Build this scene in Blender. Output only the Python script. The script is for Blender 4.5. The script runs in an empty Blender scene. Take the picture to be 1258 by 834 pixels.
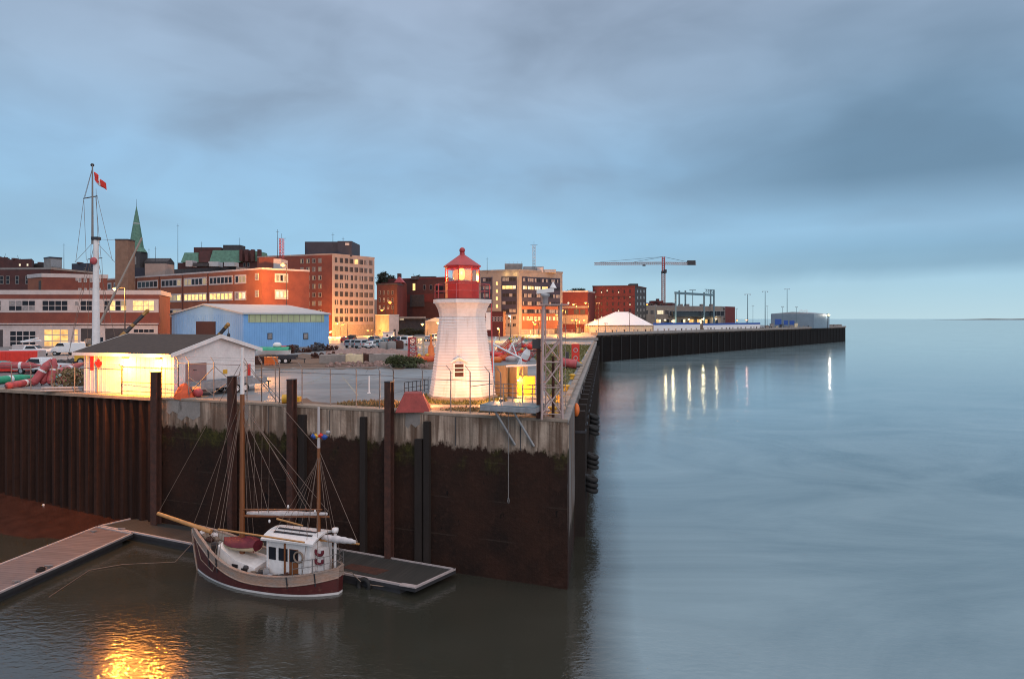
import bpy, bmesh, math, random
from mathutils import Vector, Matrix
random.seed(7)
sc = bpy.context.scene
col = sc.collection
R = math.radians
# ------------------------------------------------------------------ camera, light, exposure
F, CX, CY, CAMZ = 800.0, 629.0, 391.5, 16.0      # focal length in photo pixels, principal column, horizon row, eye height
cd = bpy.data.cameras.new('camera'); cam = bpy.data.objects.new('camera', cd); col.objects.link(cam)
cam.location = (0, 0, CAMZ); cam.rotation_euler = (R(90), 0, 0)
cd.sensor_width = 36; cd.lens = 36 * F / 1258; cd.shift_y = -(417 - CY) / 1258
cd.clip_start = 0.5; cd.clip_end = 60000
sc.camera = cam
sc.render.engine = 'CYCLES'
sc.cycles.use_denoising = True
sc.cycles.filter_width = 1.05
sc.cycles.max_bounces = 6
sc.cycles.sample_clamp_indirect = 8
sc.cycles.caustics_reflective = False; sc.cycles.caustics_refractive = False
sc.view_settings.view_transform = 'Standard'; sc.view_settings.look = 'None'
sc.view_settings.gamma = 1; sc.view_settings.exposure = 0.0
sc.view_settings.use_curve_mapping = False

class NT:
    """tiny node-graph helper"""
    def __init__(s, nt): s.nt = nt; s.L = nt.links
    def n(s, t, **kw):
        nd = s.nt.nodes.new(t)
        for k, v in kw.items():
            if k.startswith('i_'):
                key = k[2:]; key = int(key) if key.isdigit() else key.replace('_', ' ')
                s.set(nd.inputs[key], v)
            else: setattr(nd, k, v)
        return nd
    def set(s, sock, v):
        if isinstance(v, bpy.types.NodeSocket): s.L.new(v, sock)
        elif isinstance(v, bpy.types.Node): s.L.new(v.outputs[0], sock)
        else: sock.default_value = v
    def math(s, op, a, b=0.0, c=None, clamp=False):
        nd = s.nt.nodes.new('ShaderNodeMath'); nd.operation = op; nd.use_clamp = clamp
        s.set(nd.inputs[0], a); s.set(nd.inputs[1], b)
        if c is not None: s.set(nd.inputs[2], c)
        return nd.outputs[0]
    def mix(s, f, a, b, mode='MIX'):
        nd = s.nt.nodes.new('ShaderNodeMix'); nd.data_type = 'RGBA'; nd.blend_type = mode
        s.set(nd.inputs[0], f); s.set(nd.inputs[6], a if not isinstance(a, tuple) else (*a, 1)[:4]); s.set(nd.inputs[7], b if not isinstance(b, tuple) else (*b, 1)[:4])
        return nd.outputs[2]
    def ramp(s, f, stops, interp='LINEAR'):
        nd = s.nt.nodes.new('ShaderNodeValToRGB'); r = nd.color_ramp; r.interpolation = interp
        while len(r.elements) < len(stops): r.elements.new(0.5)
        for e, (p, c) in zip(r.elements, stops):
            e.position = p; e.color = (*c, 1) if isinstance(c, tuple) else (c, c, c, 1)
        s.set(nd.inputs[0], f)
        return nd.outputs[0]
    def noise(s, vec, scale, detail=4, rough=.55, dist=0.0):
        nd = s.nt.nodes.new('ShaderNodeTexNoise')
        s.set(nd.inputs['Vector'], vec); nd.inputs['Scale'].default_value = scale
        nd.inputs['Detail'].default_value = detail; nd.inputs['Roughness'].default_value = rough
        nd.inputs['Distortion'].default_value = dist
        return nd.outputs[0]
    def mapping(s, vec, scale=(1, 1, 1), loc=(0, 0, 0), rot=(0, 0, 0)):
        nd = s.nt.nodes.new('ShaderNodeMapping'); s.set(nd.inputs[0], vec)
        nd.inputs['Scale'].default_value = scale; nd.inputs['Location'].default_value = loc; nd.inputs['Rotation'].default_value = rot
        return nd.outputs[0]

# sky: overcast dusk, brighter overhead, bands of cloud seen in perspective
SUN_EL, SUN_AZ = 24, 150         # weak warm glow through the overcast, behind and to the right
world = bpy.data.worlds.new('World'); sc.world = world; world.use_nodes = True
nt = world.node_tree; nt.nodes.clear(); g = NT(nt)
tc = g.n('ShaderNodeTexCoord'); d = tc.outputs['Generated']
sep = g.n('ShaderNodeSeparateXYZ', i_0=d); z = sep.outputs[2]; x = sep.outputs[0]; y = sep.outputs[1]
zc = g.math('MAXIMUM', z, 0.0)
dn = g.math('ADD', zc, 0.085)
pl = g.n('ShaderNodeCombineXYZ', i_0=g.math('DIVIDE', x, dn), i_1=g.math('DIVIDE', y, dn), i_2=0.0)
base = g.ramp(zc, [(0.0, (.56, .78, .87)), (.035, (.47, .72, .86)), (.10, (.35, .63, .88)), (.22, (.35, .59, .85)), (.32, (.39, .54, .73)), (.44, (.40, .50, .66)), (.55, (.74, .82, .96)), (1.0, (1.5, 1.42, 1.45))])
n1 = g.noise(g.mapping(d, (2.6, 2.6, 6.0), (3.1, 1.7, 0.4)), 1.0, 4, .45, .3)
n2 = g.noise(g.mapping(d, (5.0, 5.0, 13.0), (1.0, 5.0, 2.2), (.12, .10, 0)), 1.0, 5, .5, .5)
right = g.math('MULTIPLY', g.math('SUBTRACT', g.math('DIVIDE', x, g.math('MAXIMUM', y, .2)), .08), 2.3, clamp=True)
cl = g.ramp(n1, [(.45, 0.0), (.66, 1.0)])
cl2 = g.ramp(n2, [(.42, 0.0), (.70, 1.0)])
dark = g.math('ADD', g.math('MULTIPLY', cl, .50), g.math('MULTIPLY', cl2, .30))
fade = g.ramp(zc, [(.0, .1), (.06, .35), (.16, .5), (.26, .95), (.44, 1.0), (.55, .4), (1.0, .3)])
dark = g.math('MULTIPLY', dark, fade)
c1 = g.mix(dark, base, (.225, .295, .40))
bank = g.math('MULTIPLY', right, g.ramp(zc, [(.12, 0.0), (.19, .8), (.28, .75), (.40, .30), (.5, 0.0)]))
bank = g.math('MULTIPLY', bank, g.math('MULTIPLY_ADD', n1, 1.5, .12, clamp=True))
c2 = g.mix(bank, c1, (.13, .24, .36))
edgen = g.math('ADD', zc, g.math('MULTIPLY', g.math('SUBTRACT', n2, .5), .03))
strip = g.math('MULTIPLY', right, g.ramp(edgen, [(.05, 0.0), (.072, .45), (.09, .4), (.125, 0.0)]))
c3 = g.mix(strip, c2, (.15, .30, .44))
sky = g.n('ShaderNodeTexSky', sky_type='NISHITA', sun_disc=False, sun_elevation=R(SUN_EL), sun_rotation=R(SUN_AZ), air_density=1.2, dust_density=2.0)
skyl = g.mix(1.0, sky.outputs[0], (.06, .06, .06), 'MULTIPLY')
c4 = g.mix(.12, c3, skyl)
bg = g.n('ShaderNodeBackground', i_Color=c4, i_Strength=1.0)
out = g.n('ShaderNodeOutputWorld', i_0=bg)
sl = bpy.data.lights.new('sun', 'SUN'); sun = bpy.data.objects.new('sun', sl); col.objects.link(sun)
sl.energy = 1.0; sl.angle = R(40); sl.color = (1, .80, .72)
sd = Vector((math.sin(R(SUN_AZ)) * math.cos(R(SUN_EL)), math.cos(R(SUN_AZ)) * math.cos(R(SUN_EL)), math.sin(R(SUN_EL))))
sun.rotation_euler = sd.to_track_quat('Z', 'Y').to_euler()

# ------------------------------------------------------------------ materials
MATS = {}
def mat(name, c, rough=.7, var=.25, scale=3.0, metal=0.0, bump=0.0, c2=None, stretch=(1, 1, 1), emit=None, estr=0, fine=None):
    m = bpy.data.materials.new(name); m.use_nodes = True
    g = NT(m.node_tree); b = m.node_tree.nodes['Principled BSDF']
    tc = g.n('ShaderNodeTexCoord'); v = g.mapping(tc.outputs['Object'], stretch)
    n = g.noise(v, scale, 5, .6)
    c2 = c2 or tuple(k * (1 - var) for k in c)
    cc = g.mix(g.ramp(n, [(.35, 0.0), (.68, 1.0)]), c, c2)
    if fine:
        f = g.noise(v, fine[0], 3, .6); cc = g.mix(g.ramp(f, [(.4, 0.0), (.65, fine[1])]), cc, tuple(k * .45 for k in c))
    g.set(b.inputs['Base Color'], cc)
    if 'glass' in name: b.inputs['Specular IOR Level'].default_value = .3
    b.inputs['Roughness'].default_value = rough; b.inputs['Metallic'].default_value = metal
    if bump:
        bn = g.n('ShaderNodeBump', i_Strength=bump, i_Distance=.05, i_Height=g.noise(v, scale * 4, 4, .6)); g.set(b.inputs['Normal'], bn.outputs[0])
    if emit:
        g.set(b.inputs['Emission Color'], (*emit, 1)); b.inputs['Emission Strength'].default_value = estr
    MATS[name] = m; return m

def lit(name, c, s, var=.5, sc_=1.2):
    m = bpy.data.materials.new(name); m.use_nodes = True; g = NT(m.node_tree); b = m.node_tree.nodes['Principled BSDF']
    tc = g.n('ShaderNodeTexCoord'); n = g.noise(tc.outputs['Object'], sc_, 3)
    g.set(b.inputs['Base Color'], (.1, .09, .07, 1)); g.set(b.inputs['Emission Color'], (*c, 1))
    g.set(b.inputs['Emission Strength'], g.math('MULTIPLY', g.math('MULTIPLY_ADD', n, var * 2, 1 - var), s)); b.inputs['Roughness'].default_value = .15
    MATS[name] = m; return m

mat('brick', (.215, .065, .045), .85, c2=(.15, .045, .036), scale=.4, fine=(9, .35))
mat('brick_orange', (.29, .10, .055), .85, c2=(.21, .07, .042), scale=.3, fine=(8, .3))
mat('brick_dark', (.095, .032, .03), .85, c2=(.06, .024, .024), scale=.5, fine=(6, .4))
mat('brick_red', (.15, .028, .026), .85, c2=(.105, .024, .024), scale=.4, fine=(6, .3))
mat('white_paint', (.80, .77, .77), .55, .16, .9, fine=(5, .18))
mat('panel_white', (.50, .45, .45), .6, .18, .8)
mat('precast', (.36, .29, .265), .8, .18, .5, fine=(4, .15))
mat('stone_grey', (.25, .235, .23), .85, .25, .6)
mat('beige', (.24, .20, .175), .8, .2, .5)
mat('dark_glass', (.014, .015, .022), .35, .3, .4)
mat('navy_panel', (.03, .03, .06), .5, .3, .4)
mat('penthouse_dark', (.035, .035, .055), .6, .25, .6)
mat('blind_glass', (.30, .29, .30), .3, .5, 2.0)
mat('copper_green', (.11, .24, .18), .75, .35, .8)
mat('slate', (.06, .055, .06), .8, .4, 1.0)
mat('roof_felt', (.075, .050, .040), .95, .3, 2.5, fine=(20, .3), bump=.2)
mat('blue_siding', (.20, .43, .76), .55, .14, .35)
mat('pale_roof', (.44, .46, .48), .85, .15, .5)
mat('fibreglass', (.40, .44, .29), .5, .35, .35, emit=(.70, .85, .35), estr=.07)
mat('steel_grey', (.36, .36, .38), .5, .3, 3.0, metal=.3)
mat('galv', (.24, .22, .22), .5, .3, 4.0, metal=.35)
mat('pink_steel', (.50, .36, .34), .6, .25, 4.0)
mat('dark_steel', (.05, .05, .06), .55, .3, 3.0, metal=.3)
mat('teal_steel', (.12, .20, .24), .55, .2, 1.0)
mat('rust', (.085, .030, .020), .9, c2=(.040, .018, .014), scale=3, fine=(14, .4), bump=.3)
mat('red_block', (.34, .05, .042), .7, .3, 1.5, fine=(8, .4))
mat('timber_dark', (.020, .013, .011), .9, .4, 2.0, stretch=(1, 1, .2), bump=.3)
mat('rubber', (.012, .012, .013), .75, .3, 6.0)
mat('red_paint', (.72, .035, .02), .45, .2, 2.0)
mat('red_roof', (.46, .05, .055), .5, .2, 2.0)
mat('red_faded', (.50, .09, .10), .6, .35, 3.0)
mat('green_paint', (.03, .36, .20), .5, .3, 2.0)
mat('teal_paint', (.05, .35, .33), .5, .3, 2.0)
mat('orange_paint', (.75, .17, .03), .5, .2, 2.0)
mat('ochre', (.42, .22, .06), .6, .3, 3.0)
mat('yellow_paint', (.75, .42, .04), .5, .2, 3.0)
mat('cream', (.72, .60, .40), .6, .2, 2.0)
mat('concrete', (.31, .275, .255), .9, .3, .8, fine=(9, .3), bump=.2)
mat('concrete_warm', (.34, .265, .21), .9, .3, 1.5, fine=(9, .3), bump=.2)
mat('plywood', (.55, .36, .18), .75, .3, 1.5, stretch=(1, 1, .3))
mat('door_brown', (.33, .20, .19), .6, .15, 2.0)
mat('leaf', (.07, .085, .03), .8, .5, 3.0)
mat('leaf_dark', (.018, .026, .014), .8, .4, 3.0)
mat('grass', (.15, .14, .04), .9, .45, 1.0)
mat('dry_grass', (.25, .18, .09), .9, .45, 1.0)
mat('earth', (.16, .09, .06), .95, .4, 2.0, bump=.4)
mat('canvas_white', (.78, .78, .80), .8, .08, 1.0)
mat('car_white', (.70, .71, .73), .25, .06, 1.0)
mat('car_silver', (.42, .45, .48), .28, .08, 1.0, metal=.4)
mat('car_blue', (.07, .13, .24), .25, .1, 1.0)
mat('car_dark', (.03, .035, .045), .25, .1, 1.0)
mat('car_red', (.30, .03, .03), .25, .1, 1.0)
mat('car_teal', (.20, .32, .38), .25, .1, 1.0)
mat('glass_car', (.02, .025, .03), .08, .2, 1.0)
mat('hull_red', (.085, .015, .015), .35, .3, 1.0)
mat('weathered_wood', (.42, .26, .19), .8, c2=(.31, .27, .25), scale=1.6, stretch=(.6, .6, 2.5), fine=(9, .5))
mat('varnish', (.24, .085, .03), .4, .35, 4.0, stretch=(1, 1, .2))
mat('spar', (.50, .24, .08), .4, .3, 3.0)
mat('deck_paint', (.42, .40, .37), .7, .2, 2.0)
mat('burgundy', (.16, .015, .03), .7, .35, 2.5, bump=.4)
mat('sail_white', (.70, .64, .64), .8, .25, 2.0, bump=.4)
mat('rope', (.26, .19, .15), .9, .3, 5.0)
mat('rigging', (.22, .15, .12), .8, .3, 5.0)
mat('blue_paint', (.03, .10, .40), .5, .2, 2.0)
mat('dock_rail', (.45, .39, .39), .6, .2, 3.0)
mat('float_dark', (.03, .03, .035), .7, .3, 2.0)
mat('tarp', (.65, .10, .03), .7, .3, 3.0, bump=.3)
mat('gravel_pink', (.34, .22, .19), .95, .45, 4.0, bump=.5)
mat('feather', (.7, .7, .7), .8, .2, 5.0)
mat('plastic_sheet', (.35, .42, .50), .25, .4, 3.0)
lit('win_lit', (1.0, .60, .20), 1.5, .95, 1.1)
lit('win_pale', (1.0, .80, .52), 1.2, .9, 1.1)
lit('win_dim', (.9, .62, .30), .35)
lit('shop_lit', (1.0, .50, .13), 1.2, .95, .8)
lit('bulb_orange', (1.0, .30, .03), 5, .05)
lit('bulb_hot', (1.0, .36, .05), 14, .05)
lit('bulb_white', (1.0, .76, .34), 2.6, .05)
lit('optic', (1.0, .30, .06), .95, .6, 2.5)
lit('lens_light', (1.0, .34, .045), 4.0, .3)
M = MATS
gm = bpy.data.materials.new('clear_glass'); gm.use_nodes = True
gg = NT(gm.node_tree); gm.node_tree.nodes.remove(gm.node_tree.nodes['Principled BSDF'])
o_ = gm.node_tree.nodes['Material Output']
mx = gg.n('ShaderNodeMixShader', i_0=.16, i_1=gg.n('ShaderNodeBsdfTransparent').outputs[0], i_2=gg.n('ShaderNodeBsdfGlossy', i_Roughness=.1).outputs[0]); gg.L.new(mx.outputs[0], o_.inputs[0]); M['clear_glass'] = gm

def clapboard(name, c, course, z0):
    m = bpy.data.materials.new(name); m.use_nodes = True; g = NT(m.node_tree); b = m.node_tree.nodes['Principled BSDF']; M[name] = m
    pos = g.n('ShaderNodeNewGeometry').outputs['Position']; zz = g.n('ShaderNodeSeparateXYZ', i_0=pos).outputs[2]
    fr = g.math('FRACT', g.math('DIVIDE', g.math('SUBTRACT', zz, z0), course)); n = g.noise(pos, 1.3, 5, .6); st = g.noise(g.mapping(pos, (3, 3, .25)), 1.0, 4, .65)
    joint = g.ramp(fr, [(.0, .75), (.10, .55), (.17, 0.0)]); cc = g.mix(g.ramp(n, [(.4, 0.0), (.7, .5)]), c, tuple(k * .8 for k in c))  # dark joint colour per course stands in for the shade under each lip
    cc = g.mix(g.ramp(st, [(.56, 0.0), (.72, .55)]), cc, (.46, .36, .29)); low = g.math('MULTIPLY', g.math('SUBTRACT', z0 + 1.0, zz), .6, clamp=True); cc = g.mix(g.math('MULTIPLY', low, g.ramp(n, [(.35, .2), (.6, .9)])), cc, (.40, .33, .26))
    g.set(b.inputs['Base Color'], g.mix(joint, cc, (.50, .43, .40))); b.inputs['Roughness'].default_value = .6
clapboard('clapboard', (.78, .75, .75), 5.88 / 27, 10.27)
def hull_paint(name, c, c2):
    m = bpy.data.materials.new(name); m.use_nodes = True; g = NT(m.node_tree); b = m.node_tree.nodes['Principled BSDF']; M[name] = m
    pos = g.n('ShaderNodeNewGeometry').outputs['Position']; st = g.noise(g.mapping(pos, (4, 4, .5)), 1.0, 4, .65); n = g.noise(pos, 3.0, 6, .65); zz = g.n('ShaderNodeSeparateXYZ', i_0=pos).outputs[2]
    cc = g.mix(g.ramp(st, [(.5, 0.0), (.7, .7)]), c, c2); cc = g.mix(g.ramp(n, [(.58, 0.0), (.70, .7)]), cc, (.16, .07, .05)); seam = g.ramp(g.math('FRACT', g.math('MULTIPLY', zz, 6.0)), [(0.0, .6), (.12, 0.0)])
    g.set(b.inputs['Base Color'], g.mix(seam, cc, (.02, .01, .01))); b.inputs['Roughness'].default_value = .5
hull_paint('hull_paint', (.085, .016, .016), (.05, .012, .012))
# ------------------------------------------------------------------ mesh helpers (all in world metres)
class MB:
    def __init__(s): s.v = []; s.f = []; s.mi = []; s.mats = []; s.m = 0; s.smooth = []
    def use(s, name):
        if name not in s.mats: s.mats.append(name)
        s.m = s.mats.index(name); return s
    def add(s, vs, fs, smooth=False):
        o = len(s.v); s.v += [Vector(p) for p in vs]
        for f in fs: s.f.append([i + o for i in f]); s.mi.append(s.m); s.smooth.append(smooth)
        return s
    def quad(s, *p): return s.add(p, [tuple(range(len(p)))])
    def obox(s, o, u, w, t, a=(0, 0, 0)):
        """box from corner o with edge vectors u, w, t"""
        o, u, w, t = map(Vector, (o, u, w, t))
        vs = [o, o + u, o + u + w, o + w, o + t, o + u + t, o + u + w + t, o + w + t]
        fs = [(0, 3, 2, 1), (4, 5, 6, 7), (0, 1, 5, 4), (1, 2, 6, 5), (2, 3, 7, 6), (3, 0, 4, 7)]
        if u.cross(w).dot(t) < 0: fs = [f[::-1] for f in fs]
        return s.add(vs, fs)
    def box(s, c, sz, rz=0.0):
        """box with base centre c"""
        u = Vector((math.cos(rz), math.sin(rz), 0)); w = Vector((-u.y, u.x, 0)); c = Vector(c)
        return s.obox(c - u * sz[0] / 2 - w * sz[1] / 2, u * sz[0], w * sz[1], (0, 0, sz[2]))
    def tube(s, p, q, r0, r1=None, n=8, caps=True):
        p, q = Vector(p), Vector(q); r1 = r0 if r1 is None else r1
        ax = (q - p).normalized(); a = ax.orthogonal().normalized(); b = ax.cross(a)
        ring = lambda c, r: [c + (a * math.cos(2 * math.pi * i / n) + b * math.sin(2 * math.pi * i / n)) * r for i in range(n)]
        fs = [(i, (i + 1) % n, n + (i + 1) % n, n + i) for i in range(n)]
        s.add(ring(p, r0) + ring(q, r1), fs, n > 4)
        if caps: s.add(ring(p, r0), [tuple(range(n))[::-1]]); s.add(ring(q, r1), [tuple(range(n))])
        return s
    def path(s, pts, r, n=5):
        for a, b in zip(pts, pts[1:]): s.tube(a, b, r, n=n, caps=True)
        return s
    def lathe(s, prof, c, n=16, rot=0.0, smooth=True, capb=False, capt=False):
        c = Vector(c); vs = []; fs = []
        for r, h in prof:
            vs += [c + Vector((r * math.cos(rot + 2 * math.pi * i / n), r * math.sin(rot + 2 * math.pi * i / n), h)) for i in range(n)]
        for k in range(len(prof) - 1):
            fs += [(k * n + i, k * n + (i + 1) % n, (k + 1) * n + (i + 1) % n, (k + 1) * n + i) for i in range(n)]
        s.add(vs, fs, smooth)
        if capb: s.add(vs[:n], [tuple(range(n))[::-1]])
        if capt: s.add(vs[-n:], [tuple(range(n))])
        return s
    def prism(s, poly, z0, z1):
        n = len(poly); lo = [Vector((p[0], p[1], z0)) for p in poly]; hi = [Vector((p[0], p[1], z1)) for p in poly]
        ar = sum(poly[i][0] * poly[(i + 1) % n][1] - poly[(i + 1) % n][0] * poly[i][1] for i in range(n))
        fs = [(i, (i + 1) % n, n + (i + 1) % n, n + i) for i in range(n)] + [tuple(range(n))[::-1], tuple(range(n, 2 * n))]
        if ar < 0: fs = [f[::-1] for f in fs]
        return s.add(lo + hi, fs)
    def ball(s, c, r, sq=(1, 1, 1), n=12, k=8):
        prof = [(r * math.sin(math.pi * i / k), -r * math.cos(math.pi * i / k)) for i in range(k + 1)]
        o = len(s.v); s.lathe(prof, (0, 0, 0), n)
        for i in range(o, len(s.v)): v = s.v[i]; s.v[i] = Vector((v.x * sq[0], v.y * sq[1], v.z * sq[2])) + Vector(c)
        return s
    def torus(s, c, ax, R_, r, n=16, k=8):
        ax = Vector(ax).normalized(); a = ax.orthogonal().normalized(); b = ax.cross(a); c = Vector(c); vs = []; fs = []
        for i in range(n):
            t = 2 * math.pi * i / n; d_ = a * math.cos(t) + b * math.sin(t)
            for j in range(k):
                u = 2 * math.pi * j / k; vs.append(c + d_ * (R_ + r * math.cos(u)) + ax * r * math.sin(u))
        for i in range(n):
            for j in range(k): fs.append((i * k + j, ((i + 1) % n) * k + j, ((i + 1) % n) * k + (j + 1) % k, i * k + (j + 1) % k))
        return s.add(vs, fs, True)
    def jitter(s, a):
        for i in range(len(s.v)): s.v[i] += Vector([random.uniform(-a, a) for _ in range(3)])
        return s
    def build(s, name, m=None, parent=None, loc=None, bevel=0.0):
        if m and not s.mats: s.mats = [m]
        if parent is not None:
            o = Vector(parent['_o']); 
        elif loc is not None: o = Vector(loc)
        else:
            xs = [p.x for p in s.v]; ys = [p.y for p in s.v]; zs = [p.z for p in s.v]
            o = Vector(((min(xs) + max(xs)) / 2, (min(ys) + max(ys)) / 2, min(zs)))
        me = bpy.data.meshes.new(name); me.from_pydata([p - o for p in s.v], [], s.f)
        for k in s.mats: me.materials.append(M[k])
        for p, k, sm in zip(me.polygons, s.mi, s.smooth): p.material_index = k; p.use_smooth = sm
        me.update()
        ob = bpy.data.objects.new(name, me); col.objects.link(ob)
        if parent is not None: ob.parent = parent
        else: ob.location = o
        ob['_o'] = tuple(o)
        if bevel:
            bv = ob.modifiers.new('bevel', 'BEVEL'); bv.width = bevel; bv.segments = 2; bv.limit_method = 'ANGLE'
        return ob
def thing(name, label, cat, loc, group=None):
    o = bpy.data.objects.new(name, None); col.objects.link(o); o.location = loc; o['_o'] = tuple(loc); o.empty_display_size = .3
    return tag(o, label, cat, group)
def tag(o, label, cat, group=None):
    o['label'] = label; o['category'] = cat
    if group: o['group'] = group
    return o
def struct(o): o['kind'] = 'structure'; return o
def stuff(o): o['kind'] = 'stuff'; return o
def copy_tree(o, loc=None, rz=None, parent=None, label=None):
    c = o.copy(); col.objects.link(c)
    if parent is not None: c.parent = parent
    if loc is not None: c.location = loc
    if rz is not None: c.rotation_euler = (0, 0, rz)
    if label: c['label'] = label
    for ch in list(o.children): copy_tree(ch, parent=c)
    return c
def point_light(name, loc, power, color, parent=None, radius=.15, kind='POINT', aim=None, spot=100):
    l = bpy.data.lights.new(name, kind); l.energy = power; l.color = color; l.shadow_soft_size = radius
    o = bpy.data.objects.new(name, l); col.objects.link(o)
    if kind == 'SPOT': l.spot_size = R(spot); l.spot_blend = .6
    if parent is not None: o.parent = parent; o.location = Vector(loc) - Vector(parent['_o'])
    else: o.location = loc
    if aim: o.rotation_euler = (Vector(loc) - Vector(aim)).to_track_quat('Z', 'Y').to_euler()
    return o
ORANGE = (1, .37, .07)
# photo pixel -> metres
def at(px, py, D): return Vector(((px - CX) * D / F, D, CAMZ - (py - CY) * D / F))
def gp(px, py, zz=10.0): return at(px, py, F * (CAMZ - zz) / (py - CY))
def Z(py, D): return CAMZ - (py - CY) * D / F
def gx(px, D, zz=10.0): return Vector(((px - CX) * D / F, D, zz))
def onp(px, py, A, B):
    """where the ray of a photo pixel meets the upright plane through A and B"""
    k = (px - CX) / F; ax, ay, bx, by = A[0], A[1], B[0], B[1]
    s = (k * ay - ax) / ((bx - ax) - k * (by - ay)); D = ay + s * (by - ay)
    return Vector((k * D, D, CAMZ - (py - CY) * D / F))
# ------------------------------------------------------------------ the setting
Cn = Vector((3.28, 38.55, 0)); S0 = gx(0, 55.5, 0); dS = (S0 - Cn).normalized(); nS = Vector((dS.y, -dS.x, 0))   # south wall runs from the corner to the left
if nS.y > 0: nS = -nS
E1 = gx(733, 168.4, 0); dE = (E1 - Cn).normalized(); nE = Vector((dE.y, -dE.x, 0))
if nE.x < 0: nE = -nE
W1 = Vector((31, 239, 0)); W2 = Vector((234, 457, 0)); dW = (W2 - W1).normalized(); nW = Vector((dW.y, -dW.x, 0))
if nW.y > 0: nW = -nW
def south(px, out=0.0, zz=10.0):
    k = (px - CX) / F; s = (k * Cn.y - Cn.x) / (dS.x - k * dS.y)
    p = Cn + dS * s + nS * out; p.z = zz; return p
def east(s, out=0.0, zz=10.0):
    p = Cn + dE * s + nE * out; p.z = zz; return p

mat('tarred_timber', (.012, .010, .010), .95, .4, 1.0)
# water: one sheet to the horizon
wm = bpy.data.materials.new('harbour_water'); wm.use_nodes = True; g = NT(wm.node_tree); b = wm.node_tree.nodes['Principled BSDF']; M['harbour_water'] = wm
geo = g.n('ShaderNodeNewGeometry'); pos = geo.outputs['Position']
swirl = g.noise(g.mapping(pos, (.035, .06, 1)), 1.0, 6, .62, 1.6)
fine_ = g.noise(g.mapping(pos, (.35, .9, 1)), 1.0, 4, .6, .8)
tiny = g.noise(g.mapping(pos, (1.6, 3.2, 1)), 1.0, 3, .6, .4)
sx = g.n('ShaderNodeSeparateXYZ', i_0=pos); wob = g.math('MULTIPLY', g.math('SUBTRACT', swirl, .5), 3.0)
# paler water colour beyond the quay's river face, darker in the basin
river_mask = g.math('SUBTRACT', g.math('ADD', sx.outputs[0], wob), g.math('MULTIPLY_ADD', sx.outputs[1], dE.x / dE.y, Cn.x - Cn.y * dE.x / dE.y + 1.6)); river_mask = g.math('MULTIPLY', river_mask, .4, clamp=True)
basin_col = g.mix(g.ramp(swirl, [(.38, 0.0), (.66, 1.0)]), (.032, .032, .024), (.043, .043, .034))
river_col = g.mix(g.ramp(swirl, [(.36, 0.0), (.64, 1.0)]), (.15, .225, .255), (.235, .325, .355)); colw = g.mix(river_mask, basin_col, river_col)
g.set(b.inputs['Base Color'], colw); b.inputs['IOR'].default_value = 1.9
g.set(b.inputs['Roughness'], g.math('MULTIPLY_ADD', swirl, .08, .07))
h = g.math('ADD', g.math('MULTIPLY', fine_, .22), g.math('MULTIPLY', tiny, .50))
bn = g.n('ShaderNodeBump', i_Distance=.35, i_Height=h); g.set(bn.inputs['Strength'], g.math('MULTIPLY_ADD', river_mask, -.05, .12)); g.set(b.inputs['Normal'], bn.outputs[0])
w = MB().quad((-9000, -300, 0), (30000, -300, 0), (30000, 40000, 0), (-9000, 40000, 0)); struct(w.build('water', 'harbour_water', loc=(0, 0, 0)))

# the quay and the town's ground
def ground_mat(name, c, c2, c3):
    m = bpy.data.materials.new(name); m.use_nodes = True; g = NT(m.node_tree); b = m.node_tree.nodes['Principled BSDF']; M[name] = m
    pos = g.n('ShaderNodeNewGeometry').outputs['Position']
    n = g.noise(pos, .09, 6, .6, .5); n2 = g.noise(pos, .7, 5, .6); n3 = g.noise(g.mapping(pos, (.06, .6, 1), (0, 0, 0), (0, 0, .35)), 1.0, 4, .6)
    cc = g.mix(g.ramp(n, [(.38, 0.0), (.62, 1.0)]), c, c2); cc = g.mix(g.ramp(n2, [(.52, 0.0), (.75, .6)]), cc, c3)
    cc = g.mix(g.ramp(n3, [(.55, 0.0), (.62, .35)]), cc, tuple(k * .55 for k in c)); g.set(b.inputs['Base Color'], cc); b.inputs['Roughness'].default_value = .85
    g.set(b.inputs['Roughness'], g.ramp(n, [(.4, .8), (.6, .42)]))
    crk = g.n('ShaderNodeTexVoronoi', feature='DISTANCE_TO_EDGE', i_Scale=.16); g.set(crk.inputs['Vector'], g.mix(.25, pos, g.n('ShaderNodeTexNoise', i_Scale=.6).outputs['Color'], 'ADD'))
    g.set(b.inputs['Base Color'], g.mix(g.ramp(crk.outputs[0], [(.004, .6), (.012, 0.0)]), cc, (.04, .04, .04)))
ground_mat('yard', (.145, .16, .175), (.22, .225, .23), (.22, .165, .135))
ground_mat('road', (.055, .055, .06), (.08, .078, .08), (.05, .05, .05))
iS = lambda s: Cn + dS * s - nS * .9 - dE * 0
inn = Cn - nS * .9 - nE * .9; 
def sect(p, d1, q, d2):
    k = (d2.x * (p.y - q.y) - d2.y * (p.x - q.x)) / (d1.x * d2.y - d1.y * d2.x); return p + d1 * k
ci = sect(Cn - nS * .9, dS, Cn - nE * .9, dE)
wi = sect(W1 - nW * .9, dW, Cn - nE * .9, dE)
land = [Cn - nS * .9 + dS * 130, ci, wi, W2 - nW * .9, Vector((250, 500, 0)), Vector((210, 760, 0)), Vector((-1800, 1700, 0)), Vector((-1800, 90, 0))]
bm_ = MB().quad(*[(p.x, p.y, 10) for p in land]); struct(bm_.build('quay_ground', 'yard', loc=(0, 0, 0)))
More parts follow.
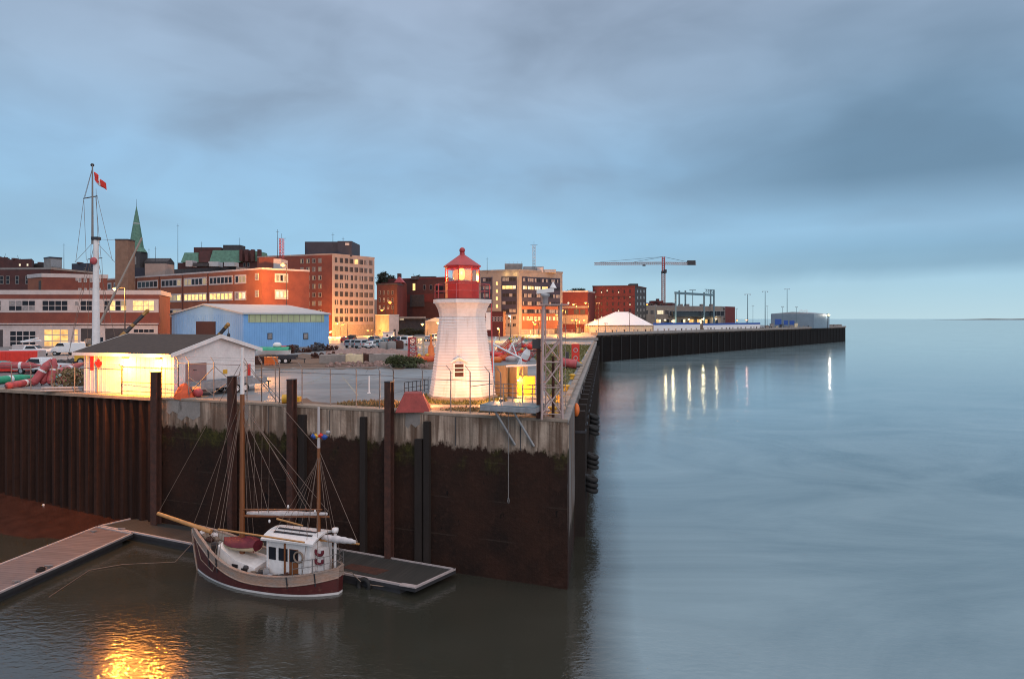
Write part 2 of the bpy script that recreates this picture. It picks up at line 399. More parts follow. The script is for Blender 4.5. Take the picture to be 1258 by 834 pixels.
# bare earth along the quay edge and a strip of dirt across the middle of the yard
mat('dirt', (.20, .125, .085), .95, .5, .8, bump=.5, fine=(4, .5))
pts = [south(335, -.9), south(688, -.9)]; f_ = [south(688 - 353 * i / 14, -2.6 - 1.2 * math.sin(i * 1.9) - (1.6 if 4 < i < 11 else 0)) for i in range(15)]
struct(MB().quad(*[(p.x, p.y, 10.004) for p in pts + f_]).build('earth_ground', 'dirt', loc=(0, 0, 0)))
f_ = [gp(300 + 240 * i / 20, 453 + 1.5 * math.sin(i * 2.1)) for i in range(21)] + [gp(540 - 240 * i / 20, 436 + 2 * math.sin(i * 1.7)) for i in range(21)]
struct(MB().quad(*[(p.x, p.y, 10.004) for p in f_]).build('earth_ground', 'dirt', loc=(0, 0, 0)))
# the hill the town climbs
def hillz(X, Y):
    t = min(1, max(0, (Y + .1 * abs(X) - 260) / 380)); t2 = min(1, max(0, (15 - X) / 90)); return 10 + 24 * t * t * (3 - 2 * t) * t2 * t2 * (3 - 2 * t2)
hm = MB(); nx, ny = 40, 24; vs = []
for j in range(ny + 1):
    for i in range(nx + 1):
        X = -900 + 915 * i / nx; Y = 262 + 700 * j / ny; vs.append((X, Y, hillz(X, Y) + (.02 if hillz(X, Y) > 10.01 else -.3)))
hm.add(vs, [(j * (nx + 1) + i, j * (nx + 1) + i + 1, (j + 1) * (nx + 1) + i + 1, (j + 1) * (nx + 1) + i) for j in range(ny) for i in range(nx)], True)
struct(hm.build('hillside', 'earth', loc=(0, 0, 0)))
# far shore on the horizon
fs = MB(); pr = [(1165, 0), (1185, 6), (1215, 14), (1240, 11), (1280, 18), (1330, 9), (1380, 0)]
top = [at(p, CY, 9000) for p, _ in pr]
for (a, (p, ha)), (c, (q, hb)) in zip(zip(top, pr), zip(top[1:], pr[1:])):
    fs.quad((a.x, a.y, -2), (c.x, c.y, -2), (c.x, c.y, 2 + hb), (a.x, a.y, 2 + ha)); fs.quad((a.x, a.y, 2 + ha), (c.x, c.y, 2 + hb), (c.x, c.y + 900, -2), (a.x, a.y + 900, -2))
struct(fs.build('far_hills', 'stone_grey', loc=(0, 0, 0)))
# mud bank left by the tide at the foot of the sheet piles
mm = MB(); cols_ = 40; rows_ = 8; vs = []
for i in range(cols_ + 1):
    px = -260 + 480 * i / cols_; amp = 1.5 * max(0, min(1, (215 - px) / 230))
    for j in range(rows_ + 1):
        o = -.3 + 6.5 * j / rows_; p = south(px, o); vs.append((p.x, p.y, amp * (1 - j / rows_) ** 1.3 - .12 + random.uniform(-.03, .03)))
mm.add(vs, [(i * (rows_ + 1) + j, i * (rows_ + 1) + j + 1, (i + 1) * (rows_ + 1) + j + 1, (i + 1) * (rows_ + 1) + j) for i in range(cols_) for j in range(rows_)], True)
mat('mud', (.060, .024, .016), .25, .4, 1.0, bump=.4); struct(mm.build('mud', 'mud', loc=(0, 0, 0)))

# tide-stained quay wall
def wall_mat(name, top, tide, streak=1.0, green=1.0, wk=1.0):
    m = bpy.data.materials.new(name); m.use_nodes = True; g = NT(m.node_tree); b = m.node_tree.nodes['Principled BSDF']; M[name] = m
    pos = g.n('ShaderNodeNewGeometry').outputs['Position']; zz = g.n('ShaderNodeSeparateXYZ', i_0=pos).outputs[2]
    vst = g.noise(g.mapping(pos, (2.6, 2.6, .10)), 1.0, 5, .65); vs2 = g.noise(g.mapping(pos, (.45, .45, .35)), 1.0, 5, .6); fn = g.noise(pos, 3.5, 6, .65)
    dry = g.mix(g.ramp(vst, [(.40, 0.0), (.50, .55), (.60, 1.0)]), top, tuple(k * .34 for k in top)); dry = g.mix(g.ramp(vs2, [(.44, 0.0), (.66, .85)]), dry, (.17, .11, .08))
    runs = g.noise(g.mapping(pos, (1.1, 1.1, .05), (7, 3, 0)), 1.0, 4, .7); dry = g.mix(g.ramp(runs, [(.50, 0.0), (.60, .85)]), dry, (.11, .065, .045))
    wet = g.mix(g.ramp(vs2, [(.35, 0.0), (.65, 1.0)]), tuple(k * wk for k in (.036, .0165, .0115)), tuple(k * wk for k in (.018, .0105, .0085))); wet = g.mix(g.ramp(fn, [(.52, 0.0), (.75, .55)]), wet, tuple(k * wk for k in (.056, .028, .020)))
    grn = g.mix(g.ramp(fn, [(.4, .2), (.65, 1.0)]), (.020, .018, .008), (.075, .07, .015))
    line = g.math('ADD', g.math('ADD', zz, g.math('MULTIPLY', g.math('SUBTRACT', vst, .5), 1.7 * streak)), g.math('MULTIPLY', g.math('SUBTRACT', fn, .5), .9))
    f = g.math('MULTIPLY', g.math('SUBTRACT', line, tide - .12), 3.2, clamp=True)
    f2 = g.math('MULTIPLY', g.ramp(g.math('MULTIPLY', g.math('SUBTRACT', line, tide - 1.6), .5), [(0.0, 0.0), (.45, .85), (.75, .9), (1.0, .2)]), green)
    f2 = g.math('MULTIPLY', f2, g.ramp(vs2, [(.48, .0), (.62, .8)]))
    lift = g.ramp(g.math('FRACT', g.math('MULTIPLY_ADD', fn, .05, g.math('MULTIPLY', zz, .42))), [(0.0, .45), (.02, .3), (.04, 0.0)]); wet = g.mix(g.math('MULTIPLY', lift, g.ramp(vs2, [(.45, 0.0), (.55, .9)])), wet, tuple(k * wk for k in (.075, .055, .045)))
    holes = g.ramp(g.noise(g.mapping(pos, (1.3, 1.3, .7), (3, 9, 1)), 1.0, 3, .7), [(.66, 0.0), (.70, .85)]); wet = g.mix(holes, wet, (.006, .005, .005))
    cc = g.mix(f2, wet, grn); cc = g.mix(f, cc, dry); g.set(b.inputs['Base Color'], cc)
    g.set(b.inputs['Roughness'], g.math('MULTIPLY_ADD', f, .25, .7)); b.inputs['Specular IOR Level'].default_value = .15
    bn = g.n('ShaderNodeBump', i_Strength=.45, i_Distance=.12, i_Height=g.math('ADD', g.math('MULTIPLY', vst, .6), fn)); g.set(b.inputs['Normal'], bn.outputs[0])
wall_mat('quay_concrete', (.50, .38, .30), 7.95)
wall_mat('quay_side', (.30, .29, .29), 2.6, 2.6, .5)
wall_mat('far_concrete', (.12, .11, .11), 9.4, 1.2, .2, .22)
J = south(187)                                         # where concrete meets sheet piling
def slab(a, bq, th, z0, z1, n_, ends=(None, None)):
    """upright slab from a to b, face on the a-b line, thickness to -n_; ends can be mitred"""
    a2, b2 = ends; a2 = a2 or a - n_ * th; b2 = b2 or bq - n_ * th
    return [(a.x, a.y), (bq.x, bq.y), (b2.x, b2.y), (a2.x, a2.y)], z0, z1
t = thing('quay_wall', 'tall concrete quay wall, pale streaked top above dark tide stain, behind the moored boat', 'quay wall', (J.x, J.y, 0))
P, z0, z1 = slab(J, Cn, .9, -3, 9.86, nS, (None, ci)); m_ = MB()
# poured in boards: a faceted face so the light catches it
m_.prism(P, z0, z1); m_.build('face', 'quay_concrete', t)
m_ = MB(); a = J + nS * .05; bq = Cn + nS * .05 + nE * .05; m_.prism([(a.x, a.y), (bq.x, bq.y), (ci.x, ci.y), ((J - nS * .9).x, (J - nS * .9).y)], 9.863, 10.05); m_.build('coping', 'concrete_warm', t, bevel=.03)
for k, px in enumerate((330, 405, 560, 640)):
    p = south(px, .03); MB().obox(p - dS * .03 + nS * 0, dS * .06, nS * .02, (0, 0, 0)) if 0 else None
    q = south(px, -.02, 8.0); m_ = MB().obox(q, dS * .06, nS * .03, (0, 0, 1.8)); m_.build('joint', 'slate', t)
for px, zz, w_, h_ in ((214, 8.9, 1.5, .9), (232, 8.5, 2.2, 1.3), (507, 9.0, 1.1, 1.1), (300, 8.6, .8, 1.4)):
    m_ = MB(); q = south(px, -.03, zz); prof = [(-.5 * w_, .1), (-.42 * w_, h_), (.1 * w_, h_ + .12), (.5 * w_, h_), (.5 * w_, .25 * h_), (.2 * w_, 0), (-.1 * w_, .2 * h_), (-.3 * w_, -.1)]
    fr = [q - dS * u_ + Vector((0, 0, v_)) for u_, v_ in prof]; n_ = len(fr); bk = [p + nS * .05 for p in fr]
    m_.add(fr + bk, [tuple(range(n_, 2 * n_)), tuple(range(n_))[::-1]] + [(i, n_ + i, n_ + (i + 1) % n_, (i + 1) % n_) for i in range(n_)]); m_.build('patch', 'concrete', t)
t2 = thing('quay_wall', 'long concrete quay wall with tyres and timbers facing the open river', 'quay wall', (E1.x, E1.y, 0))
eb = E1; e2 = E1 - nE * .9; m_ = MB().prism([(Cn.x + .002, Cn.y), (eb.x, eb.y), (e2.x, e2.y), (ci.x, ci.y)], -3, 9.80); m_.build('face', 'quay_side', t2)
a = Cn + nS * .09 + nE * .09; bq = E1 + nE * .09; m_ = MB().prism([(a.x, a.y), (bq.x, bq.y), (e2.x, e2.y), (ci.x, ci.y)], 9.803, 10.045); m_.build('coping', 'concrete', t2, bevel=.04)
cb = MB(); nz = 22; vs = []   # worn corner of the wall, chipped along its edge
for k in range(nz + 1):
    z_ = -2 + 11.7 * k / nz; j = lambda: random.uniform(-.05, .07); o = Cn + nS * .03 + nE * .03
    vs += [Vector((p.x, p.y, z_)) for p in (o + dS * 1.1, o + dS * (.25 + j()) + nS * (.02 + j() * .5), o + (nS + nE) * (.01 + j() * .6) + dS * (.05 + j()), o + dE * (.30 + j()) + nE * (.02 + j() * .5), o + dE * 1.2)]
cb.add(vs, [(k * 5 + i, (k + 1) * 5 + i, (k + 1) * 5 + i + 1, k * 5 + i + 1) for k in range(nz) for i in range(4)]); cb.build('worn_corner', 'quay_concrete', t)
# raised kerb blocks along the river edge
for i in range(30):
    s0 = 2.2 + i * 4.2; q = east(s0, -.75, 10.06); m_ = MB().obox(q, dE * 3.4, nE * .45, (0, 0, .28)); m_.build('kerb_block', 'concrete_warm', t2, bevel=.03)
# return wall from E1 to the far wharf (behind the sight line)
m_ = MB(); q1 = E1 - dE * .0; m_.prism([(E1.x, E1.y + .003), (W1.x, W1.y), (W1.x - .9, W1.y + .2), (E1.x - .9, E1.y + .2)], -3, 9.9); m_.build('return_face', 'far_concrete', t2)
t3 = thing('wharf', 'long dark wharf running out into the river below the gantry and shed', 'wharf', (W1.x, W1.y, 0))
W3 = Vector((250, 500, 0)); W4 = Vector((210, 760, 0))
m_ = MB().prism([(W1.x, W1.y), (W2.x, W2.y), ((W2 - nW * .9).x, (W2 - nW * .9).y), (wi.x, wi.y)], -3, 9.9); m_.build('face', 'far_concrete', t3)
m_ = MB().prism([(W2.x + .01, W2.y), (W3.x, W3.y), (W3.x - 1, W3.y), (W2.x - 1, W2.y + .9)], -3, 9.9); m_.prism([(W3.x, W3.y + .01), (W4.x, W4.y), (W4.x - 1, W4.y), (W3.x - 1, W3.y + .01)], -3, 9.9); m_.build('end_face', 'far_concrete', t3)
a, bq = W1 + nW * .5, W2 + nW * .5; m_ = MB()
m_.prism([(a.x, a.y), (bq.x, bq.y), ((bq - nW * 3).x, (bq - nW * 3).y), ((a - nW * 3).x, (a - nW * 3).y)], 9.905, 10.9)
m_.build('edge_beam', 'concrete', t3)
for i in range(46):
    q = W1 + dW * (3 + i * 6.4) + nW * .02; q.z = -2; m_ = MB().obox(q, dW * .7, nW * .14, (0, 0, 11.6)); m_.build('fender', 'tarred_timber', t3)
# little uprights and bollards on the far edge
for i in range(60):
    q = W1 + dW * (1 + i * 4.9 + random.uniform(-1, 1)) - nW * random.uniform(.2, 1.5); q.z = 10.905
    m_ = MB().lathe([(.28, 0), (.22, .5), (.38, .62), (.38, .8), (0, .86)], q, 8); m_.build('bollard', random.choice(['concrete', 'steel_grey', 'slate']), t3)

# sheet piling, a zigzag of steel
t = thing('sheet_pile_wall', 'rusty corrugated steel sheet pile wall beside the concrete quay', 'quay wall', (S0.x, S0.y, 0))
xs = []; per = .95; s = 0.0; line = []
Jd = (J - Cn).dot(dS)
while s < 110:
    for fr, o in ((0, 0.0), (.30, 0.0), (.42, -.30), (.88, -.30)): line.append((Jd + s + fr * per, o + .12))
    s += per
m_ = MB(); top = [Cn + dS * a_ + nS * o_ for a_, o_ in line]
for p, q in zip(top, top[1:]): m_.quad((q.x, q.y, -2), (p.x, p.y, -2), (p.x, p.y, 9.75), (q.x, q.y, 9.75))
def rustmat():
    m = bpy.data.materials.new('sheet_pile'); m.use_nodes = True; g = NT(m.node_tree); b = m.node_tree.nodes['Principled BSDF']; M['sheet_pile'] = m
    pos = g.n('ShaderNodeNewGeometry').outputs['Position']; a_ = g.noise(g.mapping(pos, (1.1, 1.1, .05)), 1.0, 5, .7); c_ = g.noise(pos, 1.8, 6, .65)
    cc = g.mix(g.ramp(a_, [(.34, 0.0), (.66, 1.0)]), (.015, .009, .008), (.050, .023, .016)); cc = g.mix(g.ramp(c_, [(.5, 0.0), (.72, .6)]), cc, (.018, .011, .010)); g.set(b.inputs['Base Color'], cc); b.inputs['Roughness'].default_value = .85; b.inputs['Specular IOR Level'].default_value = .15
    bn = g.n('ShaderNodeBump', i_Strength=.4, i_Distance=.08, i_Height=c_); g.set(b.inputs['Normal'], bn.outputs[0])
rustmat(); m_.build('piling', 'sheet_pile', t)
a, bq = J + dS * .02 + nS * .16, Cn + dS * 130 + nS * .16; a2, b2 = a - nS * 1.06, bq - nS * 1.06
m_ = MB().prism([(a.x, a.y), (bq.x, bq.y), (b2.x, b2.y), (a2.x, a2.y)], 9.753, 10.03); m_.build('cap_beam', 'concrete_warm', t, bevel=.03)

# fender piles standing proud of the concrete
def fender(px, ztop, w_=.62, label='', m='rust'):
    p = south(px, .14); q = p - dS * w_ / 2; q.z = -2; m_ = MB()
    m_.obox(q, dS * w_, nS * .10, (0, 0, ztop + 2)); m_.obox(q + nS * .10 + dS * (w_ / 2 - .06), dS * .12, nS * .30, (0, 0, ztop + 2 - .01)); m_.obox(q + nS * .40, dS * w_, nS * .10, (0, 0, ztop + 2))
    t = thing('fender_pile', label, 'fender pile', (p.x, p.y, -2), 'steel fender piles on the quay wall'); m_.build('beam', m, t)
    m_ = MB().obox(Vector((q.x, q.y, ztop + .002)) - nS * .02, dS * w_, nS * .54, (0, 0, .05)); m_.build('cap_plate', 'dark_steel', t)
fender(197, 11.95, .56, 'rusty steel fender pile where the sheet piling meets the concrete')
fender(290, 11.85, .40, 'rusty steel fender pile just behind the boat\'s main mast')
fender(363, 11.8, .48, 'rusty steel fender pile between the two boat masts')
fender(482, 11.9, .44, 'rusty steel fender pile beside the red concrete block')
for px, zt, w_, lab in ((373, 9.4, .55, 'dark timber rubbing strip next to a steel pile between the boat masts'), (448, 9.5, .42, 'narrow dark timber rubbing strip right of the boat\'s mizzen mast'), (526, 9.45, .40, 'dark timber rubbing strip below the red concrete block'), (516, 8.3, .5, 'short dark timber rubbing strip ending below the pale wall patch')):
    p = south(px, -.02, -2) - dS * w_ / 2; m_ = MB().obox(p, dS * w_, nS * .3, (0, 0, zt + 2)); tag(m_.build('rubbing_strip', 'timber_dark'), lab, 'rubbing strip')
# timber fenders on the river face, tyres hung on them
fp = None
for i in range(33):
    s0 = 9.5 + i * 3.6
    if fp is None:
        q = east(s0, .0, -2); fp = thing('timber_fender', 'black timber fender pile on the river face of the quay', 'fender pile', q, 'timber fender piles on the river face')
        MB().obox(q, dE * .6, nE * .75, (0, 0, 11.2)).build('timber', 'timber_dark', fp)
        MB().obox(q + Vector((0, 0, 9.6)) - dE * .06, dE * .72, nE * .82, (0, 0, .18)).build('strap', 'dark_steel', fp)
    else: copy_tree(fp, loc=east(s0, .0, -2))
lab = ['uppermost pair of tyres hung on the river face of the quay', 'second stack of black tyres hung low on the river face', 'third stack of black tyres hung on the river face', 'lowest stack of black tyres hung nearest the quay corner']
for (px, py, s0, n_), la in zip(((731, 517, 25, 3), (731, 531, 23.2, 2), (727, 566, 17, 3), (723, 594, 12.6, 3)), lab):
    q = east(s0, 1.1); D = q.y; zc = Z(py, D); t = thing('tyre_stack', la, 'tyres', (q.x, q.y, zc), 'tyre fenders on the river face')
    for k in range(n_):
        MB().torus((q.x, q.y, zc + .42 - .42 * k), (nE.x * .3, nE.y * .3, 1), .42, .19).build('tyre', 'rubber', t)
    MB().tube((q.x - .4, q.y, zc + .4), east(s0, .1, 9.8), .03, n=5).build('chain', 'dark_steel', t)

# kerbs round the yard and worn painted lines
for x0, y0, x1, y1 in ((300, 455, 400, 453.5), (400, 453.5, 486, 451.5), (412, 431.5, 500, 431)):
    a, c = gp(x0, y0), gp(x1, y1); u_ = (c - a).normalized(); v_ = Vector((-u_.y, u_.x, 0)); struct(MB().obox(a, c - a, v_ * .3, (0, 0, .14)).build('kerb', 'concrete', loc=(0, 0, 0), bevel=.02))
mat('line_paint', (.42, .38, .30), .8, .6, 2.0)
for x0, y0, x1, y1 in ((330, 471, 470, 465), (345, 482, 400, 463), (420, 462, 440, 486)):
    a, c = gp(x0, y0), gp(x1, y1); u_ = (c - a).normalized(); v_ = Vector((-u_.y, u_.x, 0)) * .06; struct(MB().quad(*[(p.x, p.y, 10.005) for p in (a - v_, c - v_, c + v_, a + v_)]).build('road_marking', 'line_paint', loc=(0, 0, 0)))
# grass by the lighthouse and along the river edge
def blades(name, m, poly, n, h0, h1, zz=10.0):
    xs = [p[0] for p in poly]; ys = [p[1] for p in poly]; mb = MB(); k = 0
    def inside(x, y):
        c = False
        for i in range(len(poly)):
            (x1, y1), (x2, y2) = poly[i][:2], poly[i - 1][:2]
            if (y1 > y) != (y2 > y) and x < (x2 - x1) * (y - y1) / (y2 - y1) + x1: c = not c
        return c
    while k < n:
        x, y = random.uniform(min(xs), max(xs)), random.uniform(min(ys), max(ys))
        if not inside(x, y): continue
        k += 1; a_ = random.uniform(0, 6.28); w_ = random.uniform(.03, .09); h_ = random.uniform(h0, h1); dx, dy = math.cos(a_) * w_, math.sin(a_) * w_; lx, ly = random.uniform(-.12, .12), random.uniform(-.12, .12)
        mb.add([(x - dx, y - dy, zz), (x + dx, y + dy, zz), (x + lx, y + ly, zz + h_)], [(0, 1, 2)])
    mb.add([(p[0], p[1], zz + .012) for p in poly], [tuple(range(len(poly)))])
    return stuff(mb.build(name, m, loc=(0, 0, 0)))
LH = Vector((-3.8, 49.7, 10)); 
g1 = [gp(500, 494), gp(515, 487), gp(525, 484), gp(560, 481), gp(612, 481), gp(624, 492), gp(612, 497.5), gp(560, 497.5)]
blades('grass', 'grass', [(p.x, p.y) for p in g1], 2600, .06, .25)
e_ = [east(6, -1.2), east(30, -1.2), east(110, -1.1), east(112, -14), east(70, -10), east(34, -4.5), east(12, -2.3)]
blades('grass', 'grass', [(p.x, p.y) for p in e_], 5200, .05, .4)
g2 = [south(400, -1.2), south(475, -1.2), south(470, -3.0), south(440, -4.2), south(405, -2.5)]
blades('dry_grass', 'dry_grass', [(p.x, p.y) for p in g2], 1500, .05, .3)
g3 = [south(530, -1.0), south(590, -1.0), south(640, -1.0), gp(640, 500), gp(560, 501)]
blades('dry_grass', 'dry_grass', [(p.x, p.y) for p in g3], 1300, .03, .2)
p_ = [gp(530, 500.5), gp(645, 500.5), gp(645, 497.8), gp(530, 497.8)]
struct(MB().quad(*[(p.x, p.y, 10.02) for p in p_]).build('path', 'concrete_warm', loc=(0, 0, 0)))
mat('office_concrete', (.27, .24, .22), .8, .2, .4, fine=(4, .2))
# ------------------------------------------------------------------ buildings
class Bld:
    """a block with two faces towards the camera: L-N (left) and N-R (right); base corners in metres"""
    def __init__(s, name, label, cat, L, N, R_, z0, z1, wl, wr=None, group=None, roof='slate'):
        s.L, s.N, s.R = [Vector((p[0], p[1], 0)) for p in (L, N, R_)]; s.B = s.L + s.R - s.N; s.z0, s.z1 = z0, z1
        c = (s.L + s.R) / 2; s.t = thing(name, label, cat, (c.x, c.y, z0), group); P = [s.L, s.N, s.R, s.B]
        m_ = MB(); lo = [Vector((p.x, p.y, z0)) for p in P]; hi = [Vector((p.x, p.y, z1)) for p in P]
        m_.use(wl).add(lo + hi, [(0, 1, 5, 4), (3, 0, 4, 7)]); m_.use(wr or wl).add(lo + hi, [(1, 2, 6, 5), (2, 3, 7, 6)]); m_.use(roof).add(hi, [(0, 1, 2, 3)]); m_.build('wall', None, s.t)
    def face(s, which):
        A, B_ = (s.L, s.N) if which == 'L' else (s.N, s.R); u = (B_ - A).normalized(); return A, B_, u, Vector((u.y, -u.x, 0))
    def rect(s, which, x0, y0, x1, y1):
        """pixel rectangle -> metres on that face (level edges, heights read at its middle)"""
        A, B_, u, n = s.face(which); a = onp(x0, y0, A, B_); b = onp(x1, y0, A, B_); mid = onp((x0 + x1) / 2, y0, A, B_); m2 = onp((x0 + x1) / 2, y1, A, B_)
        sa = (Vector((a.x, a.y, 0)) - A).dot(u); sb = (Vector((b.x, b.y, 0)) - A).dot(u); return sa, sb, m2.z, mid.z
    def win(s, which, x0, y0, x1, y1, cols=1, rows=1, glass='dark_glass', frame='panel_white', bar=.12, name='window', lits=None, depth=.09, zr=None):
        A, B_, u, n = s.face(which); sa, sb, za, zb = s.rect(which, x0, y0, x1, y1)
        if zr: za, zb = zr
        o = A + u * sa - n * .05; o.z = za; W, H = sb - sa, zb - za; m_ = MB(); m_.use(frame); dn = n * (.05 + depth)
        bw = min(bar, W / max(1, cols) * .40, H * .17)
        m_.obox(o, u * W, dn, (0, 0, bw)); m_.obox(o + Vector((0, 0, H - bw)), u * W, dn, (0, 0, bw))
        for k in range(cols + 1): m_.obox(o + u * ((W - bw) * k / cols) + Vector((0, 0, bw)), u * bw, dn * .995, (0, 0, H - 2 * bw))
        for k in range(1, rows): m_.obox(o + u * bw + Vector((0, 0, H * k / rows - bw / 2)), u * (W - 2 * bw), dn * .98, (0, 0, bw))
        for i in range(cols):
            for j in range(rows):
                gl = glass if lits is None else random.choice(lits); m_.use(gl)
                p = o + u * (W * i / cols) + Vector((0, 0, H * j / rows)) + n * (.038 + depth); e = .004
                m_.quad(p + u * e, p + u * (W / cols - e), p + u * (W / cols - e) + Vector((0, 0, H / rows - e)), p + u * e + Vector((0, 0, H / rows - e)))
        return m_.build(name, None, s.t)
    def band(s, which, x0, y0, x1, y1, m, d=.15, name='band', zr=None):
        A, B_, u, n = s.face(which); sa, sb, za, zb = s.rect(which, x0, y0, x1, y1)
        if zr: za, zb = zr
        o = A + u * sa - n * .05; o.z = za; m_ = MB().obox(o, u * (sb - sa), n * (d + .05), (0, 0, zb - za)); return m_.build(name, m, s.t)
    def parapet(s, m, h=.6, d=.2):
        P = [s.L, s.N, s.R, s.B]; c = (s.L + s.R) / 2; P2 = [p + (p - c).normalized() * d for p in P]; m_ = MB(); in_ = [p - (p - c).normalized() * .5 for p in P]
        for i in range(4):
            a, b_, c_, d_ = P2[i], P2[(i + 1) % 4], in_[(i + 1) % 4], in_[i]; m_.prism([(p.x, p.y) for p in (a, b_, c_, d_)], s.z1 - .02 * i - .01, s.z1 + h + .003 * i)
        m_.build('parapet', m, s.t)
    def roofbox(s, x0, y0, x1, y1, D, dep, m, name='roof_plant'):
        a, b = at(x0, y1, D), at(x1, y1, D); z1 = Z(y0, D); m_ = MB().obox((a.x, a.y, s.z1 - .02 if a.z < s.z1 + 2 else a.z), (b.x - a.x, 0, 0), (0, dep, 0), (0, 0, z1 - (s.z1 - .02 if a.z < s.z1 + 2 else a.z))); return m_.build(name, m, s.t)
D1 = lambda px, D: gx(px, D, 0)
LITS = ['dark_glass', 'dark_glass', 'blind_glass', 'win_lit', 'win_dim']

# two-storey brick block with white bands (far left)
b = Bld('depot_building', 'two storey brick depot with white window bands and garage doors behind the parked vans', 'building', D1(-190, 138), D1(196, 140), D1(209, 156), 10, Z(362, 140), 'brick')
b.parapet('panel_white', .95, .25)
A, B_, u, n = b.face('L'); dep = 140
b.band('L', -188, 368, 195, 384, 'panel_white', .10, zr=(Z(384, 140), Z(367.5, 140)))
b.band('L', -188, 396, 195, 398, 'panel_white', .5, 'ledge', zr=(Z(398.5, 140), Z(397, 140)))
b.band('L', -188, 399, 194, 426, 'panel_white', .10, zr=(10, Z(399.5, 140)))
for x0, x1, gl in ((-85, -55, LITS), (-40, 2, ['dark_glass']), (11, 44, ['dark_glass', 'dark_glass', 'blind_glass']), (52, 84, ['dark_glass']), (99, 114, ['dark_glass']), (128, 156, ['dark_glass', 'win_dim', 'win_lit']), (163, 190, ['win_lit'])):
    b.win('L', x0, 369, x1, 382, 4 if x1 - x0 > 20 else 2, 2, lits=gl, depth=.13)
b.win('L', 92, 370, 97, 376, 1, 1, 'blind_glass', depth=.13)
for x0, x1, y0, gl in ((-60, -20, 405, ['dark_glass']), (12, 45, 406, ['dark_glass', 'dark_glass', 'blind_glass']), (54, 85, 404, ['shop_lit', 'win_lit']), (91, 97, 404, ['shop_lit'])):
    b.win('L', x0, y0, x1, 426, max(1, int((x1 - x0) / 8)), 3, lits=gl, depth=.13, bar=.18)
for x0, x1, y0 in ((-4, 4, 405), (100, 116, 403.5), (130, 158, 403.5)): b.band('L', x0, y0, x1, 427, 'slate', .14, 'garage_door', zr=(10.02, Z(y0, 140)))
b.win('L', 164, 404, 190, 409, 4, 1, lits=['dark_glass', 'win_dim', 'win_dim', 'dark_glass'], depth=.13)
b = Bld('stair_block', 'low brick block with white coping rising behind the depot roof', 'building', D1(34, 163), D1(52, 158), D1(132, 163), 10, Z(341, 160), 'brick_orange', 'brick'); b.parapet('panel_white', .9, .2)
b.win('R', 93, 341, 96, 345, 1, 1, 'blind_glass')
for x0 in (96, 103, 110, 120): b.win('R', x0, 341, x0 + 4, 347, 1, 1, 'blind_glass'); b.win('R', x0, 354, x0 + 4, 359, 1, 1, 'blind_glass')
b.band('L', 48, 345, 50.5, 356, 'slate', .1, 'door')
b = Bld('old_brick_building', 'dark red brick building with round arched windows behind the depot', 'building', D1(-120, 185), D1(62, 182), D1(120, 200), 10, Z(331, 182), 'brick_dark'); b.parapet('stone_grey', .5, .2)
for x0 in (-30, -14, 0, 7.5, 19, 31.5):
    b.win('L', x0, 339, x0 + 4.5, 349, 1, 2, 'dark_glass', 'stone_grey')
for px0, px1, y0, D, m, la in ((-60, 12, 317, 330, 'brick_dark', 'dark brick house on the skyline with tree tops beside it'), (8, 42, 319, 300, 'brick_dark', 'dark brick row house with two lit windows on the skyline'), (40, 56, 324, 310, 'slate', 'low dark roof between the brick row house and the grey roof tank'), (88, 122, 324, 280, 'penthouse_dark', 'low dark flat roofed building behind the flag mast')):
    b = Bld('town_house', la, 'building', D1(px0, D), D1(px1 - 3, D - 4), D1(px1, D + 8), 10, Z(y0, D), m, group='houses on the skyline')
    for k in range(2): b.win('L', px0 + (px1 - px0) * (.45 + .28 * k), y0 + 5, px0 + (px1 - px0) * (.45 + .28 * k) + 2.4, y0 + 8, 1, 1, 'win_pale' if px0 == 8 else 'dark_glass', 'stone_grey')
    b.roofbox(px0 + 6, y0 - 2.0, px0 + 9, y0, D - 2, 3, 'brick_dark', 'chimney')
b = Bld('roof_tank_house', 'pale grey boxy plant house on the skyline left of the flag mast', 'building', D1(54, 262), D1(61, 258), D1(76, 262), 10, Z(317.5, 260), 'stone_grey', 'stone_grey'); b.parapet('penthouse_dark', .5, .2)
b.band('R', 62, 319, 75, 328, 'steel_grey', .1, 'cladding')
mat('stack_brown', (.24, .15, .11), .85, .3, .6)
# chimney stack, tilted boom beside it, church
st = thing('chimney_stack', 'square brown chimney stack rising beside the green church spire', 'chimney', D1(149, 215))
p0, p1 = D1(141.5, 215), D1(157, 215); st['_o'] = tuple(D1(149, 215))
MB().obox((p0.x, p0.y, 10), (p1.x - p0.x, 0, 0), (0, 4, 0), (0, 0, Z(295.5, 215) - 10)).build('stack', 'stone_grey', st).data.materials[0] = M['stack_brown']
MB().obox((p0.x - .1, p0.y - .1, Z(295.5, 215) + .003), (p1.x - p0.x + .2, 0, 0), (0, 4.2, 0), (0, 0, .5)).build('cap', 'slate', st)
c0 = D1(162.5, 420); ch = thing('church', 'dark stone church tower with tapering green copper spire', 'church', (c0.x, c0.y, 20))
r0 = 9.0 * 420 / F / 2 * 2 / 1.0
MB().obox((c0.x - 4.7, c0.y, 20), (9.4, 0, 0), (0, 9.4, 0), (0, 0, Z(309, 420) - 20)).build('tower', 'slate', ch)
zt = Z(309, 420); MB().lathe([(6.3, 0), (4.3, 3.0), (2.7, 14.0), (1.3, 23.0), (.12, Z(252, 420) - zt)], (c0.x, c0.y + 4.7, zt), 8, R(22.5), smooth=False).build('spire', 'copper_green', ch)
MB().lathe([(2.1, 18.3), (2.02, 18.9)], (c0.x, c0.y + 4.7, zt), 8, R(22.5), smooth=False).build('spire_band', 'pale_roof', ch)
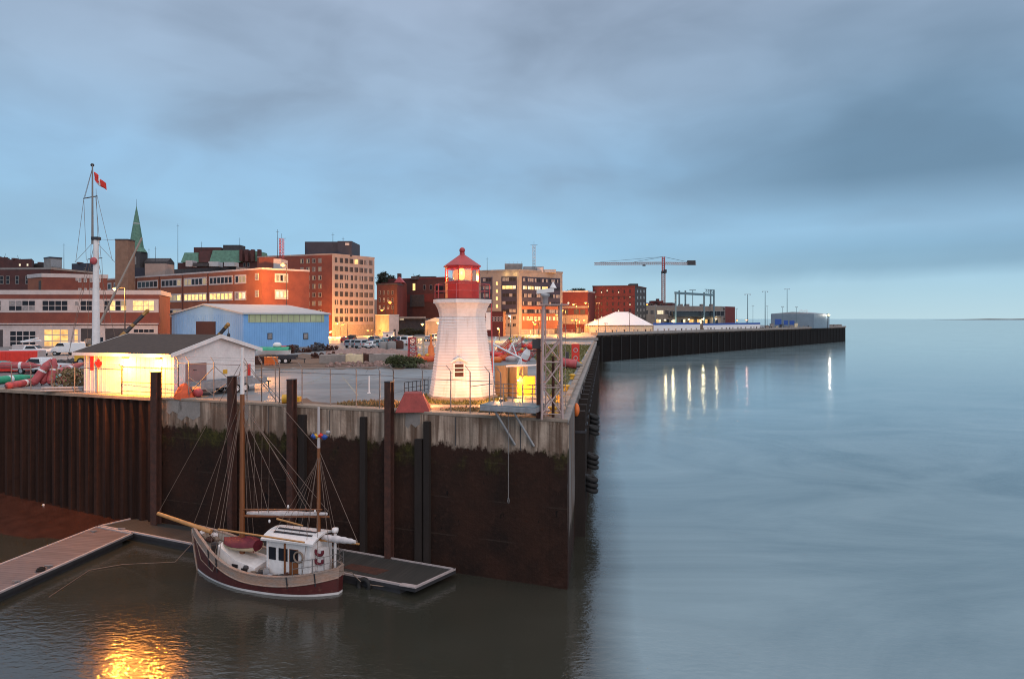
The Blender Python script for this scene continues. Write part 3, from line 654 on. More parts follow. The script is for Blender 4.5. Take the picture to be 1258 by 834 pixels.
MB().tube((c0.x, c0.y + 4.7, Z(252, 420) - .5), (c0.x, c0.y + 4.7, Z(243, 420)), .12, .05, 6).build('finial', 'dark_steel', ch)
for dx in (-2.6, .6): MB().obox((c0.x + dx, c0.y - .12, Z(325, 420)), (2.0, 0, 0), (0, .3, 0), (0, 0, 5)).build('belfry_opening', 'stone_grey', ch)
MB().obox((c0.x + 6, c0.y + 3, 20), (15, 0, 0), (0, 9, 0), (0, 0, Z(322, 420) - 20)).build('nave', 'slate', ch)
a = (c0.x + 6, c0.y + 3); m_ = MB().prism([a, (a[0] + 15, a[1]), (a[0] + 15, a[1] + 9), (a[0], a[1] + 9)], Z(322, 420) + .003, Z(321, 420)); m_.add([(a[0], a[1], Z(321, 420)), (a[0], a[1] + 9, Z(321, 420)), (a[0], a[1] + 4.5, Z(316, 420)), (a[0] + 15, a[1], Z(321, 420)), (a[0] + 15, a[1] + 9, Z(321, 420)), (a[0] + 15, a[1] + 4.5, Z(316, 420))], [(0, 1, 2), (3, 5, 4), (0, 2, 5, 3), (1, 4, 5, 2)]); m_.build('nave_roof', 'slate', ch)

# long orange-lit brick office
b = Bld('brick_office', 'long orange brick office with rows of white windows behind the blue shed', 'building', D1(118, 240), D1(322, 185), D1(380, 194), 10, Z(331, 185), 'brick_orange', 'brick'); b.parapet('panel_white', .5, .15)
zr = [(Z(347.8, 187), Z(336.5, 187)), (Z(368.4, 187), Z(357.2, 187)), (Z(389, 187), Z(378, 187))]
left = [(120, 137), (140, 154), (157, 166), (169, 194), (198, 223), (226, 254), (257, 286), (288.5, 302.5)]
for r_, z_ in enumerate(zr):
    for x0, x1 in left:
        lits = (['dark_glass', 'dark_glass', 'dark_glass', 'dark_glass', 'win_dim'], ['win_lit', 'win_lit', 'win_pale', 'win_lit', 'blind_glass'] if 225 < x0 < 290 else ['win_lit', 'win_dim', 'dark_glass'], ['dark_glass', 'dark_glass', 'win_dim'])[r_]
        b.win('L', x0, 340, x1, 350, max(2, round((x1 - x0) / 4.6)), 1, lits=lits, zr=z_, bar=.50)
    if r_ < 2: b.win('L', 313.5, 337, 318, 343, 1, 1, 'blind_glass', zr=(z_[0] + .8, z_[1] + .1))
for k, (z_, li) in enumerate(zip(((Z(347, 188), Z(336, 188)), (Z(367.6, 188), Z(356, 188)), zr[2]), (['dark_glass', 'win_dim'], ['win_lit', 'win_pale'], ['dark_glass']))): b.win('R', 337.5 if k < 2 else 332, 336, 354, 347, 3 if k < 2 else 4, 1, lits=li, zr=z_, bar=.5)
b.roofbox(318, 316, 338, 331, 197, 10, 'brick', 'stair_tower'); b.roofbox(336, 318, 345, 331, 196.9, 6, 'panel_white', 'stair_tower')
b.roofbox(178, 324, 203, 341, 226, 6, 'precast', 'stair_tower')
for px, D in ((118 + 5, 226), (160, 226)): pass
b.roofbox(157, 329, 178, 341, 229, 5, 'penthouse_dark', 'plant_room')

for k in range(7): b.roofbox(212 + 14 * k, 336.5 - k * .9, 215 + 14 * k, 341 - k * .9, 222 - 5 * k, 2.0, 'steel_grey' if k % 2 else 'stone_grey', 'roof_vent')
A, B_, u, n = b.face('L')
for px in (255.5, 224.5, 196, 167.5): p = onp(px, 340, A, B_); MB().obox((p.x, p.y, 10), u * .22, n * .14, (0, 0, b.z1 - 10.1)).build('down_pipe', 'brick_dark', b.t)
# dark old block with green mansard roofs
b = Bld('mansard_building', 'dark old stone building with green copper mansard roofs on the skyline', 'building', D1(218, 300), D1(322, 292), D1(334, 306), 10, Z(322, 296), 'brick_dark')
def mans(x0, x1, y0, y1, D, m, name):
    a, c = at(x0, y1, D), at(x1, y1, D); k = .9; h = Z(y0, D) - a.z; w_ = c.x - a.x; m_ = MB()
    m_.add([(a.x, D, a.z), (c.x, D, a.z), (c.x, D + 10, a.z), (a.x, D + 10, a.z), (a.x + k, D + 1.6, a.z + h), (c.x - k, D + 1.6, a.z + h), (c.x - k, D + 8, a.z + h), (a.x + k, D + 8, a.z + h)], [(0, 1, 5, 4), (1, 2, 6, 5), (2, 3, 7, 6), (3, 0, 4, 7), (4, 5, 6, 7)]); m_.build(name, m, b.t)
mans(222, 243, 310, 322.2, 293, 'copper_green', 'mansard_roof'); mans(257, 296, 307, 322.2, 292, 'copper_green', 'mansard_roof'); mans(309, 322, 309, 322.2, 293, 'copper_green', 'mansard_roof')
mans(241, 259, 308, 322.2, 294, 'brick_dark', 'gable_bay'); mans(295, 311, 307, 322.2, 294, 'brick_dark', 'gable_bay')
b.roofbox(238, 304, 271, 311, 303, 6, 'brick_dark', 'attic'); b.roofbox(274, 301, 295, 309, 303, 6, 'slate', 'attic')
for x0 in (294, 301, 308, 316): b.roofbox(x0, 306.5, x0 + 3.4, 318, 291, 2, 'brick_dark', 'chimney')
for x0 in (246, 251, 299, 304): b.win('L', x0, 323, x0 + 2.6, 328, 1, 1, 'dark_glass', 'stone_grey')
b = Bld('dormer_house', 'low building with white dormer and dark roof in front of the green mansards', 'building', D1(203, 265), D1(290, 250), D1(312, 260), 10, Z(329, 255), 'slate', 'stone_grey')
b.roofbox(228, 320, 236, 331, 249, 4, 'panel_white', 'dormer'); b.roofbox(256, 321.5, 268, 331, 248, 4, 'pale_roof', 'dormer'); b.roofbox(275, 322, 288, 331, 247.8, 4, 'pale_roof', 'dormer'); b.roofbox(237, 323, 256, 331, 247.5, 4, 'slate', 'dormer')

# high-rise
b = Bld('office_tower', 'tall office block with brick side and pale windowed front under a dark penthouse', 'building', D1(316, 236), D1(408, 225), D1(460, 240), 10, Z(313, 225), 'brick', 'precast'); b.parapet('precast', .5, .1)
b.roofbox(374.5, 297, 415, 313, 232, 12, 'penthouse_dark', 'penthouse'); b.roofbox(414.6, 296.2, 432, 313, 231, 12.5, 'penthouse_dark', 'penthouse'); b.roofbox(424, 298.5, 429, 301.5, 230.8, .3, 'panel_white', 'louvre_sign')
A, B_, u, n = b.face('R')
for r_ in range(8):
    zc = Z(315.7 + r_ * 10.45, 225); 
    for k in range(8):
        x0 = 411 + k * 6.05; lit_ = (r_ == 0 and k == 4); b.win('R', x0, 320, x0 + 4.6, 326, 3, 1, 'win_lit' if lit_ else 'dark_glass', 'precast', zr=(zc - 1.9, zc), bar=.09, lits=None if lit_ else ['dark_glass'] * 7 + ['blind_glass'], depth=.10)
b.band('R', 409, 400, 459, 410, 'concrete_warm', .05, 'base_panel', zr=(10, Z(399, 225)))
for r_ in range(7):
    zc = Z(318 + r_ * 10.4, 229)
    for x0 in (369, 376.5, 383.5, 391): 
        if x0 < 380 and r_ > 5: continue
        b.win('L', x0, 320, x0 + 4.2, 326, 2, 1, lits=['dark_glass', 'dark_glass', 'blind_glass', 'win_dim'], frame='beige', zr=(zc - 1.7, zc), bar=.25)

# middle town blocks
b = Bld('old_town_house', 'dark red brick town house with small windows behind the grey sheds', 'building', D1(463, 282), D1(488, 278), D1(495, 288), 10, Z(350, 280), 'brick_dark', 'brick_red'); b.parapet('slate', .6, .2)
for r_ in range(3):
    for k in range(4): b.win('L', 465.5 + k * 5.2, 357 + r_ * 9, 467.6 + k * 5.2, 362 + r_ * 9, 1, 2, lits=['dark_glass', 'dark_glass', 'blind_glass'], frame='stone_grey')
b = Bld('warehouse', 'wide dark red brick warehouse with one lit window left of the lighthouse', 'building', D1(476, 318), D1(548, 300), D1(560, 320), 10, Z(343, 305), 'brick_dark'); b.parapet('brick_red', .8, .2)
b.win('L', 507, 348, 510.5, 357, 1, 1, 'win_lit', 'beige'); b.band('L', 500, 361, 546, 371, 'brick_red', .15); b.win('L', 535, 351, 545, 370, 2, 3, 'dark_glass', 'brick_red')
for x0 in (520, 528): b.win('L', x0, 350, x0 + 3, 356, 1, 1, 'dark_glass', 'stone_grey')
b.band('L', 504.5, 362, 521.5, 377, 'slate', .5, 'awning')
b.roofbox(488, 336, 492, 343, 304, 3, 'brick_dark', 'chimney'); b.roofbox(505, 339.5, 535, 343.5, 308, 6, 'slate', 'plant_room')
b = Bld('gabled_house', 'brick house with stepped pink gable between the old town house and warehouse', 'building', D1(468, 300), D1(492, 293), D1(500, 305), 10, Z(347, 295), 'brick_red'); 
a, c = at(484, 347, 296), at(496, 347, 296); MB().add([(a.x, 296, a.z), (c.x, 296, a.z), ((a.x + c.x) / 2, 296, a.z + 2.6), (a.x, 302, a.z), (c.x, 302, a.z), ((a.x + c.x) / 2, 302, a.z + 2.6)], [(0, 1, 2), (3, 5, 4), (0, 2, 5, 3), (1, 4, 5, 2)]).build('roof', 'red_faded', b.t)
b = Bld('metal_shed', 'pale grey metal shed with white end below the old town house', 'building', D1(461, 232), D1(478, 222), D1(490, 228), 10, Z(387.5, 225), 'stone_grey', 'panel_white'); b.parapet('pale_roof', .3, .15); b.band('R', 483.5, 400, 486, 408, 'slate', .06, 'door', zr=(10.05, 12.4))
b = Bld('low_shed', 'low grey shed with pitched top beside the lighthouse gallery', 'building', D1(522, 215), D1(548, 210), D1(556, 222), 10, Z(394.5, 212), 'stone_grey')
A = b.L; c = b.N; mA = (A + c) / 2; MB().add([(A.x, A.y, b.z1), (c.x, c.y, b.z1), (mA.x, mA.y, b.z1 + 1.2), (b.B.x, b.B.y, b.z1), (b.R.x, b.R.y, b.z1), ((b.B.x + b.R.x) / 2, (b.B.y + b.R.y) / 2, b.z1 + 1.2)], [(0, 1, 2), (3, 5, 4), (0, 2, 5, 3), (1, 4, 5, 2)]).build('roof', 'pale_roof', b.t)
b = Bld('loading_shed', 'long low dark shed with flat white canopy behind the car park', 'building', D1(488, 246), D1(522, 240), D1(530, 250), 10, Z(391, 243), 'slate'); b.band('L', 489, 389, 523, 391.5, 'stone_grey', 1.2, 'canopy'); b.win('L', 491, 390, 496.5, 391.2, 1, 1, 'win_pale', zr=(Z(393, 243), Z(391.8, 243)))
b = Bld('arcade_building', 'red brick building with arched white windows just right of the lighthouse', 'building', D1(592, 225), D1(618, 220), D1(621, 232), 10, Z(384, 222), 'brick_red'); b.parapet('brick_dark', .5, .15)
for k in range(4): b.win('L', 604 + k * 3.6, 389, 606.4 + k * 3.6, 395, 1, 2, 'dark_glass', 'panel_white')

# dark glass office
b = Bld('glass_office', 'seven storey office with pale concrete frame and dark glass bands right of the lighthouse', 'building', D1(572, 258), D1(637.5, 250), D1(691, 264), 10, Z(333, 250), 'office_concrete', 'office_concrete'); b.parapet('stone_grey', .7, .2)
zt = lambda py: Z(py, 252)
b.band('L', 591, 340, 605, 402, 'navy_panel', .05, 'curtain_wall', zr=(zt(378), zt(340))); b.band('L', 616, 340, 635, 402, 'navy_panel', .05, 'curtain_wall', zr=(zt(386), zt(340)))
b.band('R', 641, 341, 688, 402, 'navy_panel', .05, 'curtain_wall', zr=(zt(385), zt(340)))
b.band('R', 641, 386, 688, 398, 'brick_orange', .06, 'base_panel', zr=(12, zt(385.2))); b.band('R', 641, 386, 688, 398, 'brick_orange', .16, 'sill_band', zr=(zt(380), zt(376)))
for k, y0 in enumerate((345.5, 355, 364, 373.5)): b.win('L', 609, y0, 612, y0 + 5, 1, 1, 'win_lit', 'precast', zr=(zt(y0 + 5), zt(y0)))
for r_ in range(5):
    y0 = 341 + r_ * 9.6
    b.win('L', 617, y0, 634, y0 + 4.6, 4, 1, lits=['win_lit', 'win_pale'] if r_ == 1 else ['dark_glass', 'blind_glass'], frame='navy_panel', zr=(zt(y0 + 4.8), zt(y0)), bar=.12)
    if r_ < 4: b.win('L', 593, y0, 604, y0 + 5, 3, 1, lits=['dark_glass', 'blind_glass'], frame='navy_panel', zr=(zt(y0 + 4.8), zt(y0)))
    for k, x0 in enumerate((642, 648, 656.5, 665.5, 674.5, 682.5)):
        li = ['win_lit', 'win_pale'] if (r_ == 1 and k < 4) else ['dark_glass', 'blind_glass', 'blind_glass']; b.win('R', x0, y0, x0 + (5 if k in (0, 5) else 7.5), y0 + 4.6, 3, 1, lits=li, frame='navy_panel', zr=(zt(y0 + 5.3), zt(y0 + .4)))
for k in range(10): b.win('R', 642 + k * 4.6, 390, 645.4 + k * 4.6, 396, 2, 1, lits=['win_lit', 'win_dim', 'win_lit'], frame='beige', zr=(zt(394), zt(388.5)))
for k in range(3): b.win('L', 618 + 6 * k, 388, 622 + 6 * k, 393, 2, 1, 'dark_glass', 'beige', zr=(zt(392.5), zt(388))); b.win('L', 618 + 6 * k, 397, 622 + 6 * k, 402, 2, 1, 'dark_glass', 'beige', zr=(zt(401.5), zt(397)))
b.roofbox(620, 324, 642, 333, 256, 8, 'stone_grey', 'plant_room'); b.roofbox(643, 327.5, 668, 333, 258, 8, 'steel_grey', 'plant_room'); b.roofbox(668, 331, 683, 334, 258, 6, 'steel_grey', 'plant_room'); b.roofbox(660, 329, 667, 333, 257, 1, 'panel_white', 'plant_room')
for dx in range(5): p = at(620.5 + dx * 5, 324, 256); MB().tube(p, p + Vector((0, 0, .9)), .06, n=4).build('roof_rail', 'steel_grey', b.t)
for px in (621, 632): p = onp(px, 338, b.L, b.N) + Vector((0, -1.2, .3)); point_light('uplight', p, 130, (1, .66, .22), b.t, .3)
# red brick blocks beyond
b = Bld('brick_hall', 'red brick hall with pale cornice bands between the glass office and dark warehouse', 'building', D1(686, 292), D1(722, 287), D1(731, 300), 10, Z(359, 290), 'brick_red'); b.parapet('panel_white', .6, .2)
b.band('L', 688, 376, 722, 378.5, 'beige', .12); b.band('L', 688, 387, 722, 398, 'concrete_warm', .1, 'base_panel')
for x0 in (692, 705, 713): b.band('L', x0, 380, x0 + 6, 386, 'slate', .15, 'arch')
b = Bld('brick_warehouse', 'five storey dark red brick warehouse in front of the tower crane', 'building', D1(728, 300), D1(780, 296), D1(794, 318), 10, Z(352, 297), 'brick_red', 'slate'); b.parapet('brick_dark', .5, .2)
for r_ in range(5):
    for k in range(7): b.win('L', 731 + k * 7.0, 356 + r_ * 7.6, 732.9 + k * 7.0, 360.2 + r_ * 7.6, 1, 2, lits=['dark_glass'] * 5 + ['win_pale'], frame='brick_dark')
    for k in range(3): b.win('R', 782.2 + k * 4, 356 + r_ * 7.6, 783.8 + k * 4, 360 + r_ * 7.6, 1, 1, 'blind_glass', 'slate')
b.band('L', 728.5, 364, 779.5, 365, 'brick_dark', .12); b.roofbox(774, 348.5, 784, 352, 302, 5, 'slate', 'plant_room')
b = Bld('hillside_house', 'low dark building between the brick hall and the dark red warehouse', 'building', D1(722, 330), D1(735, 326), D1(740, 340), 10, Z(364, 330), 'brick_dark'); b.win('L', 724, 375, 728, 379, 2, 1, 'win_lit', 'beige')
b = Bld('long_brick_house', 'low dark red roofed building at the foot of the tower crane', 'building', D1(794, 400), D1(826, 395), D1(830, 410), 10, Z(372, 398), 'brick_dark'); b.roofbox(807, 367, 810, 372, 396, 3, 'brick_dark', 'chimney'); b.roofbox(800, 369.5, 815, 372.5, 400, 6, 'brick_red', 'attic')
for k in range(4): b.win('L', 799 + k * 6, 373, 801.5 + k * 6, 375.5, 1, 1, 'dark_glass', 'beige')
# cruise terminal
b = Bld('terminal_building', 'long beige terminal with glazed gallery behind the steel gantry', 'building', D1(788, 318), D1(886, 338), D1(890, 350), 10, Z(377, 328), 'beige'); b.parapet('stone_grey', .5, .2)
b.win('L', 821, 383, 888, 390, 14, 1, 'dark_glass', 'steel_grey', zr=(Z(388.5, 333), Z(382, 333)), depth=1.2)
for x0, x1, gl in ((792, 796, 'dark_glass'), (799, 803, 'dark_glass'), (807, 815, 'win_pale'), (817, 821, 'dark_glass')): b.win('L', x0, 381, x1, 386, 3, 2, gl, 'stone_grey')
for k in range(8): b.win('L', 806 + k * 10, 392, 812 + k * 10, 398, 2, 1, lits=['shop_lit', 'win_pale', 'dark_glass', 'dark_glass'], frame='stone_grey')
for x0 in (835, 843, 862, 874): b.roofbox(x0, 373.5, x0 + 4, 377, 336, 4, 'stone_grey', 'plant_room')
b = Bld('terminal_annex', 'plain brown walled annex at the river end of the terminal', 'building', D1(884, 348), D1(891, 345), D1(903, 356), 10, Z(376.5, 346), 'panel_white', 'brick_red')
for k in range(4): b.band('L', 884.5, 379 + k * 4, 890.5, 380 + k * 4, 'slate', .1, 'louvre')
mat('shed_blue_grey', (.17, .23, .29), .5, .15, .4)
# grey river shed at the end of the wharf
b = Bld('river_shed', 'pale grey blue metal shed with blue doors near the wharf\'s end', 'building', D1(947, 412), D1(1000, 405), D1(1019, 428), 10, Z(385.5, 410), 'shed_blue_grey'); b.t['_o'] = b.t['_o']
mA = (b.L + b.N) / 2; MB().add([(b.L.x, b.L.y, b.z1 + .003), (b.N.x, b.N.y, b.z1 + .003), (mA.x, mA.y, b.z1 + 1.2), (b.B.x, b.B.y, b.z1 + .003), (b.R.x, b.R.y, b.z1 + .003), ((b.B.x + b.R.x) / 2, (b.B.y + b.R.y) / 2, b.z1 + 1.2)], [(0, 1, 2), (3, 5, 4), (0, 2, 5, 3), (1, 4, 5, 2)]).build('roof', 'steel_grey', b.t)
for x0, x1, y0 in ((952, 960, 392), (963, 968, 393.5), (970, 976, 394)): b.band('L', x0, y0, x1, 399, 'blue_paint', .08, 'door')

mat('door_dark', (.045, .018, .018), .8)
# blue boat shed in the yard
N, Lc, Rc = gx(299, 121.5, 0), Vector((-74.9, 143.3, 0)), gx(404, 134.5, 0)
bs = Bld('boat_shed', 'bright blue metal shed with translucent green skylight strip in the yard', 'shed', Lc, N, Rc, 10.35, Z(386, 121.5), 'blue_siding'); t = bs.t
A, B_, u, n = bs.face('L'); c = (A + B_) / 2; back = bs.R - bs.N; zt = bs.z1; pk = 1.9
m_ = MB(); m_.add([(A.x, A.y, zt), (B_.x, B_.y, zt), (c.x, c.y, zt + pk), (A.x + back.x, A.y + back.y, zt), (bs.R.x, bs.R.y, zt), (c.x + back.x, c.y + back.y, zt + pk)], [(0, 1, 2), (3, 5, 4)]); m_.build('gable', 'blue_siding', t)
m_ = MB(); o = n * .3; up = Vector((0, 0, .02)); thk = Vector((0, 0, .28))
for e0 in (A - u * .4, B_ + u * .4):
    ez = Vector((0, 0, zt - .04)); f0 = e0 + o + ez; f1 = c + o + Vector((0, 0, zt + pk)); m_.obox(f0 + up, f1 - f0, back - o * 2, thk)
m_.build('roof', 'pale_roof', t)
bs.band('L', 241, 395, 265, 425, 'door_dark', .05, 'doorway', zr=(10.4, Z(395, 130)))
A, B_, u, n = bs.face('R')
w_ = bs.band('R', 305, 387, 398, 395.5, 'fibreglass', .09, 'skylight', zr=(Z(396, 123), Z(386.3, 121.5)))
for k in range(38):
    s_ = (B_ - A).length * (k + .5) / 38; p = A + u * s_; m_ = MB().obox((p.x, p.y, 10.4), u * .09, n * .045, (0, 0, zt - 10.45)); m_.build('siding_rib', 'blue_siding', t)
A2, B2, u2, n2 = bs.face('L')
for k in range(40):
    s_ = (B2 - A2).length * (k + .5) / 40; p = A2 + u2 * s_; m_ = MB().obox((p.x, p.y, 10.4), u2 * .09, n2 * .04, (0, 0, zt - 10.45)); m_.build('siding_rib', 'blue_siding', t)
for k in range(14): bs.band('R', 306 + 6.8 * k, 388, 306.6 + 6.8 * k, 395, 'stone_grey', .11, 'skylight_rib', zr=(Z(395.6, 123), Z(386.5, 121.5)))
for x0 in (328.5, 372.5): bs.win('R', x0, 409, x0 + 6, 417, 1, 1, 'blind_glass', 'slate')
P = [bs.L, bs.N, bs.R, bs.B]; cc = (bs.L + bs.R) / 2; P2 = [p + (p - cc).normalized() * .12 for p in P]; MB().prism([(p.x, p.y) for p in P2], 10, 10.35).build('footing', 'concrete', t)
# ------------------------------------------------------------------ the floodlit hut
hN = gx(213, 49.9, 0); hL = gx(103, 52.8, 0); hu = (hN - hL).normalized(); hn = Vector((hu.y, -hu.x, 0)); hv = -hn; HL = (hN - hL).length; HW = 9.0
t = thing('hut', 'white gabled hut with dark roof, its long wall floodlit orange above the sheet piles', 'hut', (hL.x, hL.y, 10)); ze = 13.35; zr_ = 14.55
P = [hL, hN, hN + hv * HW, hL + hv * HW]
MB().prism([(p.x, p.y) for p in P], 10, ze).build('wall', 'white_paint', t)
for e in (hL, hN - hu * .15):
    a, c = e, e + hv * HW; m = (a + c) / 2; b2 = hu * .15
    MB().add([(a.x, a.y, ze), (c.x, c.y, ze), (m.x, m.y, zr_), (a.x + b2.x, a.y + b2.y, ze), (c.x + b2.x, c.y + b2.y, ze), (m.x + b2.x, m.y + b2.y, zr_)], [(0, 2, 1), (3, 4, 5), (0, 3, 5, 2), (1, 2, 5, 4)]).build('gable', 'white_paint', t)
m = MB(); sl_ = Vector((hv.x * HW / 2, hv.y * HW / 2, zr_ - ze)); ov = .12
for a, s_ in ((hL + Vector((0, 0, ze)), sl_), (hL + hv * HW + Vector((0, 0, ze)), Vector((-sl_.x, -sl_.y, sl_.z)))):
    m.obox(a - s_ * ov - hu * .5 + Vector((0, 0, .04)), hu * (HL + .85), s_ * (1 + ov), (0, 0, .10))
m.build('roof', 'roof_felt', t)
for e in (-.53, HL + .36):
    m = MB()
    for a, s_ in ((hL + Vector((0, 0, ze)), sl_), (hL + hv * HW + Vector((0, 0, ze)), Vector((-sl_.x, -sl_.y, sl_.z)))):
        m.obox(a - s_ * (ov + .01) + hu * e - Vector((0, 0, .16)), hu * .05, s_ * (1 + ov + .01), (0, 0, .32))
    m.build('barge_board', 'white_paint', t)
a = hL - sl_ * (ov + .012) + Vector((0, 0, ze)) - hu * .5; MB().obox(a - Vector((0, 0, .14)), hu * (HL + .85), hn * .05, (0, 0, .26)).build('fascia', 'white_paint', t)
for k in range(21): p = hL + hu * (HL * (k + .5) / 21) ; MB().obox((p.x, p.y, 10.05), hu * .05, hn * .022, (0, 0, ze - 10.1)).build('batten', 'white_paint', t)
mat('floor_boards', (.5, .45, .4), .8)
# gable: door, trim, sign, extinguisher cabinet
def gab(s0, z0, w_, h, d, name, m): o = hN + hv * s0 - hu * .03; return MB().obox((o.x, o.y, z0), hv * w_, hu * (d + .03), (0, 0, h)).build(name, m, t)
gab(1.1, 10.1, 2.2, 2.35, .04, 'door', 'door_brown'); gab(.95, 10.05, .15, 2.55, .06, 'door_trim', 'white_paint'); gab(3.3, 10.05, .15, 2.55, .06, 'door_trim', 'white_paint'); gab(1.1, 12.45, 2.2, .15, .06, 'door_trim', 'white_paint'); gab(1.9, 11.9, .35, .06, .07, 'door_plate', 'slate')
gab(5.15, 11.35, .5, .36, .03, 'notice', 'yellow_paint'); gab(.0, 10.0, .12, 3.3, .05, 'corner_trim', 'white_paint'); gab(8.88, 10.0, .12, 3.3, .05, 'corner_trim', 'white_paint')
gab(7.7, 10.9, .55, 1.25, .25, 'cabinet', 'white_paint'); gab(7.78, 11.0, .38, 1.0, .30, 'cabinet_door', 'red_paint')
# flag painted on the long wall (two red bars and a leaf)
LEAF = [(0, .5), (.09, .31), (.2, .37), (.15, .08), (.29, .23), (.32, .14), (.48, .17), (.43, .01), (.49, -.04), (.25, -.24), (.28, -.33), (.03, -.30), (.03, -.5)]
LEAF = LEAF + [(-x_, y_) for x_, y_ in LEAF[::-1][:-1]]
def wl(s0, z0, w_, h, d, name, m, par=None): o = hL + hu * s0; return MB().obox((o.x, o.y, z0), hu * w_, hn * d, (0, 0, h)).build(name, m, par or t)
wl(.72, 11.85, .36, 1.12, .035, 'flag_bar', 'red_paint')
fo = hL + hu * 1.62 + Vector((0, 0, 12.40)) + hn * .03; m = MB(); fr = [fo + hu * (x_ * .80) + Vector((0, 0, y_ * .92)) for x_, y_ in LEAF]; n_ = len(fr); m.add(fr + [p + hn * .012 for p in fr], [tuple(range(n_, 2 * n_))] + [(i, (i + 1) % n_, n_ + (i + 1) % n_, n_ + i) for i in range(n_)]); m.build('maple_leaf', 'red_paint', t)
for s0 in (4.6, 8.0):
    o = hL + hu * s0 + hn * .05 + Vector((0, 0, ze - .45)); 
    f_ = MB().obox(o - hu * .2, hu * .4, hn * .28, (0, 0, .2)).build('wall_lamp', 'dark_steel', t)
    MB().obox(o - hu * .16 + hn * .06 - Vector((0, 0, .05)), hu * .32, hn * .18, (0, 0, .048)).build('lamp_glass', 'bulb_hot', f_)
    point_light('lamp_light', o + hn * 1.1 - Vector((0, 0, .35)), 2600, (1, .31, .03), t, .12)
# things by the hut
o = hN + hv * -.2 + hu * 1.2; tp = thing('tarp_cover', 'orange red tarpaulin draped in a cone beside the hut door', 'tarpaulin', (o.x, o.y, 10))
MB().lathe([(.75, 0), (.62, .35), (.38, .8), (.10, 1.08), (.02, 1.1)], (o.x, o.y, 10), 9, smooth=False).jitter(.06).build('sheet', 'tarp', tp); MB().ball((o.x + .9, o.y + .4, 10.35), .38, (1, .7, .9)).build('bundle', 'red_faded', tp)
def wheel(parent, c, ax, r=.34, w_=.22, hub='car_silver', name='wheel'):
    c, ax = Vector(c), Vector(ax).normalized(); m = MB().tube(c - ax * w_ / 2, c + ax * w_ / 2, r, n=14); wo = m.build(name, 'rubber', parent)
    MB().tube(c - ax * (w_ / 2 + .015), c + ax * (w_ / 2 + .015), r * .6, n=12).build('rim', hub, wo); return wo
def trailer(name, label, o, ux, L_, w_, m, nw=2, zb=.55, load=None):
    ux = Vector(ux).normalized(); uy = Vector((-ux.y, ux.x, 0)); o = Vector(o); t = thing(name, label, 'trailer', o)
    a = o - ux * L_ / 2 - uy * w_ / 2 + Vector((0, 0, zb)); MB().obox(a, ux * L_, uy * w_, (0, 0, .22)).build('bed', m, t)
    for k in (0, 1): MB().obox(a + uy * (k * (w_ - .06)) + Vector((0, 0, .222)), ux * L_, uy * .06, (0, 0, .3)).build('side_rail', m, t)
    m_ = MB(); m_.tube(o + ux * L_ / 2 + Vector((0, 0, zb + .1)), o + ux * (L_ / 2 + 1.2) + Vector((0, 0, zb)), .06); m_.tube(o + ux * (L_ / 2 + 1.0) + Vector((0, 0, 0)), o + ux * (L_ / 2 + 1.0) + Vector((0, 0, zb)), .05); m_.build('drawbar', 'dark_steel', t)
    for k in range(nw):
        for sgn in (-1, 1): wheel(t, o + ux * ((k - (nw - 1) / 2) * .85 + .4) + uy * sgn * (w_ / 2 + .08) + Vector((0, 0, .36)), uy, .36, .2, 'white_paint')
    return t
q = (hN + hu * 1.6 + hv * 4.0); trailer('flatbed_trailer', 'low flatbed trailer with white wheel hubs parked along the hut gable', (q.x, q.y, 10), hv + hu * .15, 6.4, 1.7, 'steel_grey', 2)

# ------------------------------------------------------------------ lighthouse
t = thing('lighthouse', 'white octagonal clapboard lighthouse with red lantern room and lit lamp', 'lighthouse', LH); rot = R(-7)
def oct_(prof, name, m, **k): return MB().lathe(prof, LH, 8, rot, smooth=False, **k).build(name, m, t)
rb, rt, ht = 2.62, 1.76, 6.15
oct_([(rb + .12, 0), (rb + .12, .22), (rb, .26)], 'plinth', 'concrete_warm')
prof = []; nc = 27
for k in range(nc):
    z0 = .27 + (ht - .27) * k / nc; z1 = .27 + (ht - .27) * (k + 1) / nc; r0, r1 = rb + (rt - rb) * (z0 / ht) ** .82, rb + (rt - rb) * (z1 / ht) ** .82; prof += [(r0 + .06, z0), (r1, z1 - .002)]
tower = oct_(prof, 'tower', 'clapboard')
oct_([(rt + .03, ht), (rt + .06, ht + .25), (rt + .16, ht + .6), (rt + .34, ht + .92), (rt + .42, ht + 1.02)], 'cornice', 'white_paint')
oct_([(rt + .36, ht + 1.02), (rt + .50, ht + 1.021), (rt + .50, ht + 1.30), (rt + .40, ht + 1.301), (0, ht + 1.302)], 'gallery_deck', 'white_paint')
oct_([(rt + .44, ht + 1.303), (rt + .44, ht + 1.36), (0, ht + 1.361)], 'deck_edge', 'slate')
zb = ht + 1.36; rl = 1.31
lr = oct_([(rl, zb), (rl, zb + 1.2), (rl + .05, zb + 1.21), (rl + .05, zb + 1.30), (rl - .1, zb + 1.301), (0, zb + 1.302)], 'lantern_base', 'red_paint')
for k in range(8):
    a_ = rot + k * math.pi / 4; c_ = LH + Vector((math.cos(a_) * rl, math.sin(a_) * rl, zb + 1.3)); MB().tube(c_, c_ + Vector((0, 0, .96)), .035, n=6).build('glazing_bar', 'red_paint', t)
oct_([(rl - .03, zb + 1.305), (rl - .03, zb + 2.24)], 'lantern_glass', 'clear_glass')
oct_([(rl + .03, zb + 2.25), (rl + .03, zb + 2.42), (rl + .10, zb + 2.43)], 'lantern_top', 'red_paint')
MB().lathe([(rl + .15, zb + 2.43), (rl + .15, zb + 2.50), (.26, zb + 3.32), (.20, zb + 3.36), (.20, zb + 3.50), (.14, zb + 3.56)], LH, 8, rot, smooth=False).build('roof', 'red_roof', t)
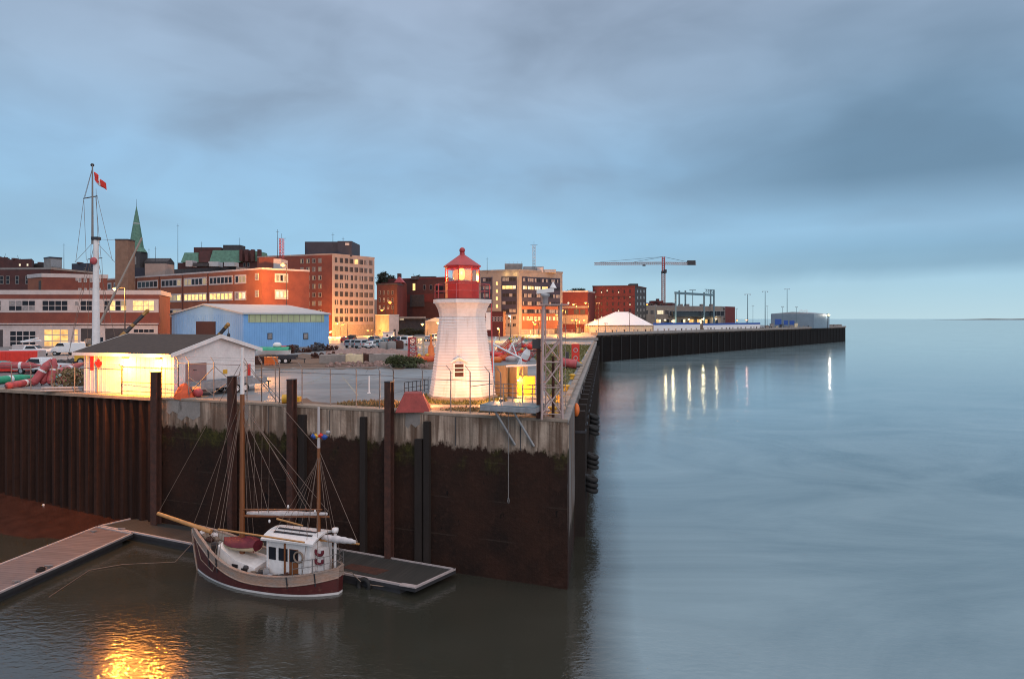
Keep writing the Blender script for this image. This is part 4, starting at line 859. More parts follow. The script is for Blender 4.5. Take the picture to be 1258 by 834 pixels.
MB().ball(LH + Vector((0, 0, zb + 3.70)), .225).build('finial_ball', 'red_roof', t)
ln = MB().lathe([(.10, zb + 1.42), (.20, zb + 1.5), (.26, zb + 1.85), (.20, zb + 2.2), (.1, zb + 2.28)], LH + Vector((0, -.62, 0)), 12).build('lens', 'lens_light', t)
MB().lathe([(.62, zb + 1.43), (.74, zb + 1.6), (.78, zb + 1.85), (.74, zb + 2.1), (.62, zb + 2.22)], LH + Vector((0, .35, 0)), 14).build('lens_drum', 'optic', t)
MB().lathe([(.5, zb + 1.303), (.5, zb + 1.42), (0, zb + 1.421)], LH, 12).build('lens_stand', 'dark_steel', t)
point_light('lens_glow', LH + Vector((0, -.95, zb + 1.95)), 240, (1, .36, .08), t, .3)
# gallery rail
rg = rt + .36; m = MB()
for k in range(8):
    a_ = rot + k * math.pi / 4; b_ = a_ + math.pi / 4; p, q = [LH + Vector((math.cos(s_) * rg, math.sin(s_) * rg, zb + .01)) for s_ in (a_, b_)]
    MB().tube(p, p + Vector((0, 0, 1.1)), .035, n=6).build('rail_post', 'red_faded', t)
    for h_ in (.55, 1.08): m.tube(p + Vector((0, 0, h_)), q + Vector((0, 0, h_)), .024, n=5)
m.build('gallery_rail', 'red_faded', t)
# window with pediment on the face looking at us, brackets, down pipe
fa = rot + 6 * math.pi / 4 - math.pi / 8; fn_ = Vector((math.cos(fa), math.sin(fa), 0)); fu = Vector((-fn_.y, fn_.x, 0))
fa_k = min(range(8), key=lambda k: math.sin(rot + math.pi / 8 + k * math.pi / 4)); fa = rot + math.pi / 8 + fa_k * math.pi / 4; fn_ = Vector((math.cos(fa), math.sin(fa), 0)); fu = Vector((-fn_.y, fn_.x, 0))
rz = lambda z_: (rb + (rt - rb) * (z_ / ht) ** .82) * math.cos(math.pi / 8)
o = LH + fn_ * (rz(2.2) - .12) - fu * .66; zl = Vector((0, 0, 1))
wo = MB().obox(o - fu * .42 + zl * 1.75, fu * .84, fn_ * .26, zl * 1.0).build('window', 'white_paint', t)
MB().obox(o - fu * .32 + zl * 1.80, fu * .64, fn_ * .275, zl * .9).build('pane', 'rust', wo); MB().obox(o - fu * .33 + zl * 2.10, fu * .66, fn_ * .295, zl * .07).build('glazing_bar', 'white_paint', wo); MB().obox(o - fu * .33 + zl * 2.38, fu * .66, fn_ * .295, zl * .07).build('glazing_bar', 'white_paint', wo)
m = MB()
for s_ in (-1, 1): m.obox(o + fn_ * .1 + fu * s_ * .62 + zl * 2.78, fu * -s_ * .64, fn_ * .2, zl * .0 + Vector((0, 0, .09))) if 0 else m.obox(o + fu * s_ * .64 + zl * 2.78, fu * (-s_ * .66) + zl * .36, fn_ * .3, zl * .09)
m.build('pediment', 'white_paint', wo)
MB().obox(o - fu * .47 + zl * 1.66, fu * .94, fn_ * .30, zl * .09).build('sill', 'white_paint', wo)
p = LH + Vector((2.22, .1, 0)); MB().tube(p + Vector((.0, 0, ht + 1.0)), p + Vector((.12, 0, .2)), .045, n=6).build('down_pipe', 'red_faded', t)
MB().obox(LH + Vector((1.82, -.3, ht - 1.0)), (.35, 0, 0), (0, .3, 0), (0, 0, 1.35)).build('bracket', 'white_paint', t)
# floodlights standing on the ground, as the warm wash on the tower shows
for (dx, dy), la, pw in (((3.1, -5.0), 'small ground floodlight shining on the lighthouse from beside the landing platform', 480), ((-2.4, -5.3), 'small ground floodlight by the red concrete block shining on the lighthouse', 330)):
    p = LH + Vector((dx, dy, 0)); f_ = thing('floodlight', la, 'floodlight', p); MB().box(p, (.3, .3, .06)).tube(p, p + Vector((0, 0, .3)), .03).build('stand', 'dark_steel', f_)
    hd = MB().box(p + Vector((0, 0, .3)), (.35, .22, .22), .4).build('head', 'dark_steel', f_); dr = (LH - p).normalized(); MB().ball(p + dr * .22 + Vector((0, 0, .42)), .09).build('bulb', 'bulb_orange', f_)
    point_light('beam', p + dr * .4 + Vector((0, 0, 1.0)), pw * 2.1, (1, .42, .16), f_, .15)

# red concrete block and its neighbours
p = gp(505, 506.5); t = MB(); t.lathe([(1.55, 0), (1.5, .12), (.82, 1.16), (.8, 1.18)], (p.x, p.y + 1.0, 10), 4, R(45 + 6), smooth=False, capt=True); tag(t.build('concrete_block', 'red_block', bevel=.03), 'faded red concrete block shaped like a cut pyramid in front of the lighthouse', 'concrete block')
# ------------------------------------------------------------------ railing left of the lighthouse
t = thing('railing', 'dark steel railing on the yard left of the lighthouse', 'railing', gp(498, 484)); a, c = gp(497, 484.5), gp(526, 480); m = MB()
for k in range(7): q = a.lerp(c, k / 6); MB().tube(q, q + Vector((0, 0, .95)), .03, n=5).build('post', 'dark_steel', t)
for h_ in (.15, .5, .95): m.tube(a + Vector((0, 0, h_)), c + Vector((0, 0, h_)), .025, n=5)
m.build('rail', 'dark_steel', t)
# ------------------------------------------------------------------ plywood shed by the lighthouse, lit from inside its corner
pw = thing('plywood_shed', 'open plywood shed glowing orange beside the lighthouse', 'shed', gp(642, 492)); a, c = gp(622, 489), gp(662, 486); u = (c - a).normalized(); v = Vector((-u.y, u.x, 0)); hs = 2.35
MB().obox(a + v * 1.6, u * (c - a).length, v * .08, (0, 0, hs)).build('back_panel', 'plywood', pw); MB().obox(a, u * .08, v * 1.6, (0, 0, hs)).build('side_panel', 'plywood', pw); MB().obox(a + u * ((c - a).length * .30), u * .06, v * 1.55, (0, 0, hs * .98)).build('side_panel', 'plywood', pw)
MB().obox(a + Vector((0, 0, hs + .003)), u * (c - a).length, v * .08, (0, 0, .1)).build('top_rail', 'canvas_white', pw)
q = a + u * ((c - a).length * .82) + v * .9; MB().box(q, (1.3, .8, 1.5)).build('locker', 'yellow_paint', pw)
for k in (0, .5, 1): MB().obox(a + u * ((c - a).length * k - .05 * k), u * .1, v * .1, (0, 0, hs)).build('post', 'plywood', pw)
point_light('work_light', q + Vector((-.7, -.9, 1.2)), 1000, (1, .40, .06), pw, .1)
MB().ball(q + Vector((-.7, -.9, 1.3)), .08).build('bulb', 'bulb_orange', pw)

# ------------------------------------------------------------------ cantilevered platform on the quay edge
pf = south(626, 0, 10.55); t = thing('platform', 'steel landing platform with railings jutting over the quay edge near the corner', 'platform', (pf.x, pf.y, 10)); a = south(598, -.8, 10.45)
m = MB().obox(a, -dS * 3.5, nS * 1.9, (0, 0, .32)); m.build('deck', 'steel_grey', t, bevel=.03); MB().obox(a + nS * .02 + Vector((0, 0, .323)), -dS * 3.5, nS * 1.86, (0, 0, .05)).build('deck_plate', 'teal_steel', t)
for s_ in (.8, 2.0):
    q = a - dS * s_ + nS * 1.5; MB().tube(q, south(598, .1, 8.35) - dS * (s_ + 1.1), .075).build('strut', 'steel_grey', t)
m = MB()
for k in range(6): q = a - dS * (.15 + 3.2 * k / 5) + Vector((0, 0, .32)); MB().tube(q, q + Vector((0, 0, 1.15)), .03, n=5).build('rail_post', 'steel_grey', t)
for h_ in (.3, .6, .9, 1.15): q = a + Vector((0, 0, .32 + h_)); m.tube(q - dS * .15, q - dS * 3.35, .026, n=5)
q = a - dS * .15 + Vector((0, 0, 1.47)); m.tube(q, q + dS * 1.6 + Vector((0, 0, -.25)), .026, n=5); m.build('rail', 'galv', t)
q = a - dS * 2.9 + nS * .5; MB().lathe([(.45, 0), (.45, .58), (0, .581)], (q.x - nS.x * .9, q.y - nS.y * .9, 10.06 - .2), 14).build('pedestal', 'stone_grey', t)
q = south(627, .35, 10.4); MB().path([q, q + Vector((0, 0, -1.6)), q + Vector((0, 0, -5.2))], .03).build('chain', 'galv', t); MB().torus(q + Vector((0, 0, -5.4)), (1, .3, 0), .16, .03).build('ring', 'galv', t)

# rusty post with lamp bracket
p = gp(661.5, 514, 10); t = thing('steel_post', 'rusty brown steel post standing beside the lattice tower', 'post', p); MB().box(p, (.24, .24, Z(416, p.y) - 10)).build('post', 'rust', t); MB().box((p.x - .12, p.y, Z(428, p.y)), (.5, .32, .55)).build('lamp_box', 'slate', t); MB().tube((p.x - .5, p.y, Z(431, p.y)), (p.x + .3, p.y, Z(431, p.y)), .03).build('bracket', 'dark_steel', t)
# lattice tower
tc_ = gp(677.5, 513.5); tw = thing('lattice_tower', 'pinkish steel lattice tower carrying a radar camera at the quay corner', 'lattice tower', tc_); D = tc_.y; ztop = Z(375, D); w0, w1 = .62, .5
cor = [(-1, -1), (1, -1), (1, 1), (-1, 1)]; hh = ztop - 10
for cx, cy in cor: MB().tube(tc_ + Vector((cx * w0, cy * w0, 0)), tc_ + Vector((cx * w1, cy * w1, hh)), .075, n=6).build('leg', 'pink_steel', tw)
lev = [.05, .28, .50, .70, 1.0]; m = MB()
for k, fz in enumerate(lev):
    ws = w0 + (w1 - w0) * fz
    tgt = MB() if k == 4 else m
    for (ax, ay), (bx, by) in zip(cor, cor[1:] + cor[:1]): tgt.tube(tc_ + Vector((ax * ws, ay * ws, hh * fz)), tc_ + Vector((bx * ws, by * ws, hh * fz)), .035, n=5)
    if k == 4: tgt.build('top_ring', 'pink_steel', tw)
    if k < 3:
        f2 = lev[k + 1]; w2 = w0 + (w1 - w0) * f2
        for (ax, ay), (bx, by) in zip(cor, cor[1:] + cor[:1]): m.tube(tc_ + Vector((ax * ws, ay * ws, hh * fz)), tc_ + Vector((bx * w2, by * w2, hh * f2)), .05, n=5); m.tube(tc_ + Vector((bx * ws, by * ws, hh * fz)), tc_ + Vector((ax * w2, ay * w2, hh * f2)), .04, n=5)
m.build('lattice', 'pink_steel', tw)
MB().tube(tc_ + Vector((-.35, .1, 0)), tc_ + Vector((-.35, .1, hh)), .04).build('ladder', 'pink_steel', tw)
MB().tube(tc_ + Vector((.1, 0, 0)), tc_ + Vector((.1, 0, hh * .55)), .09).build('cable_duct', 'rust', tw)
MB().obox(tc_ + Vector((-.75, -.65, hh)), (1.75, 0, 0), (0, 1.3, 0), (0, 0, .06)).build('top_plate', 'pink_steel', tw)
q = tc_ + Vector((-.40, 0, hh + .06)); MB().lathe([(.16, 0), (.2, .15), (.2, .42), (.3, .48), (.3, .62), (.1, .7)], q, 10).build('pan_mount', 'steel_grey', tw)
MB().obox(q + Vector((-.5, -.15, .62)), (1.05, 0, .12), (0, .3, 0), (0, 0, .24)).build('camera_housing', 'white_paint', tw)
MB().lathe([(.22, 0), (.0, .4)], q + Vector((.5, 0, .98)), 8).build('antenna_cone', 'white_paint', tw)
MB().ball(tc_ + Vector((.98, -.5, hh + .12)), .06).build('marker_lamp', 'win_pale', tw)
# second thinner mast pole of the tower group
p = gp(690, 509.5); t = thing('signal_mast', 'slim grey steel mast with crossbar standing right of the lattice tower', 'mast', p); MB().tube(p, p + Vector((0, 0, Z(372, p.y) - 10)), .06, .04, 6).build('pole', 'galv', t); MB().tube(p + Vector((-1.0, 0, Z(376, p.y) - 10)), p + Vector((.1, 0, Z(375, p.y) - 10)), .03).build('crossbar', 'galv', t)
m = MB()
for k in range(9): m.tube(p + Vector((-.25, 0, .6 + k * .6)), p + Vector((.25, 0, .6 + k * .6)), .02, n=4)
m.tube(p + Vector((-.25, 0, .3)), p + Vector((-.25, 0, 5.6)), .025, n=4); m.tube(p + Vector((.25, 0, .3)), p + Vector((.25, 0, 5.6)), .025, n=4); m.build('ladder', 'galv', t)

# ------------------------------------------------------------------ chain-link fence posts along the edge
def fence(name, label, posts, m, ztop=2.15, rails=(.12, 2.0), arm=True, braces=(), inn=.45, wires=2):
    o = south(posts[0], -inn, 10.03); t = thing(name, label, 'fence', o)
    for px in posts:
        q = south(px, -inn, 10.03); mb = MB().tube(q, q + Vector((0, 0, ztop)), .04, n=6)
        if arm: mb.tube(q + Vector((0, 0, ztop)), q + Vector((0, 0, ztop + .38)) + nS * -.05 + dS * .35, .025, n=5)
        mb.build('post', m, t)
    mb = MB()
    for h_ in rails: mb.path([south(px, -inn, 10.03 + h_) for px in posts], .022, 5)
    mb.build('rail', m, t)
    if wires and arm:
        mb = MB()
        for k in range(wires): mb.path([south(px, -inn - .02, 10.03 + ztop + .16 + .17 * k) + dS * (.15 + .15 * k) for px in posts], .008, 3)
        mb.build('barbed_wire', 'dark_steel', t)
    for x0, h0, x1, h1 in braces: MB().tube(south(x0, -inn, 10.03 + h0), south(x1, -inn, 10.03 + h1), .028, n=5).build('brace', m, t)
    return t
fence('chain_link_fence', 'chain link fence with slanted barbed wire arms above the sheet piles', [-60, -20, 7, 31, 57, 85, 113, 143], 'galv', 2.0)
fence('chain_link_fence', 'dark fence bay with barbed wire before the floodlit hut wall', [143, 192, 213], 'dark_steel', 2.3, (.3, 1.0, 2.2), False)
fence('chain_link_fence', 'fence with diagonal bracing in front of the hut\'s gable end and trailer', [213, 226, 257, 298, 316], 'galv', 2.75, (2.6,), True, ((226, .3, 257, 2.4), (257, 2.5, 298, .4), (257, .3, 226, 1.6), (257, .5, 298, 2.3)))
fence('chain_link_fence', 'tall gate posts with a diagonal brace between hut and open yard', [316, 333, 338], 'galv', 2.9, (2.7,), True, ((316, 1.6, 340, .2), (300, 2.6, 333, .2)))
fence('chain_link_fence', 'thin fence crossing the empty yard behind the boat masts', [338, 366, 401, 433, 462, 479], 'galv', 2.5, (2.2,), True)
fence('chain_link_fence', 'thin fence with bent arms in front of the lighthouse', [479, 515, 550, 574, 598, 612], 'galv', 2.6, (2.05,), True)
# yellow bollards, drums and mooring gear on the quay
def bollard(p, r, h_, label, m='yellow_paint', group='yellow mooring bollards'):
    t = thing('mooring_bollard', label, 'bollard', p, group); MB().lathe([(r * 1.25, 0), (r * 1.25, .08), (r * .8, .12), (r * .75, h_ * .6), (r * 1.15, h_ * .75), (r * 1.15, h_ * .95), (r * .6, h_), (0, h_ + .01)], p, 12).build('bollard', m, t); return t
q = south(350, -.5, 10.06); tb = thing('yellow_drum', 'small yellow drum lying on the quay edge beside a fender pile', 'drum', q); MB().tube(q + Vector((-.5, 0, .3)), q + Vector((.45, .1, .3)), .32, n=14).build('drum', 'yellow_paint', tb); MB().obox(q + Vector((.45, -.25, .1)), (.3, 0, 0), (0, .5, 0), (0, 0, .35)).build('bracket', 'yellow_paint', tb)
for s0, la in ((2.0, 'yellow bollard at the very corner of the quay by the lattice tower'), (8.2, 'second yellow bollard along the river edge from the corner'), (15.5, 'yellow bollard on the river edge opposite the blocky red float'), (26, 'small yellow bollard halfway along the river edge'), (44, 'farthest yellow bollard on the river edge')):
    bollard(east(s0, -1.0, 10.03), .27, .5, la)
q = east(9.5, .1, 9.3); tag(MB().ball(q, .42, (.6, 1, 1.2)).build('orange_float', 'orange_paint'), 'orange float hanging on the river face near the corner', 'float')
q = south(299, -.1, 10.0)
# ------------------------------------------------------------------ floating docks
def dockpt(px, py, zz=.55): return gp(px, py, zz)
def dock(name, label, corners, m, mk, planks=True):
    c = [Vector(p) for p in corners]; ctr = sum(c, Vector()) / len(c); t = thing(name, label, 'floating dock', (ctr.x, ctr.y, 0))
    lo = [(p.x, p.y) for p in c]; s_ = [ctr + (p - ctr) * .93 for p in c]
    MB().prism([(p.x, p.y) for p in s_], -.35, .30).build('float', 'float_dark', t)
    MB().prism(lo, .303, .50).build('frame', 'float_dark', t); i_ = [ctr + (p - ctr) * .985 for p in c]
    MB().prism([(p.x, p.y) for p in i_], .503, .55).build('deck', m, t)
    mb = MB()
    for k in range(len(c)):
        a, b_ = c[k], c[(k + 1) % len(c)]; u = (b_ - a).normalized(); nn = Vector((u.y, -u.x, 0)); nn = nn if nn.dot(ctr - a) > 0 else -nn
        mb.obox(Vector((a.x, a.y, .503)), b_ - a - Vector((0, 0, (b_ - a).z)), nn * .13, (0, 0, .11))
    mb.build('edge_rail', mk, t); return t
def plank_mat(name, c, c2, rot):
    m = bpy.data.materials.new(name); m.use_nodes = True; g = NT(m.node_tree); b = m.node_tree.nodes['Principled BSDF']; M[name] = m
    pos = g.n('ShaderNodeNewGeometry').outputs['Position']; v = g.mapping(pos, (1, 1, 1), (0, 0, 0), (0, 0, rot)); 
    wv = g.n('ShaderNodeTexWave', wave_type='BANDS', bands_direction='X', i_Vector=v, i_Scale=1.1, i_Distortion=.0); gap = g.ramp(wv.outputs['Color'], [(.0, 1.0), (.10, 0.0)])
    st = g.noise(g.mapping(v, (3.5, .25, 1)), 1.0, 4, .6); cc = g.mix(g.ramp(st, [(.35, 0.0), (.65, 1.0)]), c, c2); cc = g.mix(g.math('MULTIPLY', gap, .8), cc, (.015, .012, .012)); n_ = g.noise(pos, .5, 4, .6)
    g.set(b.inputs['Base Color'], g.mix(g.ramp(n_, [(.45, 0.0), (.7, .5)]), cc, tuple(k * .5 for k in c))); b.inputs['Roughness'].default_value = .6
dr_ = math.atan2((dockpt(165, 654) - dockpt(0, 727)).y, (dockpt(165, 654) - dockpt(0, 727)).x)
plank_mat('planks_grey', (.165, .135, .14), (.11, .088, .09), -dr_); plank_mat('planks_wet', (.055, .055, .052), (.032, .034, .033), -math.atan2(dS.y, dS.x))
A0, A1, A2, A3 = dockpt(0, 693), dockpt(121, 646), dockpt(165, 654.5), dockpt(0, 728)
ext = 14 / (A1 - A0).length
dock('floating_dock', 'pale planked floating dock running in from the photo\'s lower left', [A0 + (A0 - A1) * ext, A1 + (A0 - A1) * .012, A2 + (A3 - A2) * .012, A3 + (A3 - A2) * ext], 'planks_grey', 'dock_rail')
dkB = dock('floating_dock', 'dark wet planked floating dock behind the moored boat', [A1, dockpt(178, 633), dockpt(560, 699), dockpt(510, 722), A2], 'planks_wet', 'dock_rail')
q0, q1, q2, q3 = dockpt(432, 692, .56), dockpt(478, 700, .56), dockpt(462, 706, .56), dockpt(420, 697, .56)
MB().prism([(p.x, p.y) for p in (q0, q1, q2, q3)], .552, .562).build('worn_planks', 'rust', dkB)
p = dockpt(494, 717); MB().obox(p + Vector((0, 0, .02)), dS * -1.0, nS * .35, (0, 0, .06)).build('cleat_board', 'dock_rail', dkB)
for px, py in ((60, 697), (115, 654), (150, 651), (20, 716)): p = dockpt(px, py); tag(MB().tube(p + Vector((-.25, 0, .12)), p + Vector((.25, 0, .12)), .05).box(p, (.16, .1, .12)).build('dock_cleat', 'galv'), 'small galvanised cleat on the pale floating dock', 'cleat', 'cleats on the pale dock')
p = dockpt(50, 701); tag(MB().torus(p + Vector((0, 0, .08)), (0, 0, 1), .2, .06).torus(p + Vector((.02, 0, .17)), (0, 0, 1), .15, .05).build('rope_coil', 'timber_dark'), 'dark coiled rope on the edge of the pale floating dock', 'rope')
for px, py, la in ((447, 716, 'black tyre hung on the dock edge just behind the boat\'s stern'),): p = gp(px, py + 3, .15); t = MB().torus(p, (nS.x, nS.y, .1), .36, .14); tag(t.build('tyre_fender', 'rubber'), la, 'tyre')

# ------------------------------------------------------------------ the ketch
Bb, Bs = Vector((-20.15, 41.55, 0)), Vector((-9.95, 38.0, 0)); ax = (Bb - Bs).normalized(); ay = Vector((-ax.y, ax.x, 0)); Lb = (Bb - Bs).length
if ay.y > 0: ay = -ay                     # ay points towards the camera (port side)
bt = thing('sailing_boat', 'two masted wooden sailing boat with burgundy hull and white wheelhouse moored at the dock', 'boat', (Bb + Bs) / 2)
Bo = (Bb + Bs) / 2
def bp(s, o, z_): return Bs + ax * s + ay * o + Vector((0, 0, z_))
def sheer(t_): return 1.42 + .45 * max(0, .35 - t_) ** 1.4 * 1.2 - .35 * math.sin(math.pi * min(1, t_ * 1.15)) + 1.55 * max(0, t_ - .45) ** 1.9 / .55 ** 1.9 * .92
BM = 1.75
def beam(t_): 
    if t_ < .5: return BM * (1 - .86 * (1 - t_ / .5) ** 3.4)
    return BM * max(0.0, (1 - ((t_ - .5) / .5) ** 2.3))
def beamw(t_):
    if t_ < .5: return BM * .93 * (1 - .88 * (1 - t_ / .5) ** 2.8)
    return BM * .93 * max(0.0, (1 - ((t_ - .5) / .5) ** 1.75))
def hp(t_, v, sg):
    """hull skin: v = 0 waterline, 1 sheer, negative under water"""
    z_ = v * sheer(t_) if v >= 0 else v * .8; f_ = max(0, v) ** .7; b_ = beamw(t_) * (1 - f_) + beam(t_) * f_
    if v < 0: b_ *= (1 + v * .75)
    rake = .42 * max(0, t_ - .85) / .15 * (v - .25) - .12 * (1 - min(1, t_ / .1)) * (1 - v)
    return bp(t_ * Lb + (rake if t_ > .5 else -rake * .6), b_ * sg, z_)
NS = 28
def strip(v0, v1, name, m, steps=4, off=0.0, par=None, closed_stern=True):
    mb = MB()
    for sg in (-1, 1):
        vs = []
        for i in range(NS + 1):
            t_ = i / NS
            for j in range(steps + 1):
                vv0 = v0(t_) if callable(v0) else v0; vv1 = v1(t_) if callable(v1) else v1; p = hp(t_, vv0 + (vv1 - vv0) * j / steps, sg); vs.append(p + ay * sg * off)
        w_ = steps + 1; fs = [(i * w_ + j, (i + 1) * w_ + j, (i + 1) * w_ + j + 1, i * w_ + j + 1) for i in range(NS) for j in range(steps)]
        mb.add(vs, fs if sg > 0 else [f[::-1] for f in fs], True)
    if closed_stern:
        vv0 = v0(0) if callable(v0) else v0; vv1 = v1(0) if callable(v1) else v1
        for j in range(steps):
            a_, b_ = vv0 + (vv1 - vv0) * j / steps, vv0 + (vv1 - vv0) * (j + 1) / steps; mb.quad(hp(0, a_, 1), hp(0, b_, 1), hp(0, b_, -1), hp(0, a_, -1))
    return mb.build(name, m, par or bt)
vb = lambda t_: 1 - .54 / sheer(t_); vs_ = lambda t_: .14 / sheer(t_); vtop = lambda t_: 1.0
hull = strip(-.9, 0.0, 'bottom', 'slate'); strip(0.0, vs_, 'waterline_stripe', 'white_paint', 2); strip(vs_, vb, 'topsides', 'hull_paint', 5); bw_ = strip(vb, vtop, 'bulwark', 'weathered_wood', 2)
# inner bulwark and rail cap
mb = MB()
for sg in (-1, 1):
    for i in range(NS):
        a, b_ = hp(i / NS, 1, sg), hp((i + 1) / NS, 1, sg); i0 = a - ay * sg * min(.14, beam(i / NS) * .5 + .02); i1 = b_ - ay * sg * min(.14, beam((i + 1) / NS) * .5 + .02); up = Vector((0, 0, .06)); o_ = ay * sg * .05
        mb.add([a + o_, b_ + o_, i1, i0, a + o_ + up, b_ + o_ + up, i1 + up, i0 + up], [(0, 1, 5, 4), (2, 3, 7, 6), (4, 5, 6, 7), (3, 2, 1, 0)] if sg > 0 else [(4, 5, 1, 0), (6, 7, 3, 2), (7, 6, 5, 4), (0, 1, 2, 3)])
a, b_ = hp(0, 1, -1), hp(0, 1, 1); mb.obox(a - ax * .03, b_ - a, ax * .16, (0, 0, .062)); mb.build('rail_cap', 'weathered_wood', bt)
mb = MB(); 
dk = lambda t_: sheer(t_) - .52
vs = []
for i in range(NS + 1):
    t_ = i / NS * .985
    for k in range(5): o = max(0, .6 * beam(t_) + .4 * beamw(t_) - .08) * (k / 2 - 1); vs.append(bp(t_ * Lb, o, dk(t_) + .05 * (1 - (k / 2 - 1) ** 2)))
mb.add(vs, [(i * 5 + k, i * 5 + k + 1, (i + 1) * 5 + k + 1, (i + 1) * 5 + k) for i in range(NS) for k in range(4)], True); mb.build('deck', 'deck_paint', bt)
mb = MB()
for sg in (-1, 1):
    for i in range(NS):
        a, b_ = hp(i / NS, 1, sg), hp((i + 1) / NS, 1, sg); q = ay * sg * .07; c_, d_ = hp(i / NS, 1 - .5 / sheer(i / NS), sg), hp((i + 1) / NS, 1 - .5 / sheer((i + 1) / NS), sg); mb.quad(*( [c_ - q, d_ - q, b_ - q, a - q][::(1 if sg < 0 else -1)]))
mb.build('inner_bulwark', 'deck_paint', bt)
# rubbing strake and chainplates
mb = MB()
for sg in (-1, 1): mb.path([hp(i / NS, vb(i / NS), sg) + ay * sg * .02 for i in range(NS + 1)], .045, 6)
mb.build('rubbing_strake', 'weathered_wood', bt)
for t_ in (.10, .24, .72, .80): MB().path([hp(t_, .45, 1) + ay * .03, hp(t_, 1.02, 1) + ay * .05], .04, 5).build('chain_plate', 'dark_steel', bt)
MB().path([hp(1, -.2, 1) + ax * .03, hp(1, .4, 1) + ax * .06, hp(1, .9, 1) + ax * .06], .07, 6).build('stem_post', 'weathered_wood', bt)
# bowsprit
D = 41.4; b0, b1 = bp(Lb - 1.2, 0, 2.55), at(194, 630.5, 42.2); MB().tube(b0, b1, .15, .12, 10).build('bowsprit', 'spar', bt)
# cabin trunk, dinghy with cover, hatch, windlass and clutter
s0, s1 = .50 * Lb, .80 * Lb
mb = MB(); z0 = dk(.7)
sec = [(s0, 1.0, dk(.50)), (s0 + .5 * (s1 - s0), .88, dk(.65)), (s1, .5, dk(.80))]; vs = []
for s_, w_, z_ in sec: vs += [bp(s_, -w_, z_), bp(s_, -w_ + .06, z_ + .52), bp(s_, 0, z_ + .62), bp(s_, w_ - .06, z_ + .52), bp(s_, w_, z_)]
fs = [(k * 5 + j, (k + 1) * 5 + j, (k + 1) * 5 + j + 1, k * 5 + j + 1) for k in range(2) for j in range(4)] + [(0, 1, 2, 3, 4), (14, 13, 12, 11, 10)]
cab = mb.add(vs, fs).build('cabin_trunk', 'white_paint', bt)
for t_, w_ in ((.55, .98), (.62, .92)): p = bp(t_ * Lb, w_ - .02, dk(t_) + .18); MB().obox(p, ax * .42, ay * .05, (0, 0, .2)).build('porthole', 'dark_glass', cab)
dg = MB(); sd = .665 * Lb; vs = []; n_ = 10
for i in range(n_ + 1):
    t_ = i / n_; w_ = .80 * math.sin(math.pi * min(1, max(.06, t_ * .86 + .14))) ** .7; 
    for j in range(9): a_ = math.pi * j / 8; vs.append(bp(sd - 1.2 + 2.6 * t_, w_ * math.cos(a_), dk(.7) + 1.08 + .42 * math.sin(a_) * (.8 + .2 * math.sin(5 * t_))))
dg.add(vs[:9] + [vs[0] - Vector((0, 0, .3)), vs[8] - Vector((0, 0, .3))], [(0, 1, 2, 3, 4, 5, 6, 7, 8), (0, 8, 10, 9)]); dg.add(vs, [(i * 9 + j, i * 9 + j + 1, (i + 1) * 9 + j + 1, (i + 1) * 9 + j) for i in range(n_) for j in range(8)], True); dn_ = thing('dinghy', 'upturned dinghy under a burgundy canvas cover on the boat\'s foredeck', 'dinghy', bp(sd, 0, dk(.7) + .75)); dg.build('canvas_cover', 'burgundy', dn_)
vs = []
for i in range(n_ + 1):
    t_ = i / n_; w_ = .84 * math.sin(math.pi * min(1, max(.06, t_ * .86 + .14))) ** .7
    for j in range(9): a_ = math.pi + math.pi * j / 8; vs.append(bp(sd - 1.25 + 2.7 * t_, w_ * math.cos(a_), dk(.7) + 1.08 + .34 * math.sin(a_)))
MB().add(vs, [(i * 9 + j, i * 9 + j + 1, (i + 1) * 9 + j + 1, (i + 1) * 9 + j) for i in range(n_) for j in range(8)], True).build('hull', 'cream', dn_)
# wheelhouse
w0, w1, wz, wh, ww = .125 * Lb, .41 * Lb, dk(.3), 2.38, 1.02
wl_ = thing  # (wheelhouse is a part of the boat)
a = bp(w0, -ww, wz); whs = MB().obox(a, ax * (w1 - w0), ay * 2 * ww, (0, 0, wh)).build('wheelhouse', 'white_paint', bt)
vs = []; nr = 8
for k in range(nr + 1):
    o = (ww + .22) * (k / (nr / 2) - 1); zc = wz + wh + .02 + .34 * (1 - (k / (nr / 2) - 1) ** 2)
    vs += [bp(w0 - .25, o, zc), bp(w1 + .3, o, zc - .04), bp(w1 + .3, o, zc + .07), bp(w0 - .25, o, zc + .11)]
fs = []
for k in range(nr):
    a_, b_ = k * 4, k * 4 + 4; fs += [(a_, a_ + 1, b_ + 1, b_), (a_ + 1, a_ + 2, b_ + 2, b_ + 1), (a_ + 2, a_ + 3, b_ + 3, b_ + 2), (a_ + 3, a_, b_, b_ + 3)]
fs += [(0, 3, 2, 1), (nr * 4, nr * 4 + 1, nr * 4 + 2, nr * 4 + 3)]
MB().add(vs, fs).build('roof', 'white_paint', whs)
for sg, o in ((1, .55), (1, .15)): MB().obox(bp(w0 + .2, o, wz + wh + .36 + (.06 if o < .3 else -.02)), ax * (w1 - w0 - .4), ay * .16, (0, 0, .06)).build('roof_rail', 'dark_steel', whs)
for s_, wd, zz, hz in ((w1 - .62, .48, 1.25, .72), (w1 - 1.45, .62, 1.25, .72), (w0 + .9, .55, 1.25, .72)): MB().obox(bp(s_, ww - .02, wz + zz), ax * wd, ay * .05, (0, 0, hz)).build('window', 'dark_glass', whs)
